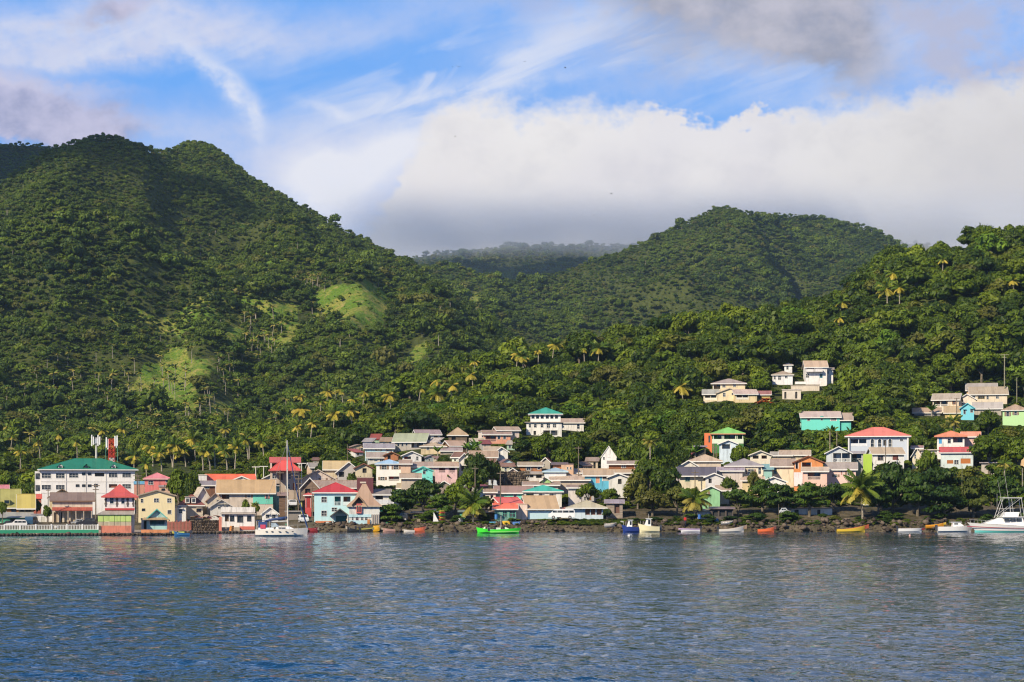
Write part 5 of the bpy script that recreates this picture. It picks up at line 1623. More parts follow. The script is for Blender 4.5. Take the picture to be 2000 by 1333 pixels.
house('small green fronted house behind the shore palm', 1372, 1406, 985, 958, 950, (0.25, 0.55, 0.28), (.56, .52, .46), 'gy', 424, 6, sides=False, ops=[('w', 1376, 1382, 960, 968)])
house('cream cottage with brown gable behind the shore almond trees', 1400, 1424, 975, 958, 950, (.5, .42, .34), (.46, .38, .32), 'gx', 430, 5, sides=False)
house('cream house with broad grey hipped roof and two windows', 1418, 1488, 935, 911, 897, (.72, .64, .46), (0.46, 0.42, 0.38), 'hip', 446, 9, ops=W_((1461, 1472, 917, 926)) + [('g', 1481, 1486, 914, 926)], rust=.1, sides=False)
house('cream house with arched balcony and brown gable top', 1465, 1506, 915, 889, 881, (.70, .64, .50), (.50, .45, .42), 'gy', 463, 8, ops=[('vs', 1469, 1483, 890, 901, (.3, .2, .12)), ('vs', 1486, 1499, 890, 901, (.3, .1, .06))], rail=(.7, .62, .5), fas=(.62, .58, .52), found=4)
house('cream house with rust patched tan roof', 1508, 1550, 933, 911, 898, (.72, .62, .44), (.52, .40, .30), 'gx', 448, 8, ops=[('w', 1511, 1517, 913, 926, (.5, .5, .1))], rust=.9, sides=False)
house('small tan house with grey roof behind the arched balcony house', 1508, 1545, 905, 890, 884, (.60, .46, .30), (.42, .42, .44), 'gx', 480, 6, sides=False)
house('turquoise shed with sloping teal roof beside the rust patched roof', 1491, 1508, 932, 917, 907, (.25, .5, .45), (.22, .48, .44), 'shed', 446, 5, sides=False, name='shed', cat_='shed')
house('long beige house with pale grey roof near the banana plants', 1525, 1580, 902, 889, 881, (.60, .48, .30), (.52, .43, .35), 'gx', 480, 7, sides=False)
house('white painted low gable just above the shore trees', 1487, 1535, 955, 941, 932, (.76, .74, .72), (.52, .42, .36), 'gy', 436, 7, sides=False)
house('yellowish low house at the left of the white painted gable', 1450, 1490, 955, 939, 933, (.66, .52, .28), (.58, .46, .38), 'gx', 440, 6, sides=False)
_r, lx, lz, s, W, H = house('orange gabled house with open loggia over a white ground floor', 1551, 1607, 950, 903, 891, (0.68, 0.24, 0.05), (.50, .44, .42), 'gy', 443, 8,
      ops=[('r', 1553, 1560, 903.5, 916, (.3, .3, .3)), ('r', 1565, 1585, 903.5, 916, (.3, .1, .05)), ('g', 1555, 1560, 930, 935)], fas=(.2, .08, .05), rail=(.6, .5, .45))
b = MB(); b.box(lx(1551), lx(1568), -.12, -.004, lz(950), lz(923), paint((.72, .66, .70))); b.build('white_wall', _r)
house('pink and peach house with balustraded porch in front of the orange gable', 1569, 1615, 952, 921, 914, (.74, .48, .42), (.54, .46, .44), 'gx', 438, 7, ops=[('v', 1576, 1604, 921.5, 938, (.6, .25, .15))], rail=(.76, .6, .52), sides=False, wm=paint((.76, .47, .38), .7, .12))
house('pink house with tan roof and a separate small gable', 1614, 1671, 945, 917, 905, (.76, .50, .44), (.48, .41, .31), 'gx', 442, 8, ops=W_((1630, 1635, 927, 932), (1655, 1662, 920, 928)) + [('s', 1642, 1645, 920, 928, (.4, .2, .18))], sides=False, wm=paint((.76, .50, .45), .7, .1))
_r, lx, lz, s, W, H = house('grey veranda house with cross braced railings and open gable', 1614, 1662, 915, 885, 873, (.52, .56, .60), (.52, .51, .51), 'gy', 455, 9,
      ops=[('vx', 1626, 1661, 885.5, 903, (.5, .55, .6))], fas=(.62, .62, .62), rail=(.66, .66, .66))
house('grey porch with slim posts right of the cross braced veranda', 1661, 1686, 915, 886, 881, (.3, .3, .3), (.5, .5, .5), 'shed', 458, 5, ops=[('vx', 1663, 1684, 886.5, 903, (.08, .05, .05))], sides=False, rail=(.66, .66, .66), name='porch', cat_='building')
house('lime green garden wall block under the red roofed villa', 1686, 1703, 912, 889, None, (0.38, 0.58, 0.02), (.4, .55, .05), 'flat', 453, 3, sides=False, ov=.0, name='garden_wall', cat_='wall', wm=paint((.38, .58, .02), .7, .2))
# --- the big villa
_r, lx, lz, s, W, H = house('large blue-grey villa with coral red hipped roof and arched windows', 1657, 1772, 900, 853, 836, (0.46, 0.52, 0.62), (0.70, 0.17, 0.12), 'hip', 475, 11,
      ops=[('vs', 1661, 1694, 858, 872, (.15, .1, .12)), ('g', 1701, 1707, 861, 873), ('g', 1715, 1721, 861, 873), ('d', 1725, 1731, 860, 871), ('g', 1735, 1741, 861, 873), ('g', 1757, 1763, 858, 862)], ov=.8, rust=.02, name='villa', rail=(.66, .68, .72), found=4, wm=paint((.46, .52, .62), .7, .06))
for q in (1704, 1718, 1738):
    r_ = MB(); c = plain((.72, .70, .66))
    for i in range(9):
        a0, a1 = math.pi * i / 9, math.pi * (i + 1) / 9; R0, R1 = 3.1 * s, 4.3 * s; X, Z = lx(q), lz(861)
        P = [(X + R0 * math.cos(a), -.12, Z + R0 * math.sin(a)) for a in (a0, a1)] + [(X + R1 * math.cos(a), -.12, Z + R1 * math.sin(a)) for a in (a1, a0)]
        r_.hexa([(x, y, z) for x, y, z in P] + [(x, -.005, z) for x, y, z in P], c)
    r_.box(lx(q) - 4.3 * s, lx(q) - 3.1 * s, -.12, -.005, lz(874), lz(861), c); r_.box(lx(q) + 3.1 * s, lx(q) + 4.3 * s, -.12, -.005, lz(874), lz(861), c)
    ar = r_.build('window_arch', _r)
    f = MB()
    f.hexa([(lx(q) - 3 * s, -.06, lz(861)), (lx(q) + 3 * s, -.06, lz(861)), (lx(q) + 1.8 * s, -.06, lz(858.4)), (lx(q) - 1.8 * s, -.06, lz(858.4)), (lx(q) - 3 * s, -.01, lz(861)), (lx(q) + 3 * s, -.01, lz(861)), (lx(q) + 1.8 * s, -.01, lz(858.4)), (lx(q) - 1.8 * s, -.01, lz(858.4))], glass_dark()); f.build('pane', ar)
for q in (1658.5, 1772): MB().box(lx(q) - .16, lx(q) + .16, -.5, -.18, -3, lz(854), plain((.7, .7, .7))).build('column', _r)
house('white cottage with tan roof and two brown shuttered windows below the villa', 1706, 1765, 918, 887, 876, (.74, .73, .72), (.52, .43, .32), 'gx', 460, 8, ops=[('w', 1715, 1725, 890, 899, (.3, .2, .16)), ('s', 1743, 1754, 889, 899, (.18, .06, .05))], yaw=10, ov=.4, rust=.1)
house('small cream gabled house right of the white cottage', 1782, 1797, 905, 888, 876, (.66, .58, .42), (.28, .18, .14), 'gy', 463, 6, sides=False, ops=[('g', 1786, 1789, 888, 896)])
house('low red-brown roofed shed behind the villa', 1783, 1800, 892, 876, 872, (.4, .3, .25), (.35, .2, .17), 'gx', 476, 5, sides=False, name='shed', cat_='shed')

# --- upper right
house('bright turquoise long house with grey roof on the hillside', 1566, 1640, 842, 815, 805, (0.10, 0.66, 0.56), (.56, .48, .44), 'gx', None, 8, ops=[('g', 1577, 1582, 815.5, 822), ('w', 1603, 1607, 815, 821), ('v', 1621, 1634, 815, 823, (.1, .3, .3))], yaw=4, rust=.1, wm=paint((.10, .68, .58), .7, .05))
house('turquoise wing with tan roof joined to the long turquoise house', 1640, 1662, 842, 820, 808, (0.08, 0.58, 0.50), (.55, .46, .38), 'gx', None, 8, sides=False, rust=.1, ov=.6)
_r, lx, lz, s, W, H = house('pale yellow house with tan hipped roof, highest of its group', 1392, 1455, 780, 750, 741, (.72, .58, .34), (.54, .44, .35), 'hip', None, 9, ops=[('r', 1393, 1408, 751, 760, (.3, .2, .1)), ('g', 1411, 1417, 752, 757), ('g', 1432, 1437, 751, 756)], ov=.6, rust=.1)
house('pale yellow gabled house on stilts with corner veranda', 1400, 1450, 784, 768, 759, (.76, .62, .38), (.50, .40, .32), 'gy', None, 9, ops=W_((1412, 1417, 767, 775), (1429, 1433, 768, 772)), sides=False, stilts=3, ov=.4, fas=(.5, .42, .34))
house('pale yellow veranda wing with blue-grey roof left of the gabled house', 1374, 1402, 786, 770, 762, (.70, .60, .40), (.36, .40, .42), 'gx', None, 6, ops=[('vs', 1376, 1400, 771, 782, (.3, .2, .1))], sides=False, stilts=2, rail=(.74, .7, .6))
house('yellow house with long balcony and pink-tan gabled roof', 1436, 1478, 787, 770, 762, (.74, .58, .30), (.56, .46, .42), 'gx', None, 8, ops=[('vs', 1438, 1462, 771, 781, (.3, .2, .12))], yaw=8, sides=False, stilts=3.5, rail=(.74, .7, .6))
house('small ochre house with faded crimson roof at the right of the yellow group', 1476, 1504, 784, 771, 765, (.55, .42, .10), (.50, .22, .22), 'gx', None, 6, sides=False, ops=[('d', 1480, 1486, 772, 780)])
_r, lx, lz, s, W, H = house('white hillside villa with large upper roof terrace', 1574, 1615, 753, 717, 706, (.80, .76, .74), (.56, .43, .32), 'gx', None, 8, ops=[('d', 1576, 1590, 718, 724, (.4, .38, .4)), ('g', 1574.6, 1580, 730, 738), ('g', 1601, 1606, 731, 738, (.05, .4, .5))], yaw=6, sides=False, rust=.1)
b = MB(); b.box(lx(1574), lx(1606), -1.4, -.01, lz(727), lz(722), paint((.76, .72, .70))); b.box(lx(1552), lx(1600), -3.4, -1.6, lz(752), lz(747), paint((.78, .74, .72))); b.build('terrace', _r)
house('white wing with a lean roof at the right of the hillside villa', 1606, 1627, 750, 722, 717, (.80, .77, .76), (.6, .58, .56), 'shed', None, 7, ops=[('g', 1615, 1619, 726, 730)], sides=False, name='villa_wing', cat_='building')
house('white octagonal looking villa with tan roof left of the terrace', 1509, 1548, 752, 733, 726, (.74, .73, .76), (.50, .42, .36), 'hip', None, 7, ops=[('g', 1512, 1515, 735, 741), ('g', 1520, 1525, 734, 742), ('g', 1533, 1538, 735, 739)], stilts=3.5, found=0)
house('small white lookout tower rising behind the octagonal villa', 1532, 1547, 730, 714, 710, (.76, .75, .78), (.52, .48, .48), 'hip', None, 4, ops=[('g', 1536, 1540, 716, 722)], sides=False, name='lookout_tower', cat_='tower')
house('stepped white terrace wall below the hillside villa', 1528, 1564, 781, 762, None, (.66, .58, .48), (.7, .66, .62), 'flat', None, 5, ops=[('d', 1532, 1536, 766, 779), ('d', 1553, 1557, 766, 779)], sides=False, ov=.2, name='terrace_wall', cat_='wall')
house('cream terrace block between the villa and the stepped wall', 1545, 1600, 765, 754, None, (.66, .56, .44), (.7, .65, .6), 'flat', None, 5, sides=False, ov=.1, name='terrace_wall', cat_='wall')
house('cream house with long veranda and grey-tan roof on the right hillside', 1822, 1872, 806, 781, 770, (.74, .58, .42), (.50, .46, .40), 'gx', None, 8, ops=[('v', 1823, 1852, 783, 795, (.25, .15, .1)), ('g', 1860, 1866, 784, 790, (.5, .2, .06))], yaw=-6, found=4, rail=(.74, .7, .64), sides=False)
house('cream house with bigger gable end above the veranda house', 1872, 1905, 800, 780, 770, (.76, .64, .52), (.5, .45, .38), 'gy', None, 8, ops=W_((1877, 1882, 783, 790)), sides=False)
house('orange-cream upper house with grey mono roof at the top right', 1889, 1945, 785, 762, 750, (.72, .44, .18), (.44, .43, .42), 'gx', None, 8, sides=False, rust=.1)
house('wide cream house with low gable and porch below the orange-cream one', 1896, 1966, 790, 770, 757, (.74, .62, .46), (.54, .48, .36), 'gx', None, 8, ops=[('g', 1897, 1905, 774, 780), ('g', 1911, 1923, 772, 779, (.4, .3, .08)), ('g', 1927, 1931, 772, 780), ('g', 1945, 1950, 772, 779)], yaw=4, sides=False)
house('sky blue gabled cottage with two white windows on the right hillside', 1877, 1902, 821, 797, 788, (0.12, 0.56, 0.68), (.50, .50, .52), 'gy', None, 9, ops=W_((1882, 1886, 801, 809), (1895, 1900, 800, 806)), sides=False, ov=.4, fas=(.1, .48, .6), stilts=2.5, wm=paint((.12, .56, .70), .7, .05))
house('grey sheet roof running right from the sky blue cottage', 1902, 1955, 812, 798, 787, (.4, .36, .3), (.50, .49, .50), 'gx', None, 7, sides=False, rust=.05)
house('light green house with brown pyramid roof at the right edge', 1959, 2006, 832, 802, 791, (0.42, 0.70, 0.30), (.44, .33, .24), 'hip', None, 8, ops=W_((1966, 1971, 805, 813), (1981, 1986, 805, 811)), wm=paint((.42, .70, .32), .7, .08))
house('long tan roofed terrace below the veranda house', 1786, 1836, 812, 806, 798, (.3, .3, .34), (.60, .46, .36), 'gx', None, 6, sides=False, rust=.3)
house('yellow-brown roofed hut between tan terrace and sky blue cottage', 1846, 1876, 818, 806, 795, (.60, .45, .12), (.52, .42, .28), 'gx', None, 6, sides=False)
_r, lx, lz, s, W, H = house('white house with orange hipped roof and blue door on the right', 1831, 1883, 882, 853, 843, (.76, .74, .72), (0.72, 0.22, 0.09), 'hip', 483, 8, ops=[('o', 1834, 1840, 856, 867, (.05, .3, .6)), ('g', 1851, 1857, 857, 866), ('vs', 1860, 1881, 855, 872, (.5, .3, .3))], ov=.7, rust=.05, fas=(.6, .25, .15), rail=(.7, .68, .66))
house('orange roofed extension behind the white house with blue door', 1880, 1912, 872, 853, 845, (.66, .42, .36), (.72, .28, .16), 'gx', 488, 6, sides=False)
house('lower storey with dark red roof strip and timber shutters on the right', 1838, 1900, 915, 884, 875, (.56, .66, .68), (.55, .07, .07), 'gx', 470, 7, ops=[('s', 1850, 1862, 899, 906, (.36, .12, .03)), ('g', 1864, 1872, 899, 907), ('s', 1876, 1895, 896, 906, (.42, .14, .03))], sides=False, fas=(.6, .64, .66))
b = list(HOUSES.values())[-1]
house('small white railing platform left of the dark red roof strip', 1799, 1830, 890, 880, None, (.5, .46, .42), (.6, .58, .54), 'flat', 472, 4, sides=False, name='platform', cat_='terrace')
house('peach coloured house cut by the right edge of the view', 1990, 2030, 905, 882, 872, (.66, .44, .22), (.55, .45, .36), 'gx', 470, 7, sides=False)
house('small concrete block hut under the big breadfruit tree', 1917, 1947, 912, 905, None, (.46, .40, .34), (.45, .40, .34), 'flat', 462, 4, sides=False, name='hut', cat_='hut')
house('white walled beach bar under the shore almond trees', 1545, 1625, 1008, 994, None, (.70, .70, .68), (.4, .4, .4), 'flat', 416, 4, ops=[('d', 1552, 1560, 996, 1006), ('d', 1596, 1602, 996, 1006)], sides=False, name='beach_bar', cat_='building', ov=.05)
house('dark roofed open boat shelter behind the shore rocks', 1388, 1432, 1010, 994, 990, (.10, .08, .07), (.26, .20, .18), 'shed', 411, 5, ops=[('d', 1392, 1402, 996, 1009), ('d', 1405, 1416, 996, 1009), ('d', 1419, 1430, 996, 1009)], sides=False, name='boat_shelter', cat_='shed')
house('low white wall house left of the boat shelter', 1362, 1390, 1010, 999, 995, (.62, .62, .60), (.4, .36, .33), 'shed', 412, 4, sides=False, name='annexe', cat_='building')
house('teal cabin glimpsed between the shore trees by the yellow palm', 1688, 1710, 1000, 985, 978, (.2, .55, .5), (.25, .5, .46), 'gx', 424, 5, sides=False, name='cabin', cat_='hut')
house('blue boat shed with a white door under the big almond tree', 846, 858, 1012, 1000, 996, (.12, .35, .6), (.2, .3, .42), 'shed', 412, 4, sides=False, name='shed', cat_='shed', ops=[('d', 848, 854, 1002, 1011, (.6, .6, .6))])
house('dark open fishermen shelter under the big almond tree', 806, 846, 1012, 1002, 1000, (.10, .09, .08), (.25, .22, .2), 'shed', 412, 4, sides=False, name='shelter', cat_='shed', ops=[('d', 809, 822, 1003, 1012), ('d', 826, 842, 1003, 1012, (.5, .5, .48))])
house('green hut beside the trunk of the coconut palm', 898, 908, 1014, 1000, 997, (.06, .4, .25), (.2, .3, .25), 'shed', 411, 3, sides=False, name='hut', cat_='hut')

MARKS = [(b, k) for b, k in zip(list(BBOX), list(HOUSES))]


def fillers():
    """the small huts that fill the gaps of the town"""
    rs = np.random.RandomState(64)
    marks = [(sum(b[:2]) / 2, b[3], k) for b, k in zip(list(BBOX), list(HOUSES))]
    walls = [('white', WHITE), ('cream', (.62, .54, .40)), ('grey', (.38, .37, .36)), ('pale pink', (.66, .46, .42)), ('bare concrete', (.36, .33, .29)), ('pale blue', (.44, .58, .66)), ('brown timber', (.2, .12, .07)), ('sand coloured', (.56, .45, .32)), ('faded green', (.34, .46, .34))]
    roofs = [('rusty', (.28, .15, .09)), ('tan', RTAN), ('grey', RGREY), ('dark red', (.34, .07, .05)), ('pale', (.52, .48, .42)), ('brown', (.22, .14, .10))]
    seen = set(); n = 0
    for _ in range(1500):
        z = rs.randint(0, 5)
        x0, x1, r0, r1 = ((600, 1240, 912, 985), (700, 1010, 868, 950), (1320, 1660, 900, 955), (400, 600, 960, 1000), (1000, 1250, 915, 985))[z]
        px, rb = rs.uniform(x0, x1), rs.uniform(r0, r1)
        w, h, rf = rs.uniform(15, 30), rs.uniform(8, 15), rs.uniform(5, 9)
        Y = cast(px, rb)
        if Y is None: continue
        a, b, t = px - w / 2, px + w / 2, rb - h - rf; A = w * (h + rf); hid = 0; bad = False
        for (c, d, tt, bb, Yh, dd) in BBOX:
            o = max(0, min(b, d) - max(a, c)) * max(0, min(rb, bb) - max(t, tt))
            if Yh < Y: hid += o
            elif o > .22 * (d - c) * (bb - tt): bad = True
            if abs(Yh - Y) < 6 and o > .12 * A: bad = True
        if bad or hid > .55 * A: continue
        q = min(marks, key=lambda m: (m[0] - px) ** 2 + (m[1] - rb) ** 2)
        rel = 'above' if q[1] - rb > 12 else ('below' if rb - q[1] > 12 else ('just left of' if px < q[0] else 'just right of'))
        wn, wc = walls[rs.randint(len(walls))]; rn, rc = roofs[rs.randint(len(roofs))]
        core_ = ' '.join(q[2].replace('a ', '', 1).split()[:7])
        while core_.split()[-1] in ('with', 'and', 'of', 'the', 'by', 'at', 'in', 'on', 'behind', 'two', 'a', 'above', 'beside', 'under', 'to', 'wide', 'steep', 'dark', 'white', 'pale', 'grey', 'tan', 'red', 'low', 'small'): core_ = core_.rsplit(' ', 1)[0]
        lab = '%s walled hut with %s roof %s the %s' % (wn, rn, rel, core_)
        if lab in seen or len(lab.split()) > 16: continue
        seen.add(lab)
        wx = tuple(v * rs.uniform(.85, 1.1) for v in wc)
        ops = [('g', px - w * .3, px - w * .3 + 4, rb - h * .75, rb - h * .3)]
        if w > 20: ops.append((('d', 'w', 'o')[rs.randint(3)], px + w * .12, px + w * .12 + 4.5, rb - h * .8, rb - (0 if rs.uniform() < .5 else h * .25)))
        house(lab, a, b, rb, rb - h, rb - h - rf, wx, rc, ('gx', 'gy', 'shed', 'gx')[rs.randint(4)], Y, rs.uniform(4, 6), yaw=rs.uniform(-22, 22), ops=ops, sides=False, ov=.35, rust=rs.uniform(.2, 1.0),
              wm=wood(wx) if 'timber' in wn else None, fas=None if rs.uniform() < .5 else TRIM, name='hut', cat_='hut')
        n += 1
        if n >= 62: break
    print('fillers', n)


fillers()
print('houses', len(HOUSES))

# ------------------------------------------------------------------ ruined stone terrace, walls, fence
def px_box(name, x0, x1, r0, r1, Y, d, m, label=None, cat_=None, foot=1.0):
    s = Y / F; xc = (x0 + x1) / 2
    o = MB().box(-(x1 - x0) * s / 2, (x1 - x0) * s / 2, 0, d, -foot, (r1 - r0) * s, m).build(name, None, ((xc - 1000) * s, Y, zrow(r1, Y)), -math.atan((xc - 1000) / F))
    if label: tag(o, label, cat_)
    return o


_rs = np.random.RandomState(17)
BLK = []
for _v in range(8):
    me_ = MB()
    V_, F_ = core(_rs, [(0, 0, 0)], [(0.62, 0.5, 0.5)], 1.0)
    V_ = np.sign(V_) * np.abs(V_) ** 0.75 * 0.95 + _rs.normal(size=V_.shape) * 0.03
    BLK.append(mesh_np('stone', V_, F_, [stone_mat()]))


def stone_wall(label, x0, x1, r0, r1, Y, cell=4.0, cat_='wall', name='stone_wall', seed=0):
    """a wall of separate rough stones over a mortar core"""
    rs = np.random.RandomState(seed); s = Y / F
    root = bpy.data.objects.new(name, None); COL.objects.link(root)
    xc = (x0 + x1) / 2; root.location = ((xc - 1000) * s, Y, zrow(r1, Y)); root.rotation_euler = (0, 0, -math.atan((xc - 1000) / F)); tag(root, label, cat_)
    W, H = (x1 - x0) * s, (r1 - r0) * s
    MB().box(-W / 2, W / 2, .12, .8, -1, H - .1, plain((.24, .19, .15))).build('mortar_core', root)
    w = cell * s; ny = max(1, round(H / (w * .72))); h = H / ny
    for j in range(ny):
        x = -W / 2 - rs.uniform(0, w / 2)
        while x < W / 2:
            ww = w * rs.uniform(.7, 1.4)
            o = link('stone', BLK[rs.randint(8)], root, (min(max(x + ww / 2, -W / 2 + .1), W / 2 - .1), .12 + rs.uniform(-.05, .08), (j + .5) * h), 0)
            o.scale = (ww * .82, .45, h * 1.0); x += ww
    return root


stone_wall('grey-brown rough stone wall on the quay beside the white flat roofed house', 373, 427, 1016, 1037, 388, 4.2, seed=1)
stone_wall('crumbling pinkish stone ruin below the terrace houses', 972, 1033, 921, 948, 446, 5.5, 'ruin', 'stone_ruin', seed=2)
px_box('coral_pillar', 427.5, 433, 1010, 1037, 387.8, .5, paint((.66, .2, .13)), 'coral red pillar at the end of the rough stone wall', 'pillar')
# heap of broken roof sheets above the stone wall
for i in range(9):
    o = MB().hexa([(-.45, -.5, 0), (.45, -.6, .05), (.5, .6, .1), (-.4, .5, 0), (-.45, -.5, .05), (.45, -.6, .1), (.5, .6, .15), (-.4, .5, .05)], metal_roof((.30, .08, .06), .9) if i % 2 else metal_roof((.42, .34, .3), .7)).build(
        'roof_sheet', None, ((377 + i * 6.3 - 1000) * .102, 407.5 + (i % 3) * .5, zrow(1012 - (i * 7 % 5), 408)), i * .7)
    o.rotation_euler[0] = -.5 + .1 * (i % 4)
    tag(o, 'rusty loose roofing sheet leaning in the yard behind the stone wall', 'roofing sheet', 'loose roofing sheets behind the stone wall')
# picket fence of red boards
_s = 387 / F
fr = bpy.data.objects.new('board_fence', None); COL.objects.link(fr); fr.location = ((349.5 - 1000) * _s, 387, zrow(1037, 387)); fr.rotation_euler = (0, 0, .16)
tag(fr, 'gappy red-brown board fence between the kiosk and the stone wall', 'fence')
MB().box(-2.3, 2.3, .05, .10, 1.4, 1.5, plain(BROWN)).build('rail', fr); MB().box(-2.3, 2.3, .05, .10, .5, .6, plain(BROWN)).build('rail', fr)
bd = MB().box(-.085, .085, -.03, .03, 0, 1.0, paint((.42, .11, .08), .8, .5)).build('board', fr)
for i in range(18):
    o = bd if i == 0 else bd.copy()
    if i: COL.objects.link(o); o.parent = fr
    o.location = (-2.2 + i * .26, 0, 0); o.scale = (1, 1, 1.6 + .4 * _hash(np.array([i]), np.array([3]), 1)[0])

# promenade: green wall, white balustrade, stone quay
_s = 353.4 / F
pw = px_box('promenade_wall', -80, 190, 1035.5, 1042, 353, .45, paint((0.01, 0.30, 0.16), .6, .2), 'long bright green promenade wall at the water edge', 'wall', foot=.3)
bl = bpy.data.objects.new('balustrade', None); COL.objects.link(bl); bl.location = ((55 - 1000) * _s, 353.2, zrow(1035.5, 353.2)); tag(bl, 'white balustrade running along the top of the green promenade wall', 'balustrade')
wp = plain((.72, .72, .72))
bl.rotation_euler = (0, 0, .232)
bl.scale = (.945, .9, .9)
MB().box(-12.6, 12.6, -.06, .06, .86, .96, wp).build('top_rail', bl)
MB().box(-12.6, 12.6, -.05, .05, .0, .08, wp).build('bottom_rail', bl)
p0 = MB().box(-.13, .13, -.13, .13, 0, 1.12, wp).build('post', bl)
b0 = MB().bar((0, 0, .08), (0, 0, .86), .055, wp, 6).build('baluster', bl)
k = 0
for i in range(10):
    o = p0 if i == 0 else p0.copy()
    if i: COL.objects.link(o); o.parent = bl
    o.location = (-12.5 + i * 2.78, 0, 0)
for i in range(88):
    o = b0 if i == 0 else b0.copy()
    if i: COL.objects.link(o); o.parent = bl
    o.location = (-12.35 + i * .284, 0, 0)

# ------------------------------------------------------------------ trees near the viewer
def tree_meshes(seed, leafmat, n=1500, size=0.13, nl=9, flat=0.75, style='round'):
    """crown and trunk of unit radius; crown mesh and trunk mesh apart"""
    rs = np.random.RandomState(seed)
    h = rs.uniform(1.35, 1.7)
    if style == 'layer':
        cs, rr = [], []
        for i in range(nl):
            a = i * 2.4 + rs.uniform(-.3, .3); q = rs.uniform(.25, .75); s = rs.uniform(.34, .5)
            cs.append((math.cos(a) * q, math.sin(a) * q, h * rs.uniform(.42, .95) - q * .2)); rr.append((s, s, s * .38))
        cs.append((0, 0, h * .9)); rr.append((.5, .5, .3))
    else:
        cs, rr = lobes(rs, nl, 1.0, h, 0.68, (0.30, 0.5))
    V1, F1 = core(rs, cs, rr, 0.66)
    V2, F2 = leaf_cloud(rs, cs, rr, n, size, jitter=0.5, flat=flat, mn=.62)
    # stray twigs of leaves outside the lobes break the outline
    k = rs.choice(len(V2) // 4, n // 7)
    V3 = V2.reshape(-1, 4, 3)[k]; c = V3.mean(1, keepdims=True)
    cc = np.array([0, 0, h * .5])
    V3 = V3 + (c - cc) * rs.uniform(.05, .16, (len(k), 1, 1))
    V, Fq = cat((V1, F1), (V2, F2), (V3.reshape(-1, 3), np.arange(len(k) * 4).reshape(-1, 4)))
    crown = mesh_np('crown', V, Fq, [leafmat])
    parts = [tube([(0, 0, -.5), (.02, .02, h * .2), (.04, 0, h * .45)], [.09, .07, .05], 7)]
    for i in range(5):
        c = cs[i % len(cs)]
        parts.append(tube([(.03, .01, h * .3), (c[0] * .5, c[1] * .5, h * .3 + (c[2] - h * .3) * .65), (c[0] * .9, c[1] * .9, c[2])], [.045, .03, .012], 5))
    V, Fq = cat(*parts)
    return crown, mesh_np('trunk', V, Fq, [BARK], smooth=True), h


TREES = [tree_meshes(500 + i, LEAF, 1500, .12) for i in range(6)]
SEA = [tree_meshes(600 + i, LEAF_SEA, 2600, .085, 13, style='layer') for i in range(4)]
BUSHY = [tree_meshes(700 + i, LEAF, 2200, .085, 11) for i in range(4)]
LIME = [tree_meshes(800 + i, LEAF_LIME, 1300, .10, 8) for i in range(3)]
MID = []
for i in range(6):
    rs_ = np.random.RandomState(900 + i)
    cs_, rr_ = lobes(rs_, 7, 1.0, rs_.uniform(1.2, 1.6), .66, (.34, .52))
    MID.append(mesh_np('wood_tree_variant', *cat(core(rs_, cs_, rr_, .72), leaf_cloud(rs_, cs_, rr_, 520, .14, jitter=.5)), [LEAF]))


def plant_tree(kind, x, Y, z, r, hs, label, group=None, name='tree', seed=0, cat_='tree', aniso=1.0):
    cr, tr, h = kind[seed % len(kind)]
    root = bpy.data.objects.new(name, None); COL.objects.link(root)
    root.location = (x, Y, z); root.rotation_euler = (0, 0, seed * 1.7 % 6.28); root.scale = (r, r * aniso, r * hs); root.empty_display_size = .3
    link('crown', cr, root); link('trunk', tr, root)
    tag(root, label, cat_, group)
    return root


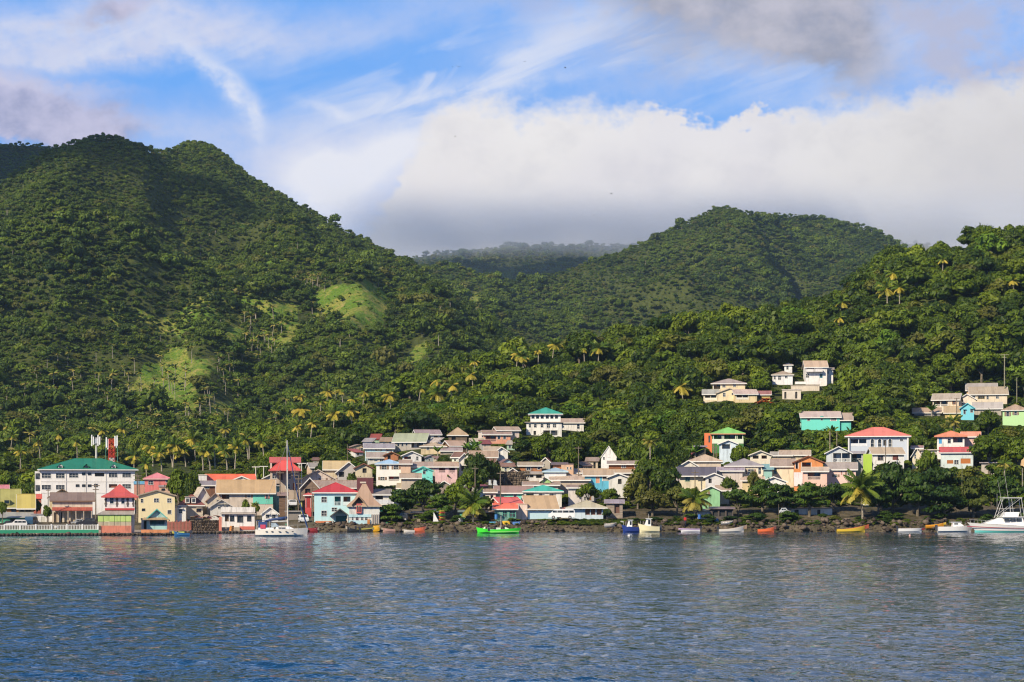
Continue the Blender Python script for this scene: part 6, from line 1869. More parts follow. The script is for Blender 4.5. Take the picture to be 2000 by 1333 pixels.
# named trees: label, cx, top row, bottom row, half width px, Y, kind
NT = [
 ('round glossy bush tree beside the coral pink house', 348, 912, 965, 30, 436, BUSHY), ('dense bush tree right of the round one behind the cream house', 375, 918, 968, 22, 434, BUSHY),
 ('small leafy tree in front of the broad tan roofed house', 480, 976, 1003, 13, 414, BUSHY), ('little tree at the turquoise end wall', 500, 979, 1003, 11, 415, BUSHY),
 ('young tree on the promenade beside the white annexe', 92, 983, 1030, 11, 408, TREES), ('tree behind the yellow house at the left edge', 72, 972, 1006, 12, 422, BUSHY), ('dark small tree at the far left behind the balustrade', 5, 975, 1020, 11, 409, TREES),
 ('shrub left of the white block at its corner', 45, 938, 975, 22, 450, BUSHY), ('low tree behind the orange shop', 20, 945, 985, 24, 452, BUSHY),
 ('left half of the broad sea almond canopy over the fishermen shelter', 782, 958, 1022, 38, 412, SEA), ('tallest crown of the sea almond cluster by the fishermen shelter', 826, 936, 1018, 42, 415, SEA), ('low sea almond spreading over the rocks by the white restaurant', 765, 985, 1030, 26, 408, SEA),
 ('sea almond overhanging the blue boat shed', 858, 965, 1022, 30, 412, SEA), ('pale leaved tree beside the almond canopy', 890, 940, 1012, 30, 416, TREES),
 ('round mango tree rising behind the coconut palm', 935, 886, 978, 38, 440, BUSHY), ('lower mango crown left of the round one', 915, 915, 985, 28, 436, BUSHY), ('mango tree filling the gap beside the ruin', 962, 900, 965, 20, 444, BUSHY),
 ('leafy tree behind the yellow palm at the boathouse', 950, 965, 1015, 25, 415, TREES),
 ('feathery tree between the green roof and the bungalow', 1148, 938, 988, 28, 424, TREES), ('dark shrub tree behind the bungalow roof', 1190, 950, 985, 22, 422, BUSHY),
 ('small conifer-like tree beside the grey plank shack', 1186, 990, 1016, 11, 408, TREES),
 ('topmost crown of the giant tree group in mid town', 1282, 855, 935, 42, 446, BUSHY), ('broad left crown of the giant tree group', 1245, 925, 1010, 36, 424, BUSHY), ('broad right crown of the giant tree group', 1300, 905, 1010, 38, 426, BUSHY),
 ('lowest crown of the giant tree group above the rocks', 1275, 955, 1022, 42, 415, BUSHY), ('middle crown of the giant tree group', 1268, 890, 970, 40, 434, BUSHY), ('tree left of the green shore palm', 1322, 950, 1018, 28, 416, SEA),
 ('bush tree right of the small pale blue cottage', 1446, 868, 912, 23, 466, TREES), ('dark bush in front of the grey rendered house', 1424, 930, 958, 20, 432, BUSHY),
 ('round shrub between cream houses near the arched balcony', 1470, 915, 940, 14, 438, BUSHY),
 ('first shore almond tree from the green palm', 1442, 955, 1015, 34, 416, SEA), ('second shore almond tree from the green palm', 1490, 938, 1014, 38, 418, SEA), ('low shore almond in front of the white painted gable', 1530, 948, 1012, 34, 415, SEA),
 ('wide shore almond shading the beach bar', 1580, 944, 1008, 44, 414, SEA), ('shore almond left of the yellow palm', 1628, 945, 1012, 36, 418, SEA),
 ('tall dark almond right of the yellow palm', 1745, 905, 1018, 44, 418, SEA), ('low almond below the white cottage', 1715, 940, 1015, 32, 413, SEA), ('large almond in front of the villa garden', 1792, 925, 1018, 46, 414, SEA),
 ('upper almond crown under the dark red roof strip', 1835, 912, 990, 40, 424, SEA), ('wide almond overhanging the white dinghy', 1845, 950, 1025, 46, 411, SEA), ('almond tree behind the motor yacht', 1900, 935, 1025, 42, 413, SEA),
 ('last almond tree at the right edge of the shore', 1965, 930, 1022, 46, 414, SEA), ('pale leaved tree over the red-brown shed', 1812, 870, 935, 24, 446, TREES),
 ('big breadfruit tree right of the orange hipped roof', 1932, 842, 915, 42, 462, BUSHY), ('breadfruit tree at the right edge', 1990, 850, 925, 38, 460, BUSHY), ('round dark tree above the breadfruit', 1930, 795, 850, 28, 530, BUSHY),
 ('tree below the breadfruit at the edge of the houses', 1890, 905, 960, 34, 440, TREES), ('bright leafy tree below the villa', 1735, 900, 945, 34, 444, TREES),
 ('dark tree behind the pyramid of shore almonds', 1960, 895, 960, 40, 442, TREES),
 ('tall tree below the white mansion wing', 1128, 838, 900, 34, 500, BUSHY), ('broad tree below the white mansion', 1070, 846, 905, 34, 496, BUSHY), ('wide dark tree left of the white gable', 1110, 866, 925, 32, 468, BUSHY), ('tree rising left of the mansion foot', 1018, 850, 905, 26, 500, TREES),
 ('broad crown above the giant tree group', 1240, 850, 915, 36, 470, BUSHY), ('tree between the carport and the giant group', 1330, 872, 925, 24, 462, BUSHY), ('leafy crown hiding the foot of the grey veranda house', 1640, 905 + 38, 985, 26, 432, TREES), ('dark tree beside the red-brown sheds of the villa', 1800, 845, 905, 24, 486, TREES),
 ('tree in the middle of the hillside cluster', 868, 885, 925, 17, 470, BUSHY), ('tree at the left edge of the hillside cluster', 690, 925, 965, 18, 444, BUSHY), ('tree behind the cream barn-like roof', 640, 880, 925, 26, 478, TREES), ('tree left of the red tower house', 512, 890, 945, 22, 470, BUSHY),
 ('orange flowering shrub below the yellow houses', 1497, 785, 800, 22, 600, None),
 ('golden flowering bush near the terrace wall', 1537, 786, 806, 9, 598, None),
]
FLOWER = mat_leaf('flame_blossom', (0.30, 0.04, 0.015), (0.42, 0.10, 0.02), (0.10, 0.14, 0.02), .2)
GOLD = mat_leaf('golden_leaves', (0.40, 0.22, 0.01), (0.55, 0.36, 0.03), (0.2, 0.22, 0.02), .2)
FL = [tree_meshes(850, FLOWER, 900, .12, 7, style='layer')]
GD = [tree_meshes(851, GOLD, 700, .15, 7)]
TB = []
for i, (lab, cx, tp, bt, hw, Y, kd) in enumerate(NT):
    if kd is None: kd = FL if 'orange' in lab else GD
    s = Y / F; r = hw * s * .92
    zt = zrow(tp, Y); x = (cx - 1000) * s; zg = max(gz(x, Y), .4); zg = min(zg, zrow(bt, Y) + .5)
    h = kd[i % len(kd)][2]
    plant_tree(kd, x, Y, zg, r, max((zt - zg) / (h * 1.12) / r, .5), lab, name='flowering_shrub' if kd in (FL, GD) else 'tree', seed=i, cat_='shrub' if kd in (FL, GD) else 'tree')
    TB.append((cx - hw, cx + hw, tp, bt, Y))


def clear_of_houses(px, Y, z, r, h, rs):
    """a scattered tree may not stand in a house or hide one"""
    ok = np.ones(len(px), bool)
    hw = r * F / Y; top = HZ - (z + h - CH) / Y * F; bot = HZ - (z - CH) / Y * F
    for (x0, x1, t, b, Yh, d) in BBOX:
        b2 = b - 0.16 * (b - t)
        hide = (Y < Yh + 1) & (px + hw * .85 > x0) & (px - hw * .85 < x1) & (top < b2) & (bot > t)
        inside = (Y >= Yh - 1.5) & (Y < Yh + d + r * .5) & (px + hw * .6 > x0) & (px - hw * .6 < x1)
        ok &= ~(hide | inside)
    return ok & clear_of_palms(px, Y, z, r, h)


def landmark_labels(pts, reach=60):
    """for each named house the one scattered thing nearest above, left and right of it"""
    out = {}
    for (b, k) in MARKS:
        cx, cy = (b[0] + b[1]) / 2, (b[2] + b[3]) / 2; w = (b[1] - b[0]) / 2
        cr = k.replace('a ', '', 1).split()[:9]
        while cr[-1] in ('with', 'and', 'of', 'the', 'by', 'at', 'in', 'on', 'behind', 'two', 'a', 'above', 'beside', 'under', 'to', 'wide', 'steep', 'dark', 'white', 'pale', 'grey', 'tan', 'red', 'low', 'small', 'its', 'one', 'long', 'right', 'left', 'highest', 'joined', 'near', 'below', 'blue', 'brown', 'bright'): cr = cr[:-1]
        cr = ' '.join(cr)
        if sum(1 for _, q in MARKS if q.startswith(cr) or cr in q) > 1: continue
        for rel, f in (('above', lambda p: abs(p[0] - cx) < w and p[1] < b[2]), ('just left of', lambda p: p[0] < b[0] and abs(p[1] - cy) < 16), ('just right of', lambda p: p[0] > b[1] and abs(p[1] - cy) < 16)):
            c = [(math.hypot(p[0] - cx, p[1] - cy), j) for j, p in enumerate(pts) if f(p) and j not in out]
            if c:
                d, j = min(c)
                if d < reach: out[j] = rel + ' the ' + cr
    return out


def hill_trees():
    rs = np.random.RandomState(23)
    P = np.concatenate([scatter_zone(rs, -80, 2080, 432, 520, 5.2), scatter_zone(rs, -80, 2080, 520, 860, 6.0), scatter_zone(rs, 2080, 2750, 408, 860, 6.2), scatter_zone(rs, -620, -80, 440, 860, 6.4)])
    px, Y = P[:, 0], P[:, 1]
    z = terr(px, Y)
    big = rs.uniform(size=len(px)) > .8
    r = rs.uniform(2.3, 4.2, len(px)) * np.where(Y > 520, 1.18, .85) * np.where(big & (Y > 540), 1.45, 1.0)
    h = r * rs.uniform(1.5, 2.1, len(px))
    keep = (z > 3.0) & ~((px < 560) & (Y < 505))
    # the town proper has fewer, smaller trees between the houses
    town = (Y < 520)
    small = town & (rs.uniform(size=len(px)) < .5)
    r = np.where(small, r * .6, r); h = np.where(small, h * .6, h)
    row = HZ - (z + 2 - CH) / Y * F
    keep &= ~((px > 1010) & (px < 1150) & (row > 786) & (row < 812) & (Y > 560) & (Y < 700))
    px, Y, z, r, h = (a[keep] for a in (px, Y, z, r, h))
    for it in range(3):
        ok = clear_of_houses(px, Y, z, r, h, rs)
        r = np.where(ok, r, r * .62); h = np.where(ok, h, h * .6)
    ok = clear_of_houses(px, Y, z, r, h, rs) & visible(px, Y, z, 8.0)
    px, Y, z, r, h = (a[ok] for a in (px, Y, z, r, h))
    x = (px - 1000) / F * Y
    show = r * F / Y
    inview = (px > -20) & (px < 2020)
    order = np.argsort(-(show * inview + 0.001))
    near = order[:270]; rest = order[270:]
    kinds = [TREES, BUSHY, TREES, LIME]
    pick = landmark_labels([(px[i], HZ - (z[i] + h[i] * .6 - CH) / Y[i] * F) for i in near])
    for jj, i in enumerate(near):
        kd = kinds[int(rs.choice(4, p=[.42, .42, .10, .06]))]
        side = 'right' if px[i] > 1500 else ('centre' if px[i] > 800 else 'left')
        nm, lb, gp = {id(LIME): ('lime_tree', 'light yellow-green leafy tree in the near hillside wood', 'light green trees of the near hillside')}.get(
            id(kd), ('broadleaf_tree', 'dark green broadleaf tree in the near hillside wood around the houses', 'broadleaf trees of the near hillside'))
        if jj in pick: lb = ('light green' if kd is LIME else 'dark green') + ' tree nearest ' + pick[jj]
        hh = kd[i % len(kd)][2]
        plant_tree(kd, x[i], Y[i], z[i] - .3, r[i], h[i] / (hh * 1.1) / r[i], lb, gp, nm, int(i))
    n = len(rest)
    sc = np.stack([r[rest] * rs.uniform(.75, 1.25, n), r[rest] * rs.uniform(.75, 1.25, n), h[rest] / 1.55], 1)
    instancer('hillside_wood', np.stack([x[rest], Y[rest], z[rest] - .4], 1), sc, rs.uniform(0, 6.28, n), MID, 'dense broadleaf wood rising over the near hill behind the houses', 'wood', rs.randint(0, 6, n))
    print('hill trees', len(px))
    # undergrowth carpets the slopes between trees
    P = np.concatenate([scatter_zone(rs, -60, 2060, 425, 560, 1.9), scatter_zone(rs, 380, 2060, 560, 800, 3.0), scatter_zone(rs, 2060, 2750, 406, 700, 3.0), scatter_zone(rs, -620, -60, 425, 700, 3.2)])
    px, Y = P[:, 0], P[:, 1]; z = terr(px, Y)
    k = (z > 2.6) & ~((px < 560) & (Y < 500)) & (rs.uniform(size=len(px)) < .85)
    px, Y, z = px[k], Y[k], z[k]
    r = rs.uniform(.6, 1.5, len(px)) * np.where(Y > 560, 1.5, 1.0)
    ok = np.ones(len(px), bool)
    for (x0, x1, t, b, Yh, d) in BBOX: ok &= ~((Y > Yh - 1.6) & (Y < Yh + d) & (px > x0 - 2) & (px < x1 + 2))
    px, Y, z, r = px[ok], Y[ok], z[ok], r[ok]
    for it in range(3):
        ok = clear_of_houses(px, Y, z, r, r * 1.3, rs); r = np.where(ok, r, r * .55)
    ok = clear_of_houses(px, Y, z, r, r * 1.3, rs)
    px, Y, z, r = px[ok], Y[ok], z[ok], r[ok]; n = len(px)
    instancer('undergrowth', np.stack([(px - 1000) / F * Y, Y, z - .3], 1), np.stack([r, r, r * rs.uniform(.4, .85, n)], 1), rs.uniform(0, 6.28, n), MID, 'low green undergrowth between the houses and trees', 'undergrowth', rs.randint(0, 6, n))
    print('undergrowth', n)


# ------------------------------------------------------------------ coconut palms
FRONDS = {}
for _k, _m in (('g', FR_G), ('y', FR_Y), ('b', FR_B)):
    FRONDS[_k] = []
    for _e in (1.15, 0.75, 0.35, -0.1, -0.55):
        rs_ = np.random.RandomState(int((_e + 2) * 100))
        # a frond with separate leaflets on both sides of an arched rib, unit length
        pts = []; p = np.array([0., 0., 0.]); e = _e
        for i in range(9):
            pts.append(p.copy()); p = p + np.array([math.cos(e), 0, math.sin(e)]) / 8; e -= (.18 + .8 * i / 8) * 1.5 / 8
        V, Fq = [], []
        for i in range(8):
            for t in (0.0, .33, .66):
                a = pts[i] * (1 - t) + pts[i + 1] * t; q = (i + t) / 8
                if q < .08: continue
                L = .31 * math.sin(math.pi * min(q * .9 + .12, 1)) ** .6
                d = pts[i + 1] - pts[i]; d = d / np.linalg.norm(d)
                for sg in (1, -1):
                    tip = a + np.array([0, sg, 0]) * L * .72 + d * L * .45 - np.array([0, 0, 1]) * L * rs_.uniform(.45, .85)
                    b0 = len(V); V += [a - d * .028, a + d * .028, tip + d * .012, tip - d * .012]; Fq.append((b0, b0 + 1, b0 + 2, b0 + 3))
        v, f = tube(pts, [.012] * 9, 3); b0 = len(V); V += list(v); Fq += [tuple(int(j) + b0 for j in q) for q in f]
        FRONDS[_k].append(mesh_np('frond', np.array(V), np.array(Fq), [_m]))


def palm(cx, row, rpx, Y=None, hpx=40, col='y', lean=0.0, label='', group=None, name='coconut_palm', n=17, droop=0, parts=True, seed=0):
    if Y is None: rpx = rpx * 1.35
    rs = np.random.RandomState(seed + 5)
    rs_g = rs.uniform(.48, .82)
    if Y is None:
        Y = cast(cx, row + hpx * .8) or 760.0
    s = Y / F; L = rpx * s * 1.12; zc = zrow(row, Y)
    x = (cx - 1000) * s; xb = x + lean * s; zg = gz(xb, Y)
    if zc - zg < 4: zg = zc - 4
    H = zc - zg
    root = bpy.data.objects.new(name, None); COL.objects.link(root); root.location = (xb, Y, zg); root.empty_display_size = .4
    tag(root, label, 'palm tree', group)
    dx = x - xb
    pts = [(dx * t * t * (1.5 - .5 * t), 0, H * t) if t > 0 else (0, 0, -.6) for t in (0, .2, .4, .6, .8, 1)]
    V, Fq = tube(pts, [max(.27, L * .05), .21, .18, .16, .15, .17], 7)
    link('trunk', mesh_np('trunk', V, Fq, [BARK_PALE], smooth=True), root)
    for k in range(n):
        q = k / (n - 1.0)
        lvl = min(4, int(q * 4.99) + droop + (rs.uniform() < .3))
        c = 'g' if q < (rs_g if col == 'y' else .8) else ('y' if col == 'y' else 'b')
        if col == 'd': c = 'g' if q < .5 else 'b'
        lvl = min(lvl, 4)
        f = link('frond', FRONDS[c][lvl], root, (dx, 0, H))
        f.rotation_euler = (rs.uniform(-.25, .25), rs.uniform(-.12, .12), k * 2.4 + rs.uniform(-.25, .25)); f.scale = (L * rs.uniform(.85, 1.1),) * 3
    if L > 2.0:
        m = MB()
        for k in range(7):
            a = k * .9; m.box(dx + math.cos(a) * .25 - .12, dx + math.cos(a) * .25 + .12, math.sin(a) * .25 - .12, math.sin(a) * .25 + .12, H - .55, H - .28, plain((.30, .22, .03)))
        m.build('coconuts', root)
    return root


palm(926, 982, 33, 407.5, col='y', lean=-2, label='golden coconut palm standing on the rocks left of the green boats', n=24, seed=1)
palm(1357, 972, 32, 411, col='d', label='green drooping coconut palm on the shore in front of the dark roofs', n=24, droop=1, seed=2)
palm(1681, 952, 44, 409.5, col='y', lean=4, label='large yellow-fronded palm overhanging the shore among almond trees', n=26, droop=0, seed=3)
palm(869, 822, 12, None, 20, 'd', label='short palm just above the pyramidal tan roof', seed=4)
palm(1270, 860, 17, 440, 60, 'd', label='pale fan-like palm rising from the giant tree group', seed=44, droop=0)
palm(1863, 822, 17, 500, 40, 'd', label='dark palm between the sky blue cottage and the orange roof', seed=45)
palm(497, 986, 8, 412, 20, 'd', label='tiny palm in front of the turquoise end wall', seed=46)
palm(1962, 905, 15, 430, 60, 'd', label='slim green palm behind the motor yacht', seed=47)
for i, (a, b, c, h, k_, l) in enumerate(_row): palm(a, b, c, None, h, k_, lean=(5, 9, 8, 4, 8, 0, 3, -4, 5, 2, 6, -3, 4, 0)[i], label=l, group='palms behind the left part of town', seed=60 + i, n=16)
_pl = landmark_labels([q[:2] for q in _hp], 110)
for i, (a, b, c) in enumerate(_hp):
    palm(a, b, c, None, 62 if b > 640 else 46, 'y', lean=(i * 7 % 11) - 5, label='coconut palm nearest ' + _pl[i] if i in _pl else 'yellow-fronded coconut palm sticking out of the hillside wood', group='coconut palms on the hillside behind the town', seed=100 + i, n=19)

# ------------------------------------------------------------------ banana plants
BN = [mat_frond('banana_leaf', (0.07, 0.16, 0.015), (0.16, 0.28, 0.03))]
BANANA = []
for i in range(3):
    rs_ = np.random.RandomState(40 + i); prt = [tube([(0, 0, -.3), (0, 0, 1.6)], [.16, .10], 6)]
    mi_ = [0] * len(prt[0][1])
    for k in range(8):
        v, f = frond_vf(rs_, rs_.uniform(1.8, 2.5), k * 2.4 + rs_.uniform(-.3, .3), rs_.uniform(.5, 1.3), 5, .34, 1.1); v[:, 2] += 1.5; prt.append((v, f)); mi_ += [1] * len(f)
    V, Fq = cat(*prt); BANANA.append((V, Fq, mi_))
BANM = [mesh_np('banana_plant', V, Fq, [BARK_PALE, BN[0]], mi=mi_) for V, Fq, mi_ in BANANA]
_bp = [(1545, 884), (1556, 880), (1566, 884), (1600, 874), (1612, 866), (1592, 882), (1586, 858), (1625, 850), (1640, 858), (1660, 850), (920, 884), (930, 878), (912, 878), (855, 886), (1345, 895), (1358, 890), (1690, 800), (1706, 806), (1675, 812), (1720, 796),
       (1760, 800), (1790, 790), (1805, 782), (1820, 806), (1850, 835), (1838, 842), (1870, 838), (1475, 757), (1484, 760), (1945, 945), (1955, 950), (1970, 940), (1985, 945), (905, 940), (880, 946), (925, 948), (1700, 830), (1740, 815), (560, 940), (690, 928), (715, 935)]
_bl = landmark_labels(_bp, 50)
for i, (a, b) in enumerate(_bp):
    Y = cast(a, b + 8)
    o = link('banana_plant', BANM[i % 3], None, ((a - 1000) / F * Y, Y, gz((a - 1000) / F * Y, Y)), i * 1.3); sc_ = .9 + .3 * (i % 4) / 3; o.scale = (sc_,) * 3
    tag(o, 'banana plant nearest ' + _bl[i] if i in _bl else 'broad leaved banana plant growing between the hillside houses', 'banana plant', 'banana plants among the houses')


hill_trees()

# ------------------------------------------------------------------ masts, poles, lamps, flag
def pole(label, cx, top, bot, Y=None, r=.13, arms=(), name='utility_pole', cat_='pole', m=None, lamp=0, lean=0.0):
    if Y is None: Y = cast(cx, bot) or 470.0
    s = Y / F; x = (cx - 1000) * s; z0 = min(zrow(bot, Y), gz(x, Y)) - .3; z1 = zrow(top, Y)
    root = bpy.data.objects.new(name, None); COL.objects.link(root); root.location = (x, Y, z0); tag(root, label, cat_)
    m = m or wood((.22, .18, .14)); H = z1 - z0
    MB().bar((0, 0, 0), (lean, 0, H), r, m, 7, r * .7).build('shaft', root)
    for (dz, w) in arms:
        MB().box(-w / 2 + lean, w / 2 + lean, -.06, .06, H - dz - .08, H - dz + .08, m).build('crossarm', root)
    if lamp:
        MB().bar((0, 0, H - .2), (lamp, 0, H + .15), .05, plain((.5, .5, .5)), 5).build('lamp_arm', root)
        MB().box(min(lamp, lamp * 1.5), max(lamp, lamp * 1.5), -.14, .14, H + .06, H + .2, plain((.6, .6, .58))).build('lamp_head', root)
    return root, H


WM = plain((.62, .62, .60))
pole('tall utility pole with three crossarms at the promenade kerb left of the lime green shop', 187, 945, 1012, 410, .14, ((.4, 1.6), (1.2, 1.2)))
pole('short dark pole beside the shop with the red awning', 94, 955, 1030, 409, .11, ((.3, .9),))
pole('dark pole pair standing between the pagoda house and the cream house', 268, 925, 1020, 414, .17, ((.5, 1.8), (1.3, 1.4)))
pole('second pole right beside the dark pair near the cream house', 271.5, 930, 1025, 414, .14)
pole('slim pole at the edge of the stone quay by the red fence', 344, 985, 1020, 405.5, .08)
pole('thin white mast pole beside the mansard house', 365, 975, 1004, 413, .07)
pole('left white T shaped lamp post behind the broad tan roof', 499.5, 912, 940, 456, .12, ((.05, 1.7),), 'lamp_post', 'lamp post', WM)
pole('right white T shaped lamp post behind the broad tan roof', 515, 911, 940, 456, .12, ((.05, 1.9),), 'lamp_post', 'lamp post', WM)
pole('white T shaped lamp post beside the mast of the yacht', 589, 905, 965, 440, .12, ((.05, 2.0),), 'lamp_post', 'lamp post', WM)
pole('leaning dark pole on the street by the red kiosk', 583, 930, 1005, 424, .16, ((.6, 1.8), (1.6, 1.4)))
pole('pole between the small gabled cottage and the tower house', 547, 918, 1010, 426, .13, ((.6, 1.6),))
pole('weathered double pole behind the yacht mast', 576, 915, 1000, 428, .13, ((.8, 1.6), (1.5, 1.6)))
pole('brown post at the left corner of the light blue house', 610, 950, 1022, 411, .12)
pole('thin pole above the pale blue roofed house', 679, 868, 912, 470, .09)
pole('pole in front of the long green roofed house', 716, 882, 905, None, .08)
pole('grey utility pole rising in front of the round mango tree', 928, 911, 958, 434, .15, ((.5, 1.4),))
pole('dark utility pole right of the coconut palm', 977.5, 920, 1005, 411, .15, ((.5, 1.5),))
pole('slim lamp pole standing by the white flagged boat', 978.5, 1008, 1036, 403.2, .07, m=WM)
pole('tall pole above the long tan roofs right of the green shed', 1130, 872, 942, 440, .13, ((.4, 1.6),))
pole('short pale pole among trees below the mansion', 1088, 876, 900, None, .1)
pole('pole in front of the parked white van', 1091, 995, 1016, 409, .09, ((.1, 1.2),))
pole('pole among the palm fronds on the shore', 1357.5, 918, 965, 436, .13, ((.6, 1.6),))
pole('left of two dark poles below the lime green roof', 1394, 868, 905, 462, .17, ((.8, .6),))
pole('right of two dark poles below the lime green roof', 1399, 872, 912, 460, .13)
pole('thin pole standing on the rocks right of the orange boat', 1521, 985, 1022, 405, .06)
pole('pale utility pole with lamp arm between banana plants', 1621, 842, 892, 474, .14, ((.7, .8),), m=wood((.40, .33, .25)))
pole('pale pole right of the one with the lamp arm', 1634.5, 842, 880, 482, .11, m=wood((.40, .33, .25)))
pole('dark pole in front of the white cottage below the villa', 1729.5, 862, 905, 456, .12)
pole('small street lamp on the hillside road', 1743.5, 767, 790, None, .09, name='street_lamp', cat_='street lamp', m=WM, lamp=1.3)
pole('tall dark pole beside the sky blue cottage', 1868.5, 778, 848, 520, .16, ((.2, 1.4),))
pole('tall pale utility pole highest on the right hillside', 1962, 692, 758, 612, .2, ((.2, 2.6), (1.0, 1.2)), m=wood((.36, .34, .24)))
pole('plain pole near the right edge of the hillside', 1986, 738, 785, 600, .16, m=wood((.30, .28, .2)))
pole('pole rising out of the shore trees near the right edge', 1879, 910, 958, 432, .1, m=wood((.26, .27, .12)))
pole('bare pale pole at the extreme right edge', 1997, 915, 965, 430, .14, m=wood((.36, .33, .27)))
pole('bare pale pole high on the middle hillside', 637, 745, 785, None, .16, m=wood((.36, .33, .27)))
_f, _H = pole('thin flagpole with a small pink flag in the wood above the mansion', 1225, 784, 806, 600, .07, name='flagpole', cat_='flagpole', m=WM)
fl = MB(); fm = plain((.66, .25, .30))
for i in range(4): fl.hexa([(.07 + i * .25, .04 * (i % 2), _H - 2.4), (.32 + i * .25, .04 * ((i + 1) % 2), _H - 2.5), (.32 + i * .25, .04 * ((i + 1) % 2) + .02, _H - 2.5), (.07 + i * .25, .04 * (i % 2) + .02, _H - 2.4),
                            (.07 + i * .25, .04 * (i % 2), _H - .1), (.32 + i * .25, .04 * ((i + 1) % 2), _H - .2), (.32 + i * .25, .04 * ((i + 1) % 2) + .02, _H - .2), (.07 + i * .25, .04 * (i % 2) + .02, _H - .1)], fm)
fl.build('flag', _f)

# cell masts on the roof of the white block
Y = 478.0; s = Y / F
rt = bpy.data.objects.new('cell_mast', None); COL.objects.link(rt); rt.location = ((188 - 1000) * s, Y, zrow(899, Y) - .6); tag(rt, 'grey pole cell mast with white panel antennas on the green roof', 'cell mast')
H = 49 * s + .6
MB().bar((0, 0, 0), (0, 0, H - .6), .26, plain((.56, .54, .50)), 8, .2).build('shaft', rt)
MB().box(-.9, .9, -.5, .5, H - 2.0, H - 1.9, plain((.4, .4, .42))).build('platform', rt); MB().box(-.35, .35, -.3, .3, H - 1.9, H - .9, plain((.35, .38, .44))).build('radio_unit', rt)
for i, q in enumerate((-.95, -.55, .5, .9)): MB().box(q - .13, q + .13, -.55, -.40, H - 2.6 + (i % 2) * .3, H - .4 + (i in (0, 2)) * .4, plain((.72, .72, .74))).build('antenna', rt)
rt = bpy.data.objects.new('lattice_mast', None); COL.objects.link(rt); rt.location = ((218.5 - 1000) * s, Y, zrow(898, Y) - .6); tag(rt, 'red and white lattice cell mast with panel antennas on the green roof', 'cell mast')
H = 40 * s + .6; w = .62; rm = plain((.55, .06, .03)); wm2 = plain((.7, .68, .66))
L = MB()
for a, b in ((-w, -w), (w, -w), (w, w), (-w, w)): L.bar((a, b, 0), (a, b, H), .07, rm, 5)
n = 6
for i in range(n):
    z0, z1 = H * i / n, H * (i + 1) / n; mm = wm2 if i == 0 else rm
    for (a, b), (c, d) in (((-w, -w), (w, -w)), ((w, -w), (w, w)), ((w, w), (-w, w)), ((-w, w), (-w, -w))):
        L.bar((a, b, z0), (c, d, z1), .05, mm, 4); L.bar((c, d, z0), (a, b, z1), .05, mm, 4); L.bar((a, b, z1), (c, d, z1), .05, mm, 4)
L.build('lattice', rt)
for i, (q, z) in enumerate(((-1.15, .0), (-.85, -.4), (.85, .3), (1.15, 0), (1.35, .4))): MB().box(q - .14, q + .14, -.7 + .2 * (i % 2), -.55 + .2 * (i % 2), H - 2.0 + z, H + .4 + z, plain((.74, .74, .76))).build('antenna', rt)
for q in (-1.35, 1.4): MB().bar((q, -.3, 0), (q, -.3, H), .05, plain((.15, .45, .35)), 4).build('stay', rt)


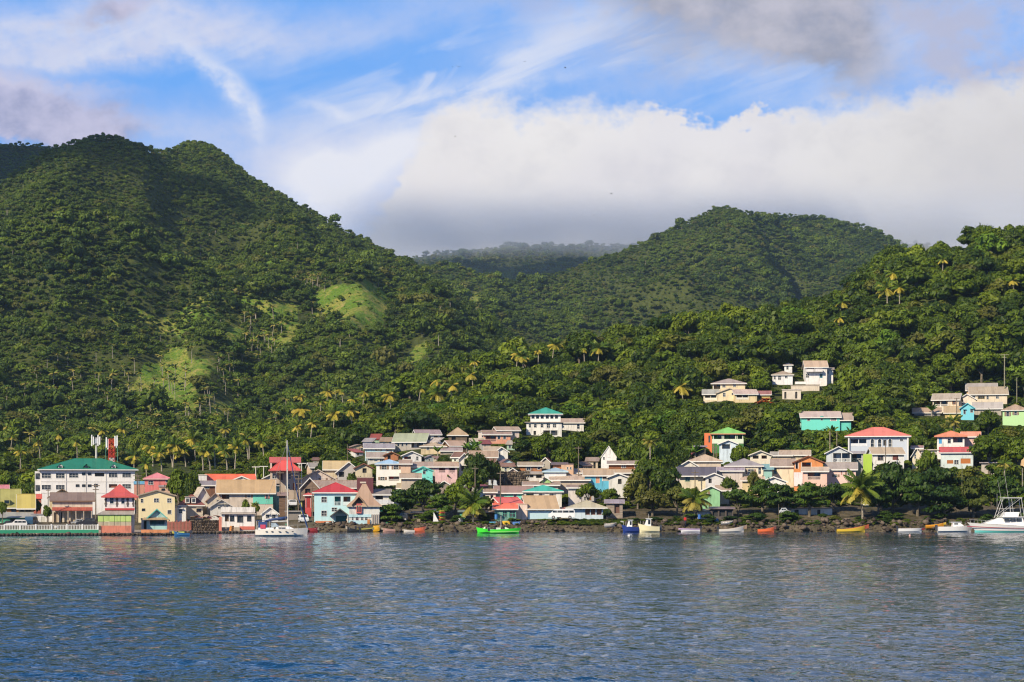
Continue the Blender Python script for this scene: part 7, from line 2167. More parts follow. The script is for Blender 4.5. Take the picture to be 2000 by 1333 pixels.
# ------------------------------------------------------------------ vehicles
def car(label, cx, bot, wpx, Y, body, kind='car', yaw=0.0, zoff=0.0, cat_='car', name='parked_car'):
    s = Y / F; L = wpx * s; x = (cx - 1000) * s
    root = bpy.data.objects.new(name, None); COL.objects.link(root); root.location = (x, Y, zrow(bot, Y) + zoff); root.rotation_euler = (0, 0, -math.atan((cx - 1000) / F) + R(yaw)); tag(root, label, cat_)
    bm = newpaint(body)
    if kind == 'van': prof = [(-.5, .18), (-.5, .62), (-.485, .88), (-.44, .97), (.18, .99), (.27, .95), (.40, .62), (.49, .50), (.5, .18)]; Hh, Wd = 2.0, 1.75; win = (.64, .88); wx = [(-.455, -.28), (-.26, -.05), (-.03, .16), (.18, .335)]
    elif kind == 'suv': prof = [(-.5, .20), (-.5, .58), (-.46, .86), (-.40, .97), (.02, .98), (.16, .64), (.44, .54), (.5, .42), (.5, .20)]; Hh, Wd = 1.72, 1.8; win = (.64, .88); wx = [(-.44, -.28), (-.26, -.10), (-.08, .06)]
    else: prof = [(-.5, .22), (-.5, .60), (-.40, .68), (-.30, .96), (.08, .98), (.24, .66), (.46, .56), (.5, .40), (.5, .22)]; Hh, Wd = 1.45, 1.7; win = (.66, .90); wx = [(-.29, -.12), (-.10, .09)]
    n = len(prof); mb = MB(); k = mb.mat(bm)
    rings = []
    for yy, f in ((-Wd / 2, .93), (-Wd / 2 + .14, 1.0), (Wd / 2 - .14, 1.0), (Wd / 2, .93)):
        i0 = len(mb.V); rings.append(i0)
        for (a, b) in prof: mb.V.append((a * L * (1 if f == 1 else .985), yy, (b if b < .5 else .5 + (b - .5) * f) * Hh))
    for r in range(3):
        for i in range(n):
            j = (i + 1) % n; mb.F.append((rings[r] + i, rings[r] + j, rings[r + 1] + j, rings[r + 1] + i)[::-1]); mb.M.append(k)
    mb.F.append(tuple(rings[0] + i for i in range(n))[::-1]); mb.M.append(k); mb.F.append(tuple(rings[3] + i for i in range(n))); mb.M.append(k)
    mb.build('body', root)
    for sgn in (-1, 1):
        for (a, b) in wx:
            y0, y1 = sorted((sgn * Wd / 2, sgn * (Wd / 2 + .012)))
            MB().box(a * L, b * L, y0, y1, win[0] * Hh * .98, win[1] * Hh * .96, glass_dark()).build('window', root)
        for q in (-.31, .31):
            w = MB(); y0, y1 = sorted((sgn * (Wd / 2 - .2), sgn * (Wd / 2 + .03))); w.bar((q * L, y0, .33), (q * L, y1, .33), .33, plain((.02, .02, .02)), 14); ww = w.build('wheel', root)
            w = MB(); ys = sgn * (Wd / 2 + .035); w.bar((q * L, ys - .01, .33), (q * L, ys + .01, .33), .18, plain((.45, .45, .46)), 10); w.build('rim', ww)
    # windscreen and lamps
    fr = [p for p in prof if p[0] > 0]
    a, b = (prof[-4], prof[-3]) if kind == 'van' else (prof[-5], prof[-4])
    g = MB(); ax, az, bx, bz = a[0] * L, a[1] * Hh, b[0] * L, b[1] * Hh
    g.hexa([(bx + .0, -.72, bz + .06), (bx + .02, -.72, bz + .06), (bx + .02, .72, bz + .06), (bx, .72, bz + .06), (ax, -.62, az - .08), (ax + .03, -.62, az - .06), (ax + .03, .62, az - .06), (ax, .62, az - .08)], glass_dark()); g.build('windscreen', root)
    for sgn in (-1, 1):
        MB().box(.485 * L, .503 * L, sgn * .66 - .14, sgn * .66 + .14, .42 * Hh, .5 * Hh, plain((.7, .7, .66))).build('headlight', root)
    return root


def newpaint(c):
    key = ('car', c)
    if key not in _mc:
        m, nt, out = newmat('vehicle_paint'); b = principled(nt, out, c, .3, spec=.5); b.inputs['Coat Weight'].default_value = .5; _mc[key] = m
    return _mc[key]


car('white people carrier parked behind the balustrade at the far left', 31, 1034, 43, 406, (.72, .72, .72), 'suv', 180, zoff=.2)
car('dark blue van parked nose-in on the promenade', 62, 1028, 22, 409, (.02, .06, .12), 'van', 60, cat_='van', name='parked_van')
car('black car mostly hidden behind the white people carrier', 14, 1031, 26, 409, (.02, .02, .02), 'car', 180)
car('black station wagon parked in front of the shop with the red awning', 168, 1029, 40, 407.5, (.02, .02, .025), 'suv', 180)
car('silver car behind the black station wagon', 152, 1028, 28, 410.5, (.35, .36, .38), 'car', 180)
car('white off-roader parked on the street right of the yacht mast', 593, 1022, 15, 410, (.66, .68, .70), 'suv', -75)
car('white car parked higher up the street behind the yacht mast', 571, 990, 16, 421, (.62, .62, .62), 'car', -80)
car('white minibus parked between the pale blue house and the bungalow', 1097, 1014, 52, 407.5, (.78, .78, .78), 'van', 180, cat_='van', name='parked_van')
car('grey car half hidden on the hillside beside the turquoise house', 1545, 836, 20, 560, (.42, .44, .46), 'car', 0)
car('pale hatchback parked under the almond trees by the beach bar', 1533, 1006, 22, 411, (.5, .52, .54), 'car', 0)
car('dark pickup parked beneath the sea almond canopy', 785, 1018, 26, 409, (.03, .03, .035), 'suv', 170)


# ------------------------------------------------------------------ boats
def hull_mesh(L, B, Hf, Hb, mats, stern=.75, rake=.12, open_=True, draft=.25, flare=.86, deck=None, n=14, bowpow=1.9):
    """hull with pointed bow at +x, transom at -x; materials: outside, inside, rail"""
    mb = MB(); ko, ki, kr = (mb.mat(m) for m in mats)
    S = []
    for i in range(n + 1):
        t = i / n
        x = -L / 2 + t * L
        w = B / 2 * (stern + (1 - stern) * math.sin(min(t / .45, 1) * math.pi / 2)) if t < .45 else B / 2 * max(1 - ((t - .45) / .55) ** bowpow, .015)
        z = Hb + (Hf - Hb) * t ** 2.2
        xb = x - rake * L * t ** 3
        d = -draft * (1 - .8 * t ** 4)
        S.append([(x, -w, z), (xb, -w * flare, z * .25), (xb, -w * .25, d), (xb, w * .25, d), (xb, w * flare, z * .25), (x, w, z)])
    b0 = len(mb.V)
    for r in S: mb.V += r
    for i in range(n):
        for j in range(5):
            a = b0 + i * 6 + j; mb.F.append((a, a + 6, a + 7, a + 1)); mb.M.append(ko)
    mb.F.append(tuple(b0 + j for j in range(6))); mb.M.append(ko)
    # gunwale strips
    for sg, j in ((-1, 0), (1, 5)):
        for i in range(n):
            p, q = S[i][j], S[i + 1][j]; e = .06
            mb.quad((p[0], p[1], p[2] + .01), (q[0], q[1], q[2] + .01), (q[0], q[1] - sg * e, q[2] + .01), (p[0], p[1] - sg * e, p[2] + .01), kr and mats[2] or mats[2])
    fz = .12 if open_ else None
    for i in range(n):
        p, q = S[i], S[i + 1]
        if open_:
            za, zb_ = p[0][2] * .5, q[0][2] * .5
            mb.quad((p[0][0], p[0][1] * .5, za), (q[0][0], q[0][1] * .5, zb_), (q[5][0], q[5][1] * .5, zb_), (p[5][0], p[5][1] * .5, za), mats[1])
            mb.quad((p[0][0], p[0][1] * .95, p[0][2]), (q[0][0], q[0][1] * .95, q[0][2]), (q[0][0], q[0][1] * .5, zb_), (p[0][0], p[0][1] * .5, za), mats[1])
            mb.quad((p[5][0], p[5][1] * .95, p[5][2]), (q[5][0], q[5][1] * .95, q[5][2]), (q[5][0], q[5][1] * .5, zb_), (p[5][0], p[5][1] * .5, za), mats[1])
        else:
            mb.quad((p[0][0], p[0][1], p[0][2] - .02), (q[0][0], q[0][1], q[0][2] - .02), (q[5][0], q[5][1], q[5][2] - .02), (p[5][0], p[5][1], p[5][2] - .02), mats[1])
    return mb, S


def boat_root(label, cx, Y, yaw, name='boat', cat_='boat', group=None, z=0.0):
    root = bpy.data.objects.new(name, None); COL.objects.link(root); root.location = ((cx - 1000) * Y / F, Y, z); root.rotation_euler = (0, 0, R(yaw)); tag(root, label, cat_, group)
    return root


def open_boat(label, x0, x1, Y, out, inn=(.35, .3, .25), rail=(.7, .7, .68), bow=1, hf=1.1, hb=.55, z=0.0, motor=True, stripe=None, cover=None, B=None, tilt=0.0, name='fishing_boat'):
    L = (x1 - x0) * Y / F; r = boat_root(label, (x0 + x1) / 2, Y, 0 if bow == 1 else 180, name, z=z)
    B = B or min(1.9, L * .3)
    mb, S = hull_mesh(L, B, hf, hb, [newpaint(out), plain(inn), plain(rail)])
    mb.build('hull', r)
    if stripe:
        sm = MB(); m = newpaint(stripe)
        for sg, j in ((-1, 0), (1, 5)):
            for i in range(len(S) - 1):
                p, q = S[i][j], S[i + 1][j]; o = sg * .015
                sm.quad((p[0], p[1] + o, p[2] - .02), (q[0], q[1] + o, q[2] - .02), (q[0], q[1] * .97 + o, q[2] * .74), (p[0], p[1] * .97 + o, p[2] * .74), m)
        sm.build('stripe', r)
    for t in (.25, .48, .68):
        i = int(t * 14); p = S[i]; MB().box(p[0][0] - .13, p[0][0] + .13, p[0][1] * .9, p[5][1] * .9, p[0][2] - .22, p[0][2] - .16, plain(rail)).build('thwart', r)
    if motor:
        mo = MB(); mo.box(-L / 2 - .42, -L / 2 - .02, -.16, .16, hb + .02, hb + .5, newpaint((.03, .03, .035))); mo.box(-L / 2 - .28, -L / 2 - .12, -.07, .07, -.3, hb + .02, newpaint((.05, .05, .05)))
        mo.build('outboard_motor', r)
    if cover:
        c = MB(); c.box(-L * .2, L * .15, -B * .4, B * .4, hb * .8, hb + .25, plain(cover)); c.build('tarpaulin', r)
    r.rotation_euler[0] = tilt
    return r


def smooth_tri(pts, y, t, m, name, parent):
    """flat sheet of real thickness through profile points in the x-z plane"""
    V = [(a, y - t / 2, b) for a, b in pts] + [(a, y + t / 2, b) for a, b in pts]; n = len(pts)
    Fq = [tuple(range(n)), tuple(range(2 * n - 1, n - 1, -1))] + [(i, i + n, (i + 1) % n + n, (i + 1) % n) for i in range(n)]
    me = bpy.data.meshes.new(name); me.from_pydata(V, [], Fq); me.materials.append(m); me.update()
    return link(name, me, parent)


# sailing yacht, bow to the right
Y = 342.0; s = Y / F
r = boat_root('white sailing yacht with bare mast and blue sail cover moored off the left quay', 551, Y, 0, 'sailing_yacht', 'yacht')
L = 102 * s
cream = newpaint((.74, .70, .64)); gel = newpaint((.78, .77, .75)); navy = plain((.02, .05, .16))
mb, S = hull_mesh(L, 2.9, 1.5, 1.2, [cream, gel, gel], stern=.7, rake=.02, open_=False, draft=.4, bowpow=2.3, flare=.93); mb.build('hull', r, smooth=False)
for q in (-.28, -.17, -.03, .1, .22):
    MB().box(q * L - .16, q * L + .16, -1.60 + abs(q) * .6, -1.50 + abs(q) * .6, .78, .92, glass_dark()).build('porthole', r)
c = MB(); c.hexa([(-.12 * L, -1.0, 1.1), (.26 * L, -.55, 1.2), (.26 * L, .55, 1.2), (-.12 * L, 1.0, 1.1), (-.10 * L, -.85, 1.75), (.14 * L, -.5, 1.68), (.14 * L, .5, 1.68), (-.10 * L, .85, 1.75)], gel); cb = c.build('cabin_top', r)
MB().box(-.06 * L, .08 * L, -.99, -.93, 1.36, 1.55, glass_dark()).build('window', cb)
c = MB(); c.box(-.44 * L, -.14 * L, -1.15, 1.15, 1.05, 1.5, gel); c.build('cockpit_coaming', r)
H = (1046 - 858) * s
mx = (562 - 551) * s
MB().bar((mx, 0, 1.3), (mx - .1, 0, H), .13, plain((.66, .62, .56), .4), 8, .09).build('mast', r)
for zz in (.40, .70): MB().bar((mx, -.9, H * zz), (mx, .9, H * zz), .04, WM, 5).build('spreader', r)
MB().bar((mx, 0, 2.6), (mx - 3.9, 0, 2.45), .09, WM, 6).build('boom', r)
c = MB(); c.path([(mx - .1, 0, 3.2), (mx - 1.2, 0, 3.0), (mx - 2.6, 0, 2.85), (mx - 3.8, 0, 2.6)], [.20, .26, .22, .10], navy, 8); c.build('sail_cover', r, smooth=True)
c = MB(); c.box(-.48 * L, -.22 * L, -1.2, 1.2, 2.62, 2.70, navy); bi = c.build('bimini', r)
for a in (-.47, -.23):
    for b in (-1.15, 1.15): MB().bar((a * L, b, 1.2), (a * L, b, 2.65), .035, WM, 5).build('bimini_post', bi)
c = MB(); c.hexa([(-.20 * L, -1.0, 1.5), (-.06 * L, -.9, 1.72), (-.06 * L, .9, 1.72), (-.20 * L, 1.0, 1.5), (-.20 * L, -.95, 2.3), (-.12 * L, -.8, 2.3), (-.12 * L, .8, 2.3), (-.20 * L, .95, 2.3)], plain((.30, .38, .45))); c.build('spray_hood', r)
c = MB(); c.box(-.40 * L, -.30 * L, -1.25, -1.17, 1.35, 2.0, plain((.55, .06, .12))); c.build('life_ring', r)
c = MB(); c.box(-.44 * L, -.27 * L, -1.16, -1.10, 1.5, 2.5, plain((.02, .06, .2))); c.build('side_screen', r)
c = MB(); c.path([(mx - .08, 0, H * .98), (.30 * L, 0, H * .42), (.485 * L, 0, 1.5)], [.05, .10, .13], navy, 7); c.build('furled_foresail', r)
for (a, b) in ((-.49 * L, 0), (mx - .3, -1.4), (mx - .3, 1.4)): MB().bar((mx - .1, 0, H * .97), (a, b, 1.2), .022, plain((.3, .3, .3)), 4).build('stay', r)
for k in range(7):
    t = -.46 + k * .155; MB().bar((t * L, -1.35 + abs(t) * 1.2, 1.2), (t * L, -1.35 + abs(t) * 1.2, 1.85), .022, WM, 4).build('stanchion', r)
MB().bar((-.46 * L, -.85, 1.84), (.46 * L, -.7, 1.95), .018, WM, 4).build('guard_wire', r)

# small craft, left to right
open_boat('small dark blue and yellow dinghy tied under the red board fence', 336, 371, 349, (.03, .12, .28), (.4, .35, .05), bow=-1, hf=.9, hb=.5, cover=(.45, .5, .1))
open_boat('dark red open boat right behind the bow of the sailing yacht', 600, 623, 400, (.28, .03, .03), bow=1, hf=1.0, hb=.8, motor=False)
open_boat('black painted pirogue below the white restaurant', 675, 700, 400.5, (.02, .02, .02), bow=-1, hf=1.3, hb=.6)
open_boat('dark wooden boat with pale posts beside the black pirogue', 697, 731, 401, (.06, .05, .03), (.3, .26, .2), bow=1, hf=1.0, hb=.7, stripe=(.5, .45, .1))
open_boat('stubby golden yellow rowing boat on the rocks', 729, 743, 402.5, (.75, .40, .02), bow=1, hf=1.1, hb=.9, motor=False, z=.35)
open_boat('weathered pinkish boat hauled up under the sea almond', 745, 772, 402.2, (.40, .24, .20), bow=-1, hf=.8, hb=.5, motor=False, z=.1)
open_boat('flat white dinghy in front of the rocks under the sea almond', 786, 810, 400.8, (.62, .58, .54), bow=-1, hf=.6, hb=.4, motor=False)
open_boat('orange-red wooden boat on the rocks under the sea almond', 809, 832, 401.6, (.62, .14, .06), (.35, .14, .1), bow=1, hf=1.1, hb=.7, motor=False, z=.1)
for (a, b, lab, bw) in ((930, 964, 'bright green speedboat with white bow stripe, left of the pair', -1), (957, 1018, 'longer bright green speedboat with long foredeck, right of the pair', 1)):
    Y = 384.0 if bw < 0 else 377.0; L = (b - a) * Y / F
    r = boat_root(lab, (a + b) / 2, Y, 0 if bw > 0 else 180, 'speedboat')
    gm = newpaint((.06, .72, .04))
    mb, S = hull_mesh(L, 1.9, 1.15, .8, [gm, newpaint((.10, .78, .07)), newpaint((.6, .75, .6))], open_=False, rake=.08); mb.build('hull', r)
    c = MB(); c.box(-.5 * L, .02 * L, -.75, .75, .72, .80, plain((.5, .5, .48))); c.build('cockpit_floor', r)
    c = MB(); c.hexa([(-.02 * L, -.7, .8), (.12 * L, -.6, .9), (.12 * L, .6, .9), (-.02 * L, .7, .8), (-.03 * L, -.62, 1.25), (.0 * L, -.6, 1.25), (.0 * L, .6, 1.25), (-.03 * L, .62, 1.25)], newpaint((.55, .66, .5))); c.build('windscreen', r)
    c = MB(); c.box(-.5 * L - .4, -.5 * L, -.2, .2, .5, 1.2, newpaint((.03, .03, .03))); c.build('outboard_motor', r)
    c = MB(); c.box(-.3 * L, -.16 * L, -.5, .5, .8, 1.15, plain((.6, .6, .58))); c.build('seat', r)
    c = MB()
    for i in range(13):
        p, q = S[i][0], S[i + 1][0]; sg = -1
        c.quad((p[0], p[1] - .015, p[2] * .52), (q[0], q[1] * .97 - .015, q[2] * .52), (q[0], q[1] * .93 - .015, q[2] * .38), (p[0], p[1] * .95 - .015, p[2] * .38), newpaint((.5, .9, .3)))
    c.build('stripe', r)


def cabin_boat(label, x0, x1, top, Y, hull, cab, bow, hf=1.5, hb=1.0, z=0.0, deck=(.74, .74, .72), stripe=None):
    L = (x1 - x0) * Y / F; r = boat_root(label, (x0 + x1) / 2, Y, 0 if bow > 0 else 180, 'cabin_boat', z=z)
    mb, S = hull_mesh(L, min(2.4, L * .42), hf, hb, [newpaint(hull), newpaint(deck), newpaint(deck)], open_=False, rake=.08); mb.build('hull', r)
    H = (1037 - top) * Y / F
    c = MB(); c.hexa([(-.10 * L, -.7, hb), (.22 * L, -.6, hb + .1), (.22 * L, .6, hb + .1), (-.10 * L, .7, hb), (-.10 * L, -.62, H - .15), (.10 * L, -.55, H - .15), (.10 * L, .55, H - .15), (-.10 * L, .62, H - .15)], newpaint(cab)); cb = c.build('cabin', r)
    MB().box(-.16 * L, .15 * L, -.75, .75, H - .15, H - .05, newpaint(cab)).build('cabin_roof', cb)
    for sg in (-1, 1):
        MB().box(-.06 * L, .04 * L, min(sg * .66, sg * .70), max(sg * .66, sg * .70), hb + .45, H - .32, glass_dark()).build('window', cb)
    g = MB(); g.hexa([(.175 * L, -.45, hb + .5), (.19 * L, -.45, hb + .5), (.19 * L, .45, hb + .5), (.175 * L, .45, hb + .5), (.115 * L, -.42, H - .25), (.13 * L, -.42, H - .25), (.13 * L, .42, H - .25), (.115 * L, .42, H - .25)], glass_dark()); g.build('windscreen', cb)
    for a in (.25, .38): MB().bar((a * L, -.45 + a * .5, hf * .9), (a * L, -.45 + a * .5, hf + .5), .025, WM, 4).build('stanchion', r)
    c = MB(); c.box(-.5 * L - .45, -.5 * L, -.2, .2, .4, hb + .35, newpaint((.05, .05, .06))); c.build('outboard_motor', r)
    if stripe:
        c = MB()
        for sg, j in ((-1, 0), (1, 5)):
            for i in range(14):
                p, q = S[i][j], S[i + 1][j]; o = sg * .015
                c.quad((p[0], p[1] + o, p[2] - .03), (q[0], q[1] + o, q[2] - .03), (q[0], q[1] * .98 + o, q[2] * .86), (p[0], p[1] * .98 + o, p[2] * .86), newpaint(stripe))
        c.build('stripe', r)
    return r


cabin_boat('small cabin boat with navy blue hull and white wheelhouse', 1214, 1248, 1012, 398.5, (.02, .04, .20), (.76, .76, .76), -1)
r = cabin_boat('cream hulled motorboat with small wheelhouse beside the navy one', 1246, 1288, 1009, 397.5, (.72, .66, .42), (.72, .72, .68), -1, hf=1.75, hb=1.15)
MB().bar((0, 0, 2.4), (0, 0, 3.6), .03, WM, 4).build('antenna', r)
open_boat('white pirogue with lilac top strake below the green palm', 1325, 1367, 400.5, (.70, .68, .72), (.35, .3, .3), bow=-1, hf=.8, hb=.7, stripe=(.4, .25, .5))
open_boat('off-white pirogue with tan interior right of the lilac one', 1404, 1459, 400, (.70, .66, .60), (.45, .3, .2), bow=1, hf=1.5, hb=.6)
open_boat('bright orange-red pirogue with pointed bow', 1480, 1516, 399.5, (.78, .16, .05), (.3, .1, .08), bow=1, hf=1.25, hb=.6, motor=False)
open_boat('long yellow pirogue with red rim in front of the yellow palm', 1634, 1697, 400, (.76, .52, .05), (.55, .12, .06), (.6, .1, .06), bow=1, hf=1.6, hb=.6)
open_boat('white inflatable-sided dinghy with dark red seats', 1754, 1806, 399.5, (.74, .74, .74), (.3, .05, .05), bow=1, hf=.9, hb=.75)
open_boat('orange and yellow canoe tilted on the dark rocks', 1808, 1848, 403.2, (.80, .34, .03), (.75, .5, .05), bow=1, hf=1.0, hb=.4, z=1.0, motor=False, B=.9)
r = cabin_boat('low white motorboat with dark windscreen left of the big sport yacht', 1831, 1902, 1016, 398.5, (.76, .75, .74), (.74, .74, .74), 1, hf=1.4, hb=1.1)
open_boat('blue and white boat hauled out behind the green boats', 1001, 1018, 405.5, (.10, .22, .55), (.6, .6, .6), bow=1, hf=.9, hb=.8, z=1.2, motor=False)
open_boat('yellow boat on the bank behind the green speedboats', 981, 1000, 405.8, (.78, .50, .04), bow=1, hf=.9, hb=.8, z=1.35, motor=False)
open_boat('pale blue dinghy on the bank beside the coconut palm', 953, 970, 406, (.10, .38, .60), bow=1, hf=.7, hb=.6, z=1.4, motor=False)
open_boat('grey-white skiff lying on the grass bank left of the navy cabin boat', 1180, 1204, 404, (.58, .57, .56), bow=1, hf=.8, hb=.5, z=1.1, motor=False, tilt=.35)
open_boat('broken white hull propped up on the rocks near the off-white pirogue', 1408, 1432, 404.5, (.60, .60, .60), bow=1, hf=.7, hb=.4, z=1.6, motor=False, tilt=.5)

# sport fishing yacht at the right edge, bow to the left
Y = 396.0; s = Y / F
r = boat_root('big white sport fishing yacht with tall tuna tower at the right edge', 1962, Y, 180, 'motor_yacht', 'yacht')
L = 146 * s
mb, S = hull_mesh(L, 4.2, 1.95, 1.3, [gel, gel, gel], stern=.88, rake=.10, open_=False, draft=.3, bowpow=2.1, flare=.82); mb.build('hull', r)
c = MB(); d = MB()
for i in range(14):
    for sg, j in ((-1, 0), (1, 5)):
        p, q = S[i][j], S[i + 1][j]; o = sg * .02
        c.quad((p[0], p[1] * .965 + o, p[2] * .66), (q[0], q[1] * .965 + o, q[2] * .66), (q[0], q[1] * .955 + o, q[2] * .58), (p[0], p[1] * .955 + o, p[2] * .58), newpaint((.30, .03, .05)))
        a0, a1 = S[i][1 if j == 0 else 4], S[i + 1][1 if j == 0 else 4]
        d.quad((a0[0], a0[1] + o, a0[2] - .05), (a1[0], a1[1] + o, a1[2] - .05), (a1[0], a1[1] * .9 + o, .02), (a0[0], a0[1] * .9 + o, .02), newpaint((.10, .42, .40)))
c.build('stripe', r); d.build('boot_top', r)
sal = MB(); sal.hexa([(-.24 * L, -1.65, 1.3), (.30 * L, -1.1, 1.75), (.30 * L, 1.1, 1.75), (-.24 * L, 1.65, 1.3), (-.22 * L, -1.5, 2.95), (.10 * L, -1.2, 2.85), (.10 * L, 1.2, 2.85), (-.22 * L, 1.5, 2.95)], gel); sa = sal.build('saloon', r)
MB().box(-.30 * L, .06 * L, -1.75, 1.75, 2.95, 3.07, gel).build('saloon_roof', sa)
for sg in (-1, 1):
    for a, b in ((-.20, -.13), (-.12, -.05), (-.04, .03)):
        y0, y1 = sorted((sg * 1.60, sg * 1.66)); MB().box(a * L, b * L, y0, y1, 2.15, 2.75, glass_dark()).build('window', sa)
for k in range(4):
    yy = -1.0 + k * .52
    g = MB(); g.hexa([(.175 * L, yy, 2.35), (.18 * L, yy, 2.35), (.18 * L, yy + .44, 2.35), (.175 * L, yy + .44, 2.35), (.11 * L, yy, 2.82), (.12 * L, yy, 2.82), (.12 * L, yy + .44, 2.82), (.11 * L, yy + .44, 2.82)], glass_dark()); g.build('windscreen', sa)
fb = MB(); fb.hexa([(-.16 * L, -1.4, 3.07), (.05 * L, -1.2, 3.07), (.05 * L, 1.2, 3.07), (-.16 * L, 1.4, 3.07), (-.18 * L, -1.35, 3.95), (.0 * L, -1.0, 3.95), (.0 * L, 1.0, 3.95), (-.18 * L, 1.35, 3.95)], gel); fb.build('flybridge', r)
tw = MB(); tz = (1040 - 973) * s
for a, b in ((.04, -1.15), (.04, 1.15), (-.26, -1.3), (-.26, 1.3)): tw.bar((a * L + (.10 * L if a > 0 else 0), b, 2.0 if a > 0 else 1.4), (a * L * .8, b * .75, tz), .045, WM, 5)
for b in (-1, 1): tw.bar((-.1 * L, b, 3.9), (-.08 * L, b * .8, tz), .035, WM, 5); tw.bar((.12 * L, b * 1.1, 3.0), (-.2 * L, b, tz), .03, WM, 5)
tw.bar((-.12 * L, -1, 4.6), (.06 * L, -1, 4.6), .03, WM, 4); tw.bar((-.12 * L, 1, 4.6), (.06 * L, 1, 4.6), .03, WM, 4)
tw.build('tower_frame', r)
MB().box(-.22 * L, .05 * L, -1.0, 1.0, tz, tz + .12, gel).build('tower_roof', r)
for (a, b, z1) in ((-.10, -1.3, 11.3), (.03, 1.3, 10.2)): MB().bar((a * L - .1, b, 3.0), (a * L + (.9 if b < 0 else 1.4), b * 1.6, z1), .035, WM, 5, .015).build('outrigger', r)
MB().bar((.10 * L, 0, 4), (.10 * L, 0, 7.5), .02, WM, 4).build('antenna', r)
c = MB(); c.bar((-.155 * L, -1.42, 3.3), (-.155 * L, -1.50, 3.3), .30, plain((.6, .05, .05)), 12); c.build('life_ring', r)
for a in (-.08, -.17, -.30): MB().bar((a * L, -2.02, 1.0), (a * L, -2.10, 1.0), .12, plain((.02, .02, .02)), 10).build('porthole', r)
for k in range(7):
    t = .12 + k * .055; w_ = 2.0 * max(1 - ((t + .05) / .55) ** 2.1, .05); MB().bar((t * L, -w_, 1.6), (t * L, -w_, 2.3), .022, WM, 4).build('stanchion', r)
MB().bar((.10 * L, -1.9, 2.25), (.47 * L, -.1, 2.5), .02, WM, 4).build('bow_rail', r)

# mooring buoys
bm_ = plain((.74, .73, .72))
for i, (a, b, lab) in enumerate(((1299, 1036, 'white mooring buoy right of the cream motorboat'), (1341, 1037, 'white mooring buoy in front of the lilac pirogue'), (1391, 1038, 'larger white mooring buoy left of the off-white pirogue'),
                                 (1574, 1036, 'white mooring buoy between the orange and the yellow pirogue'), (1777, 1047, 'pinkish mooring buoy out in front of the white dinghy'), (1229, 1047, 'tiny pale float off the navy cabin boat'))):
    Y = CH * F / (b + 1 - HZ); rr = .22 if i != 2 else .32
    V, Fq = core(np.random.RandomState(i), [(0, 0, rr * .55)], [(rr, rr, rr)], 1.0)
    root = bpy.data.objects.new('mooring_buoy', None); COL.objects.link(root); root.location = ((a - 1000) * Y / F, Y, 0); tag(root, lab, 'buoy')
    link('float', mesh_np('float', V, Fq, [bm_ if i != 4 else plain((.7, .4, .35))], smooth=True), root)
    MB().bar((0, 0, rr * 1.4), (0, 0, rr * 1.4 + .16), .05, plain((.2, .2, .2)), 6).build('ring_stem', root)

# stack of coloured kayaks, orange tent, sail on the shore
for i, c in enumerate(((.70, .10, .05), (.72, .55, .06), (.70, .10, .05), (.10, .40, .12), (.72, .55, .06), (.65, .10, .06), (.72, .55, .06))):
    o = MB(); L = 2.6 - .12 * abs(3 - i)
    o.path([(-L / 2, 0, .03), (-L / 4, 0, 0), (L / 4, 0, 0), (L / 2, 0, .03)], [.03, .16, .16, .03], newpaint(c), 8)
    kx = o.build('kayak', None, ((864 + (i % 2) - 1000) * .1022, 407.5, zrow(1014, 407.5) - .1 + i * .27), R(50), smooth=True)
    kx.scale = (.85, 1, 1)
    tag(kx, ('lowest red', 'yellow second from the bottom', 'red third from the bottom', 'green middle', 'yellow third from the top', 'red second from the top', 'topmost yellow')[i] + ' kayak of the stack under the almond tree', 'kayak', 'stacked kayaks on the shore')
o = MB(); P = [(-1.1, 0, 0), (1.1, 0, 0), (1.0, 1.6, 0), (-1.0, 1.6, 0)]
o.hexa(P + [(-.35, .5, 1.25), (.75, .5, 1.15), (.7, 1.1, 1.15), (-.3, 1.1, 1.25)], plain((.72, .27, .03)))
t_ = o.build('tarpaulin', None, ((790 - 1000) * .1022, 409, zrow(1016, 409))); tag(t_, 'orange tarpaulin draped over gear under the sea almond', 'tarpaulin')
o = smooth_tri([(0, 0), (1.1, 0), (.1, 1.9)], 0, .04, plain((.74, .74, .74)), 'leaning_sail', None); o.location = ((846 - 1000) * .1018, 407, zrow(1019, 407)); tag(o, 'white triangular sail leaning by the kayak stack', 'sail')
for i, (a, b, c, lab) in enumerate(((969, 1008, (.05, .2, .5), 'blue plastic barrel under the boathouse roof'), (1366, 1008, (.05, .15, .45), 'blue barrel beside the low white wall house'), (128, 1029, (.05, .35, .6), 'light blue crate bin on the promenade'))):
    Y = 407.0; o = MB().bar((0, 0, 0), (0, 0, .9), .3, plain(c), 12).build('barrel', None, ((a - 1000) * Y / F, Y, zrow(b + 6, Y))); tag(o, lab, 'barrel')


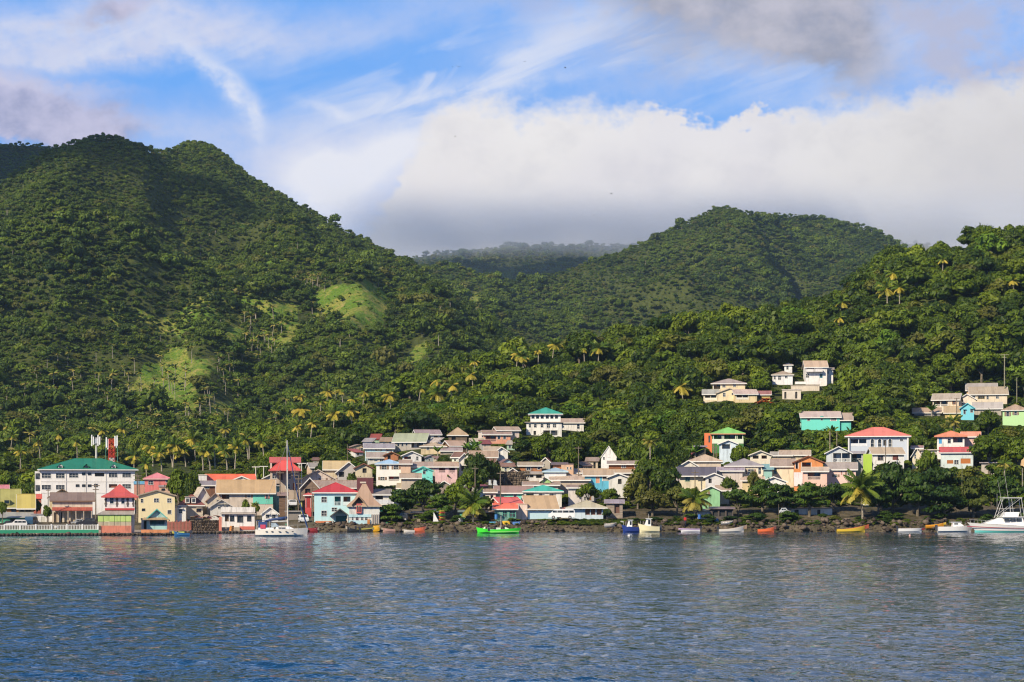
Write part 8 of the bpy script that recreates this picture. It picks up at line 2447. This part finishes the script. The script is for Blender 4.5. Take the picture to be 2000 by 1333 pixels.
# ------------------------------------------------------------------ people
def person(label, cx, bot, Y, shirt, trousers=(.03, .04, .08), skin=(.10, .05, .03), sit=False, rz=0.0, z=None):
    hip = .48 if sit else .92
    kn = [(.10, -.42, .46), (.11, -.44, .05), (.11, -.56, .03)] if sit else [(.12, -.03, .48), (.14, .03, .06), (.14, -.12, .03)]
    V = [(0, 0, hip), (0, .0, hip + .25), (0, 0, hip + .48), (0, -.01, hip + .60), (0, -.02, hip + .74)]
    E = [(0, 1), (1, 2), (2, 3), (3, 4)]; Rr = [.15, .145, .16, .06, .105]
    for sg in (-1, 1):
        b = len(V); V += [(sg * .19, 0, hip + .50), (sg * .26, -.02, hip + .22), (sg * .24, -.16, hip + .02), (sg * .23, -.22, hip - .03)]; E += [(2, b), (b, b + 1), (b + 1, b + 2), (b + 2, b + 3)]; Rr += [.07, .05, .04, .045]
        b = len(V); V += [(sg * .10, 0, hip - .04)] + [(sg * q[0], q[1], q[2]) for q in kn]; E += [(0, b), (b, b + 1), (b + 1, b + 2), (b + 2, b + 3)]; Rr += [.10, .075, .05, .05]
    me = bpy.data.meshes.new('person'); me.from_pydata(V, E, []); me.update()
    o = link('person', me, None, ((cx - 1000) * Y / F, Y, zrow(bot, Y) if z is None else z), rz)
    md = o.modifiers.new('skin', 'SKIN')
    for i, q in enumerate(Rr): me.skin_vertices[0].data[i].radius = (q, q * .8)
    me.skin_vertices[0].data[0].use_root = True
    o.modifiers.new('smooth', 'SUBSURF').levels = 1; o.modifiers['smooth'].render_levels = 1
    m, nt, out = newmat('clothes_and_skin')
    tc = nt.nodes.new('ShaderNodeTexCoord'); sep = nt.nodes.new('ShaderNodeSeparateXYZ'); nt.links.new(tc.outputs['Object'], sep.inputs[0])
    Z = N(nt, sep.outputs[2]); X = N(nt, sep.outputs[0]).abs()
    c = mixc(nt, Z.ss(hip + .0, hip + .03), trousers, shirt)
    c = mixc(nt, Z.ss(hip + .56, hip + .57), c, skin)
    c = mixc(nt, Z.ss(hip + .82, hip + .84), c, (.01, .01, .01))
    c = mixc(nt, X.ss(.235, .25) * Z.ss(hip + .25, hip + .2), c, skin)
    principled(nt, out, c, .8); me.materials.append(m)
    tag(o, label, 'person')


person('person in a red shirt standing on the rocks behind the lilac pirogue', 1338, 1026, 403.8, (.55, .03, .03))
person('person in dark clothes sitting on the orange plinth of the light blue house', 650, 1028, 407.6, (.05, .05, .05), sit=True)
person('person in a pale shirt by the doorway of the light blue house', 679, 1028, 407.4, (.5, .4, .32), rz=.5)
person('person in a dark shirt standing on top of the stone ruin', 1063, 947, 432.5, (.03, .03, .04))
person('person walking on the promenade in front of the red awning shop', 136, 1033, 405.5, (.12, .05, .05), rz=1.2)

# ------------------------------------------------------------------ birds
for i, (a, b, w, tl) in enumerate(((895, 131, 11, .15), (1025, 121, 7, -.3), (1104, 133, 9, .1), (889, 267, 6, .3), (1194, 379, 8, -.1), (1160, 421, 5, .6), (927, 502, 6, -.4), (541, 462, 5, .5), (884, 131, 4, 0))):
    Y = 320.0 if b > 200 else 300.0; s = Y / F; S_ = w * s
    bk = plain((.02, .018, .015)); m = MB(); z0 = S_ * (.10 if i % 2 else .16)
    for sg in (-1, 1):
        P = [(0, -.10 * S_, 0), (sg * .22 * S_, -.06 * S_, z0), (sg * .5 * S_, .04 * S_, z0 * .5), (sg * .22 * S_, .10 * S_, z0), (0, .10 * S_, 0)]
        i0 = len(m.V); m.V += P + [(x, y, z - .02 * S_) for x, y, z in P]; k = m.mat(bk)
        for f in ((0, 1, 3, 4), (1, 2, 3), (9, 8, 6, 5), (8, 7, 6), (0, 5, 6, 1), (1, 6, 7, 2), (2, 7, 8, 3), (3, 8, 9, 4)): m.F.append(tuple(i0 + j for j in f)); m.M.append(k)
    m.path([(0, -.22 * S_, 0), (0, -.1 * S_, 0), (0, .08 * S_, 0), (0, .28 * S_, .0)], [.01 * S_, .05 * S_, .04 * S_, .015 * S_], bk, 6)
    o = m.build('bird', None, ((a - 1000) * s, Y, zrow(b, Y))); o.rotation_euler = (.2, tl, .6 * i)
    tag(o, ('large dark seabird soaring highest on the left', 'small dark bird in the middle of the blue gap', 'seabird gliding right of the blue gap', 'bird alone against the edge of the cloud bank', 'seabird gliding low over the cloud above the valley',
            'tiny bird close to the peak of the right mountain', 'dark bird against the dark cloud base in the valley gap', 'tiny bird over the left mountain ridge', 'tiny bird beside the large soaring seabird')[i], 'bird', 'seabirds in the sky')


# ------------------------------------------------------------------ rocks along the shore
def boulder_mesh(i):
    rs = np.random.RandomState(70 + i)
    V, Fq = core(rs, [(0, 0, 0)], [(1, .9, .75)], 1.0)
    q = np.sign(V) * np.abs(V) ** rs.uniform(.7, .95)
    q = q + rs.normal(size=V.shape) * .16
    for _ in range(5):
        d = rs.normal(size=3); d /= np.linalg.norm(d); h = q @ d; q = q - np.outer(np.maximum(h - .55, 0), d)
    # pull rims at the poles together
    return mesh_np('boulder', q, Fq, [stone_mat()])


ROCK = [boulder_mesh(i) for i in range(9)]


QE = [(-120, 352), (333, 354), (346, 382), (505, 383), (600, 400), (620, 402)]


def quay_edge(px):
    return np.interp(px, [q[0] for q in QE], [q[1] for q in QE])


def rocks():
    rs = np.random.RandomState(99)
    px = np.concatenate([rs.uniform(608, 1900, 1500), rs.uniform(-60, 608, 60), rs.uniform(1900, 2060, 60)])
    Y = rs.uniform(400.3, 406.5, len(px))
    left = px < 612
    Y = np.where(left, quay_edge(px) - rs.uniform(.1, .8, len(px)), Y)
    z = np.where(left, rs.uniform(-.2, .15, len(px)), terr(px, Y) + 0.05)
    dens = np.where((px > 740) | left, 1.0, .8) * np.where((px > 1120) & (px < 1210) & (Y > 403), .25, 1)
    k = rs.uniform(size=len(px)) < dens
    px, Y, z = px[k], Y[k], z[k]
    r = rs.lognormal(-.85, .42, len(px)); r = np.clip(r * .85, .2, .75)
    hump = np.where((px > 1000) & (Y > 402.5), .5, 0) + np.where((px > 1480) & (Y > 402.5), .5, 0)
    order = np.argsort(-r); near = order[:280]; rest = order[280:]
    x = (px - 1000) / F * Y
    for i in near:
        o = link('boulder', ROCK[i % 9], None, (x[i], Y[i], z[i] + r[i] * .15 + rs.uniform(0, 1) * hump[i]), rs.uniform(0, 6.28)); o.scale = (r[i], r[i], r[i] * rs.uniform(.7, 1.1)); o.rotation_euler[0] = rs.uniform(-.3, .3)
        tag(o, 'brown-grey boulder in the rock bank along the waterline', 'boulder', 'boulders of the rock bank')
    # smaller stones
    n0 = 5200
    p2 = np.concatenate([rs.uniform(-60, 2080, n0 - 900), rs.uniform(2080, 2750, 900)]); Y2 = rs.uniform(400.6, 408.5, n0); l2 = p2 < 612
    Y2 = np.where(l2, quay_edge(p2) - rs.uniform(.05, .5, n0), Y2)
    z2 = np.where(l2, rs.uniform(-.25, .3, n0), terr(p2, Y2)); s2 = rs.uniform(.12, .38, n0)
    instancer('shore_stones', np.stack([(p2 - 1000) / F * Y2, Y2, z2 + .05], 1), np.stack([s2 * 1.2, s2, s2 * .8], 1), rs.uniform(0, 6.28, n0), ROCK, 'small brown stones and rubble between the boulders of the shore', 'stones', rs.randint(0, 9, n0))
    # grass and weeds on the bank
    n1 = 1500
    p3 = np.concatenate([rs.uniform(1090, 1240, 700), rs.uniform(1290, 1500, 300), rs.uniform(760, 2050, 500)]); Y3 = rs.uniform(404.5, 410, n1)
    z3 = terr(p3, Y3); s3 = rs.uniform(.25, .7, n1)
    instancer('bank_weeds', np.stack([(p3 - 1000) / F * Y3, Y3, z3 - .05], 1), np.stack([s3, s3, s3 * .55], 1), rs.uniform(0, 6.28, n1), MID, 'green weeds and low bushes on top of the rock bank', 'weeds', rs.randint(0, 6, n1))


rocks()


def shore_bushes():
    rs = np.random.RandomState(12)
    for i in range(46):
        px = rs.uniform(1235, 2010) if i > 9 else rs.uniform(750, 1010); Y = rs.uniform(405.5, 411)
        x = (px - 1000) / F * Y; r = rs.uniform(.8, 2.0)
        plant_tree(SEA, x, Y, gz(x, Y) - .2, r, rs.uniform(.55, .85), 'low green bush spilling over the rocks beneath the shore trees', 'bushes along the rocky shore', 'shore_bush', i, 'bush')


shore_bushes()
# the stone quay on the left: a flat apron with a rough stone face
def quay():
    V, Fq = [], []
    pts = [((a - 1000) / F * y, y) for a, y in QE]
    back = [((a - 1000) / F * 406.5, 406.5) for a, y in QE]
    n = len(QE)
    for z in (0.43, -2.2):
        V += [(x, y, z) for x, y in pts] + [(x, y, z) for x, y in back]
    for i in range(n - 1): Fq.append((i, i + 1, n + i + 1, n + i)); Fq.append((i, 2 * n + i, 2 * n + i + 1, i + 1))
    Fq.append((0, n, 3 * n, 2 * n)); Fq.append((n - 1, 3 * n - 1, 4 * n - 1, 2 * n - 1))
    o = link('quay', mesh_np('quay', np.array(V), np.array(Fq), [paint((.30, .235, .18), .9, .7)]))
    tag(o, 'flat concrete quay apron running from the left edge to the sailing yacht', 'quay')


quay()
stone_wall('rough stone footing under the green promenade wall and the pagoda house', -60, 333, 1042, 1047.5, 351.6, 6.5, 'quay wall', 'quay_wall', 3)
stone_wall('rough stone quay face below the stone wall and the white flat house', 346, 505, 1037.5, 1043, 381.6, 6.5, 'quay wall', 'quay_wall', 4)


# fishing clutter on the shore
for i, (px, Y) in enumerate(((640, 408), (690, 405.2), (720, 406), (756, 407), (818, 408), (900, 407), (915, 406.5), (962, 408), (1003, 407), (1140, 407), (1215, 406), (1400, 407), (1445, 407), (1560, 409), (1655, 407), (110, 404), (205, 357.5), (452, 387), (560, 405))):
    x = (px - 1000) / F * Y; c = ((.5, .5, .48), (.04, .15, .4), (.5, .2, .05), (.08, .3, .15), (.3, .24, .16))[i % 5]
    m = MB(); k = 1 + i % 3
    for j in range(k): m.box(-.35 + .06 * j, .35 + .06 * j, -.25, .25, .33 * j, .33 * j + .30, plain(c))
    o = m.build('crate_stack', None, (x, Y, max(gz(x, Y), .43) - .02), i * .8)
    tag(o, '%s fish crates stacked on the shore' % ('pale grey', 'blue', 'rusty orange', 'green', 'brown')[i % 5], 'crates', 'fish crates along the shore')
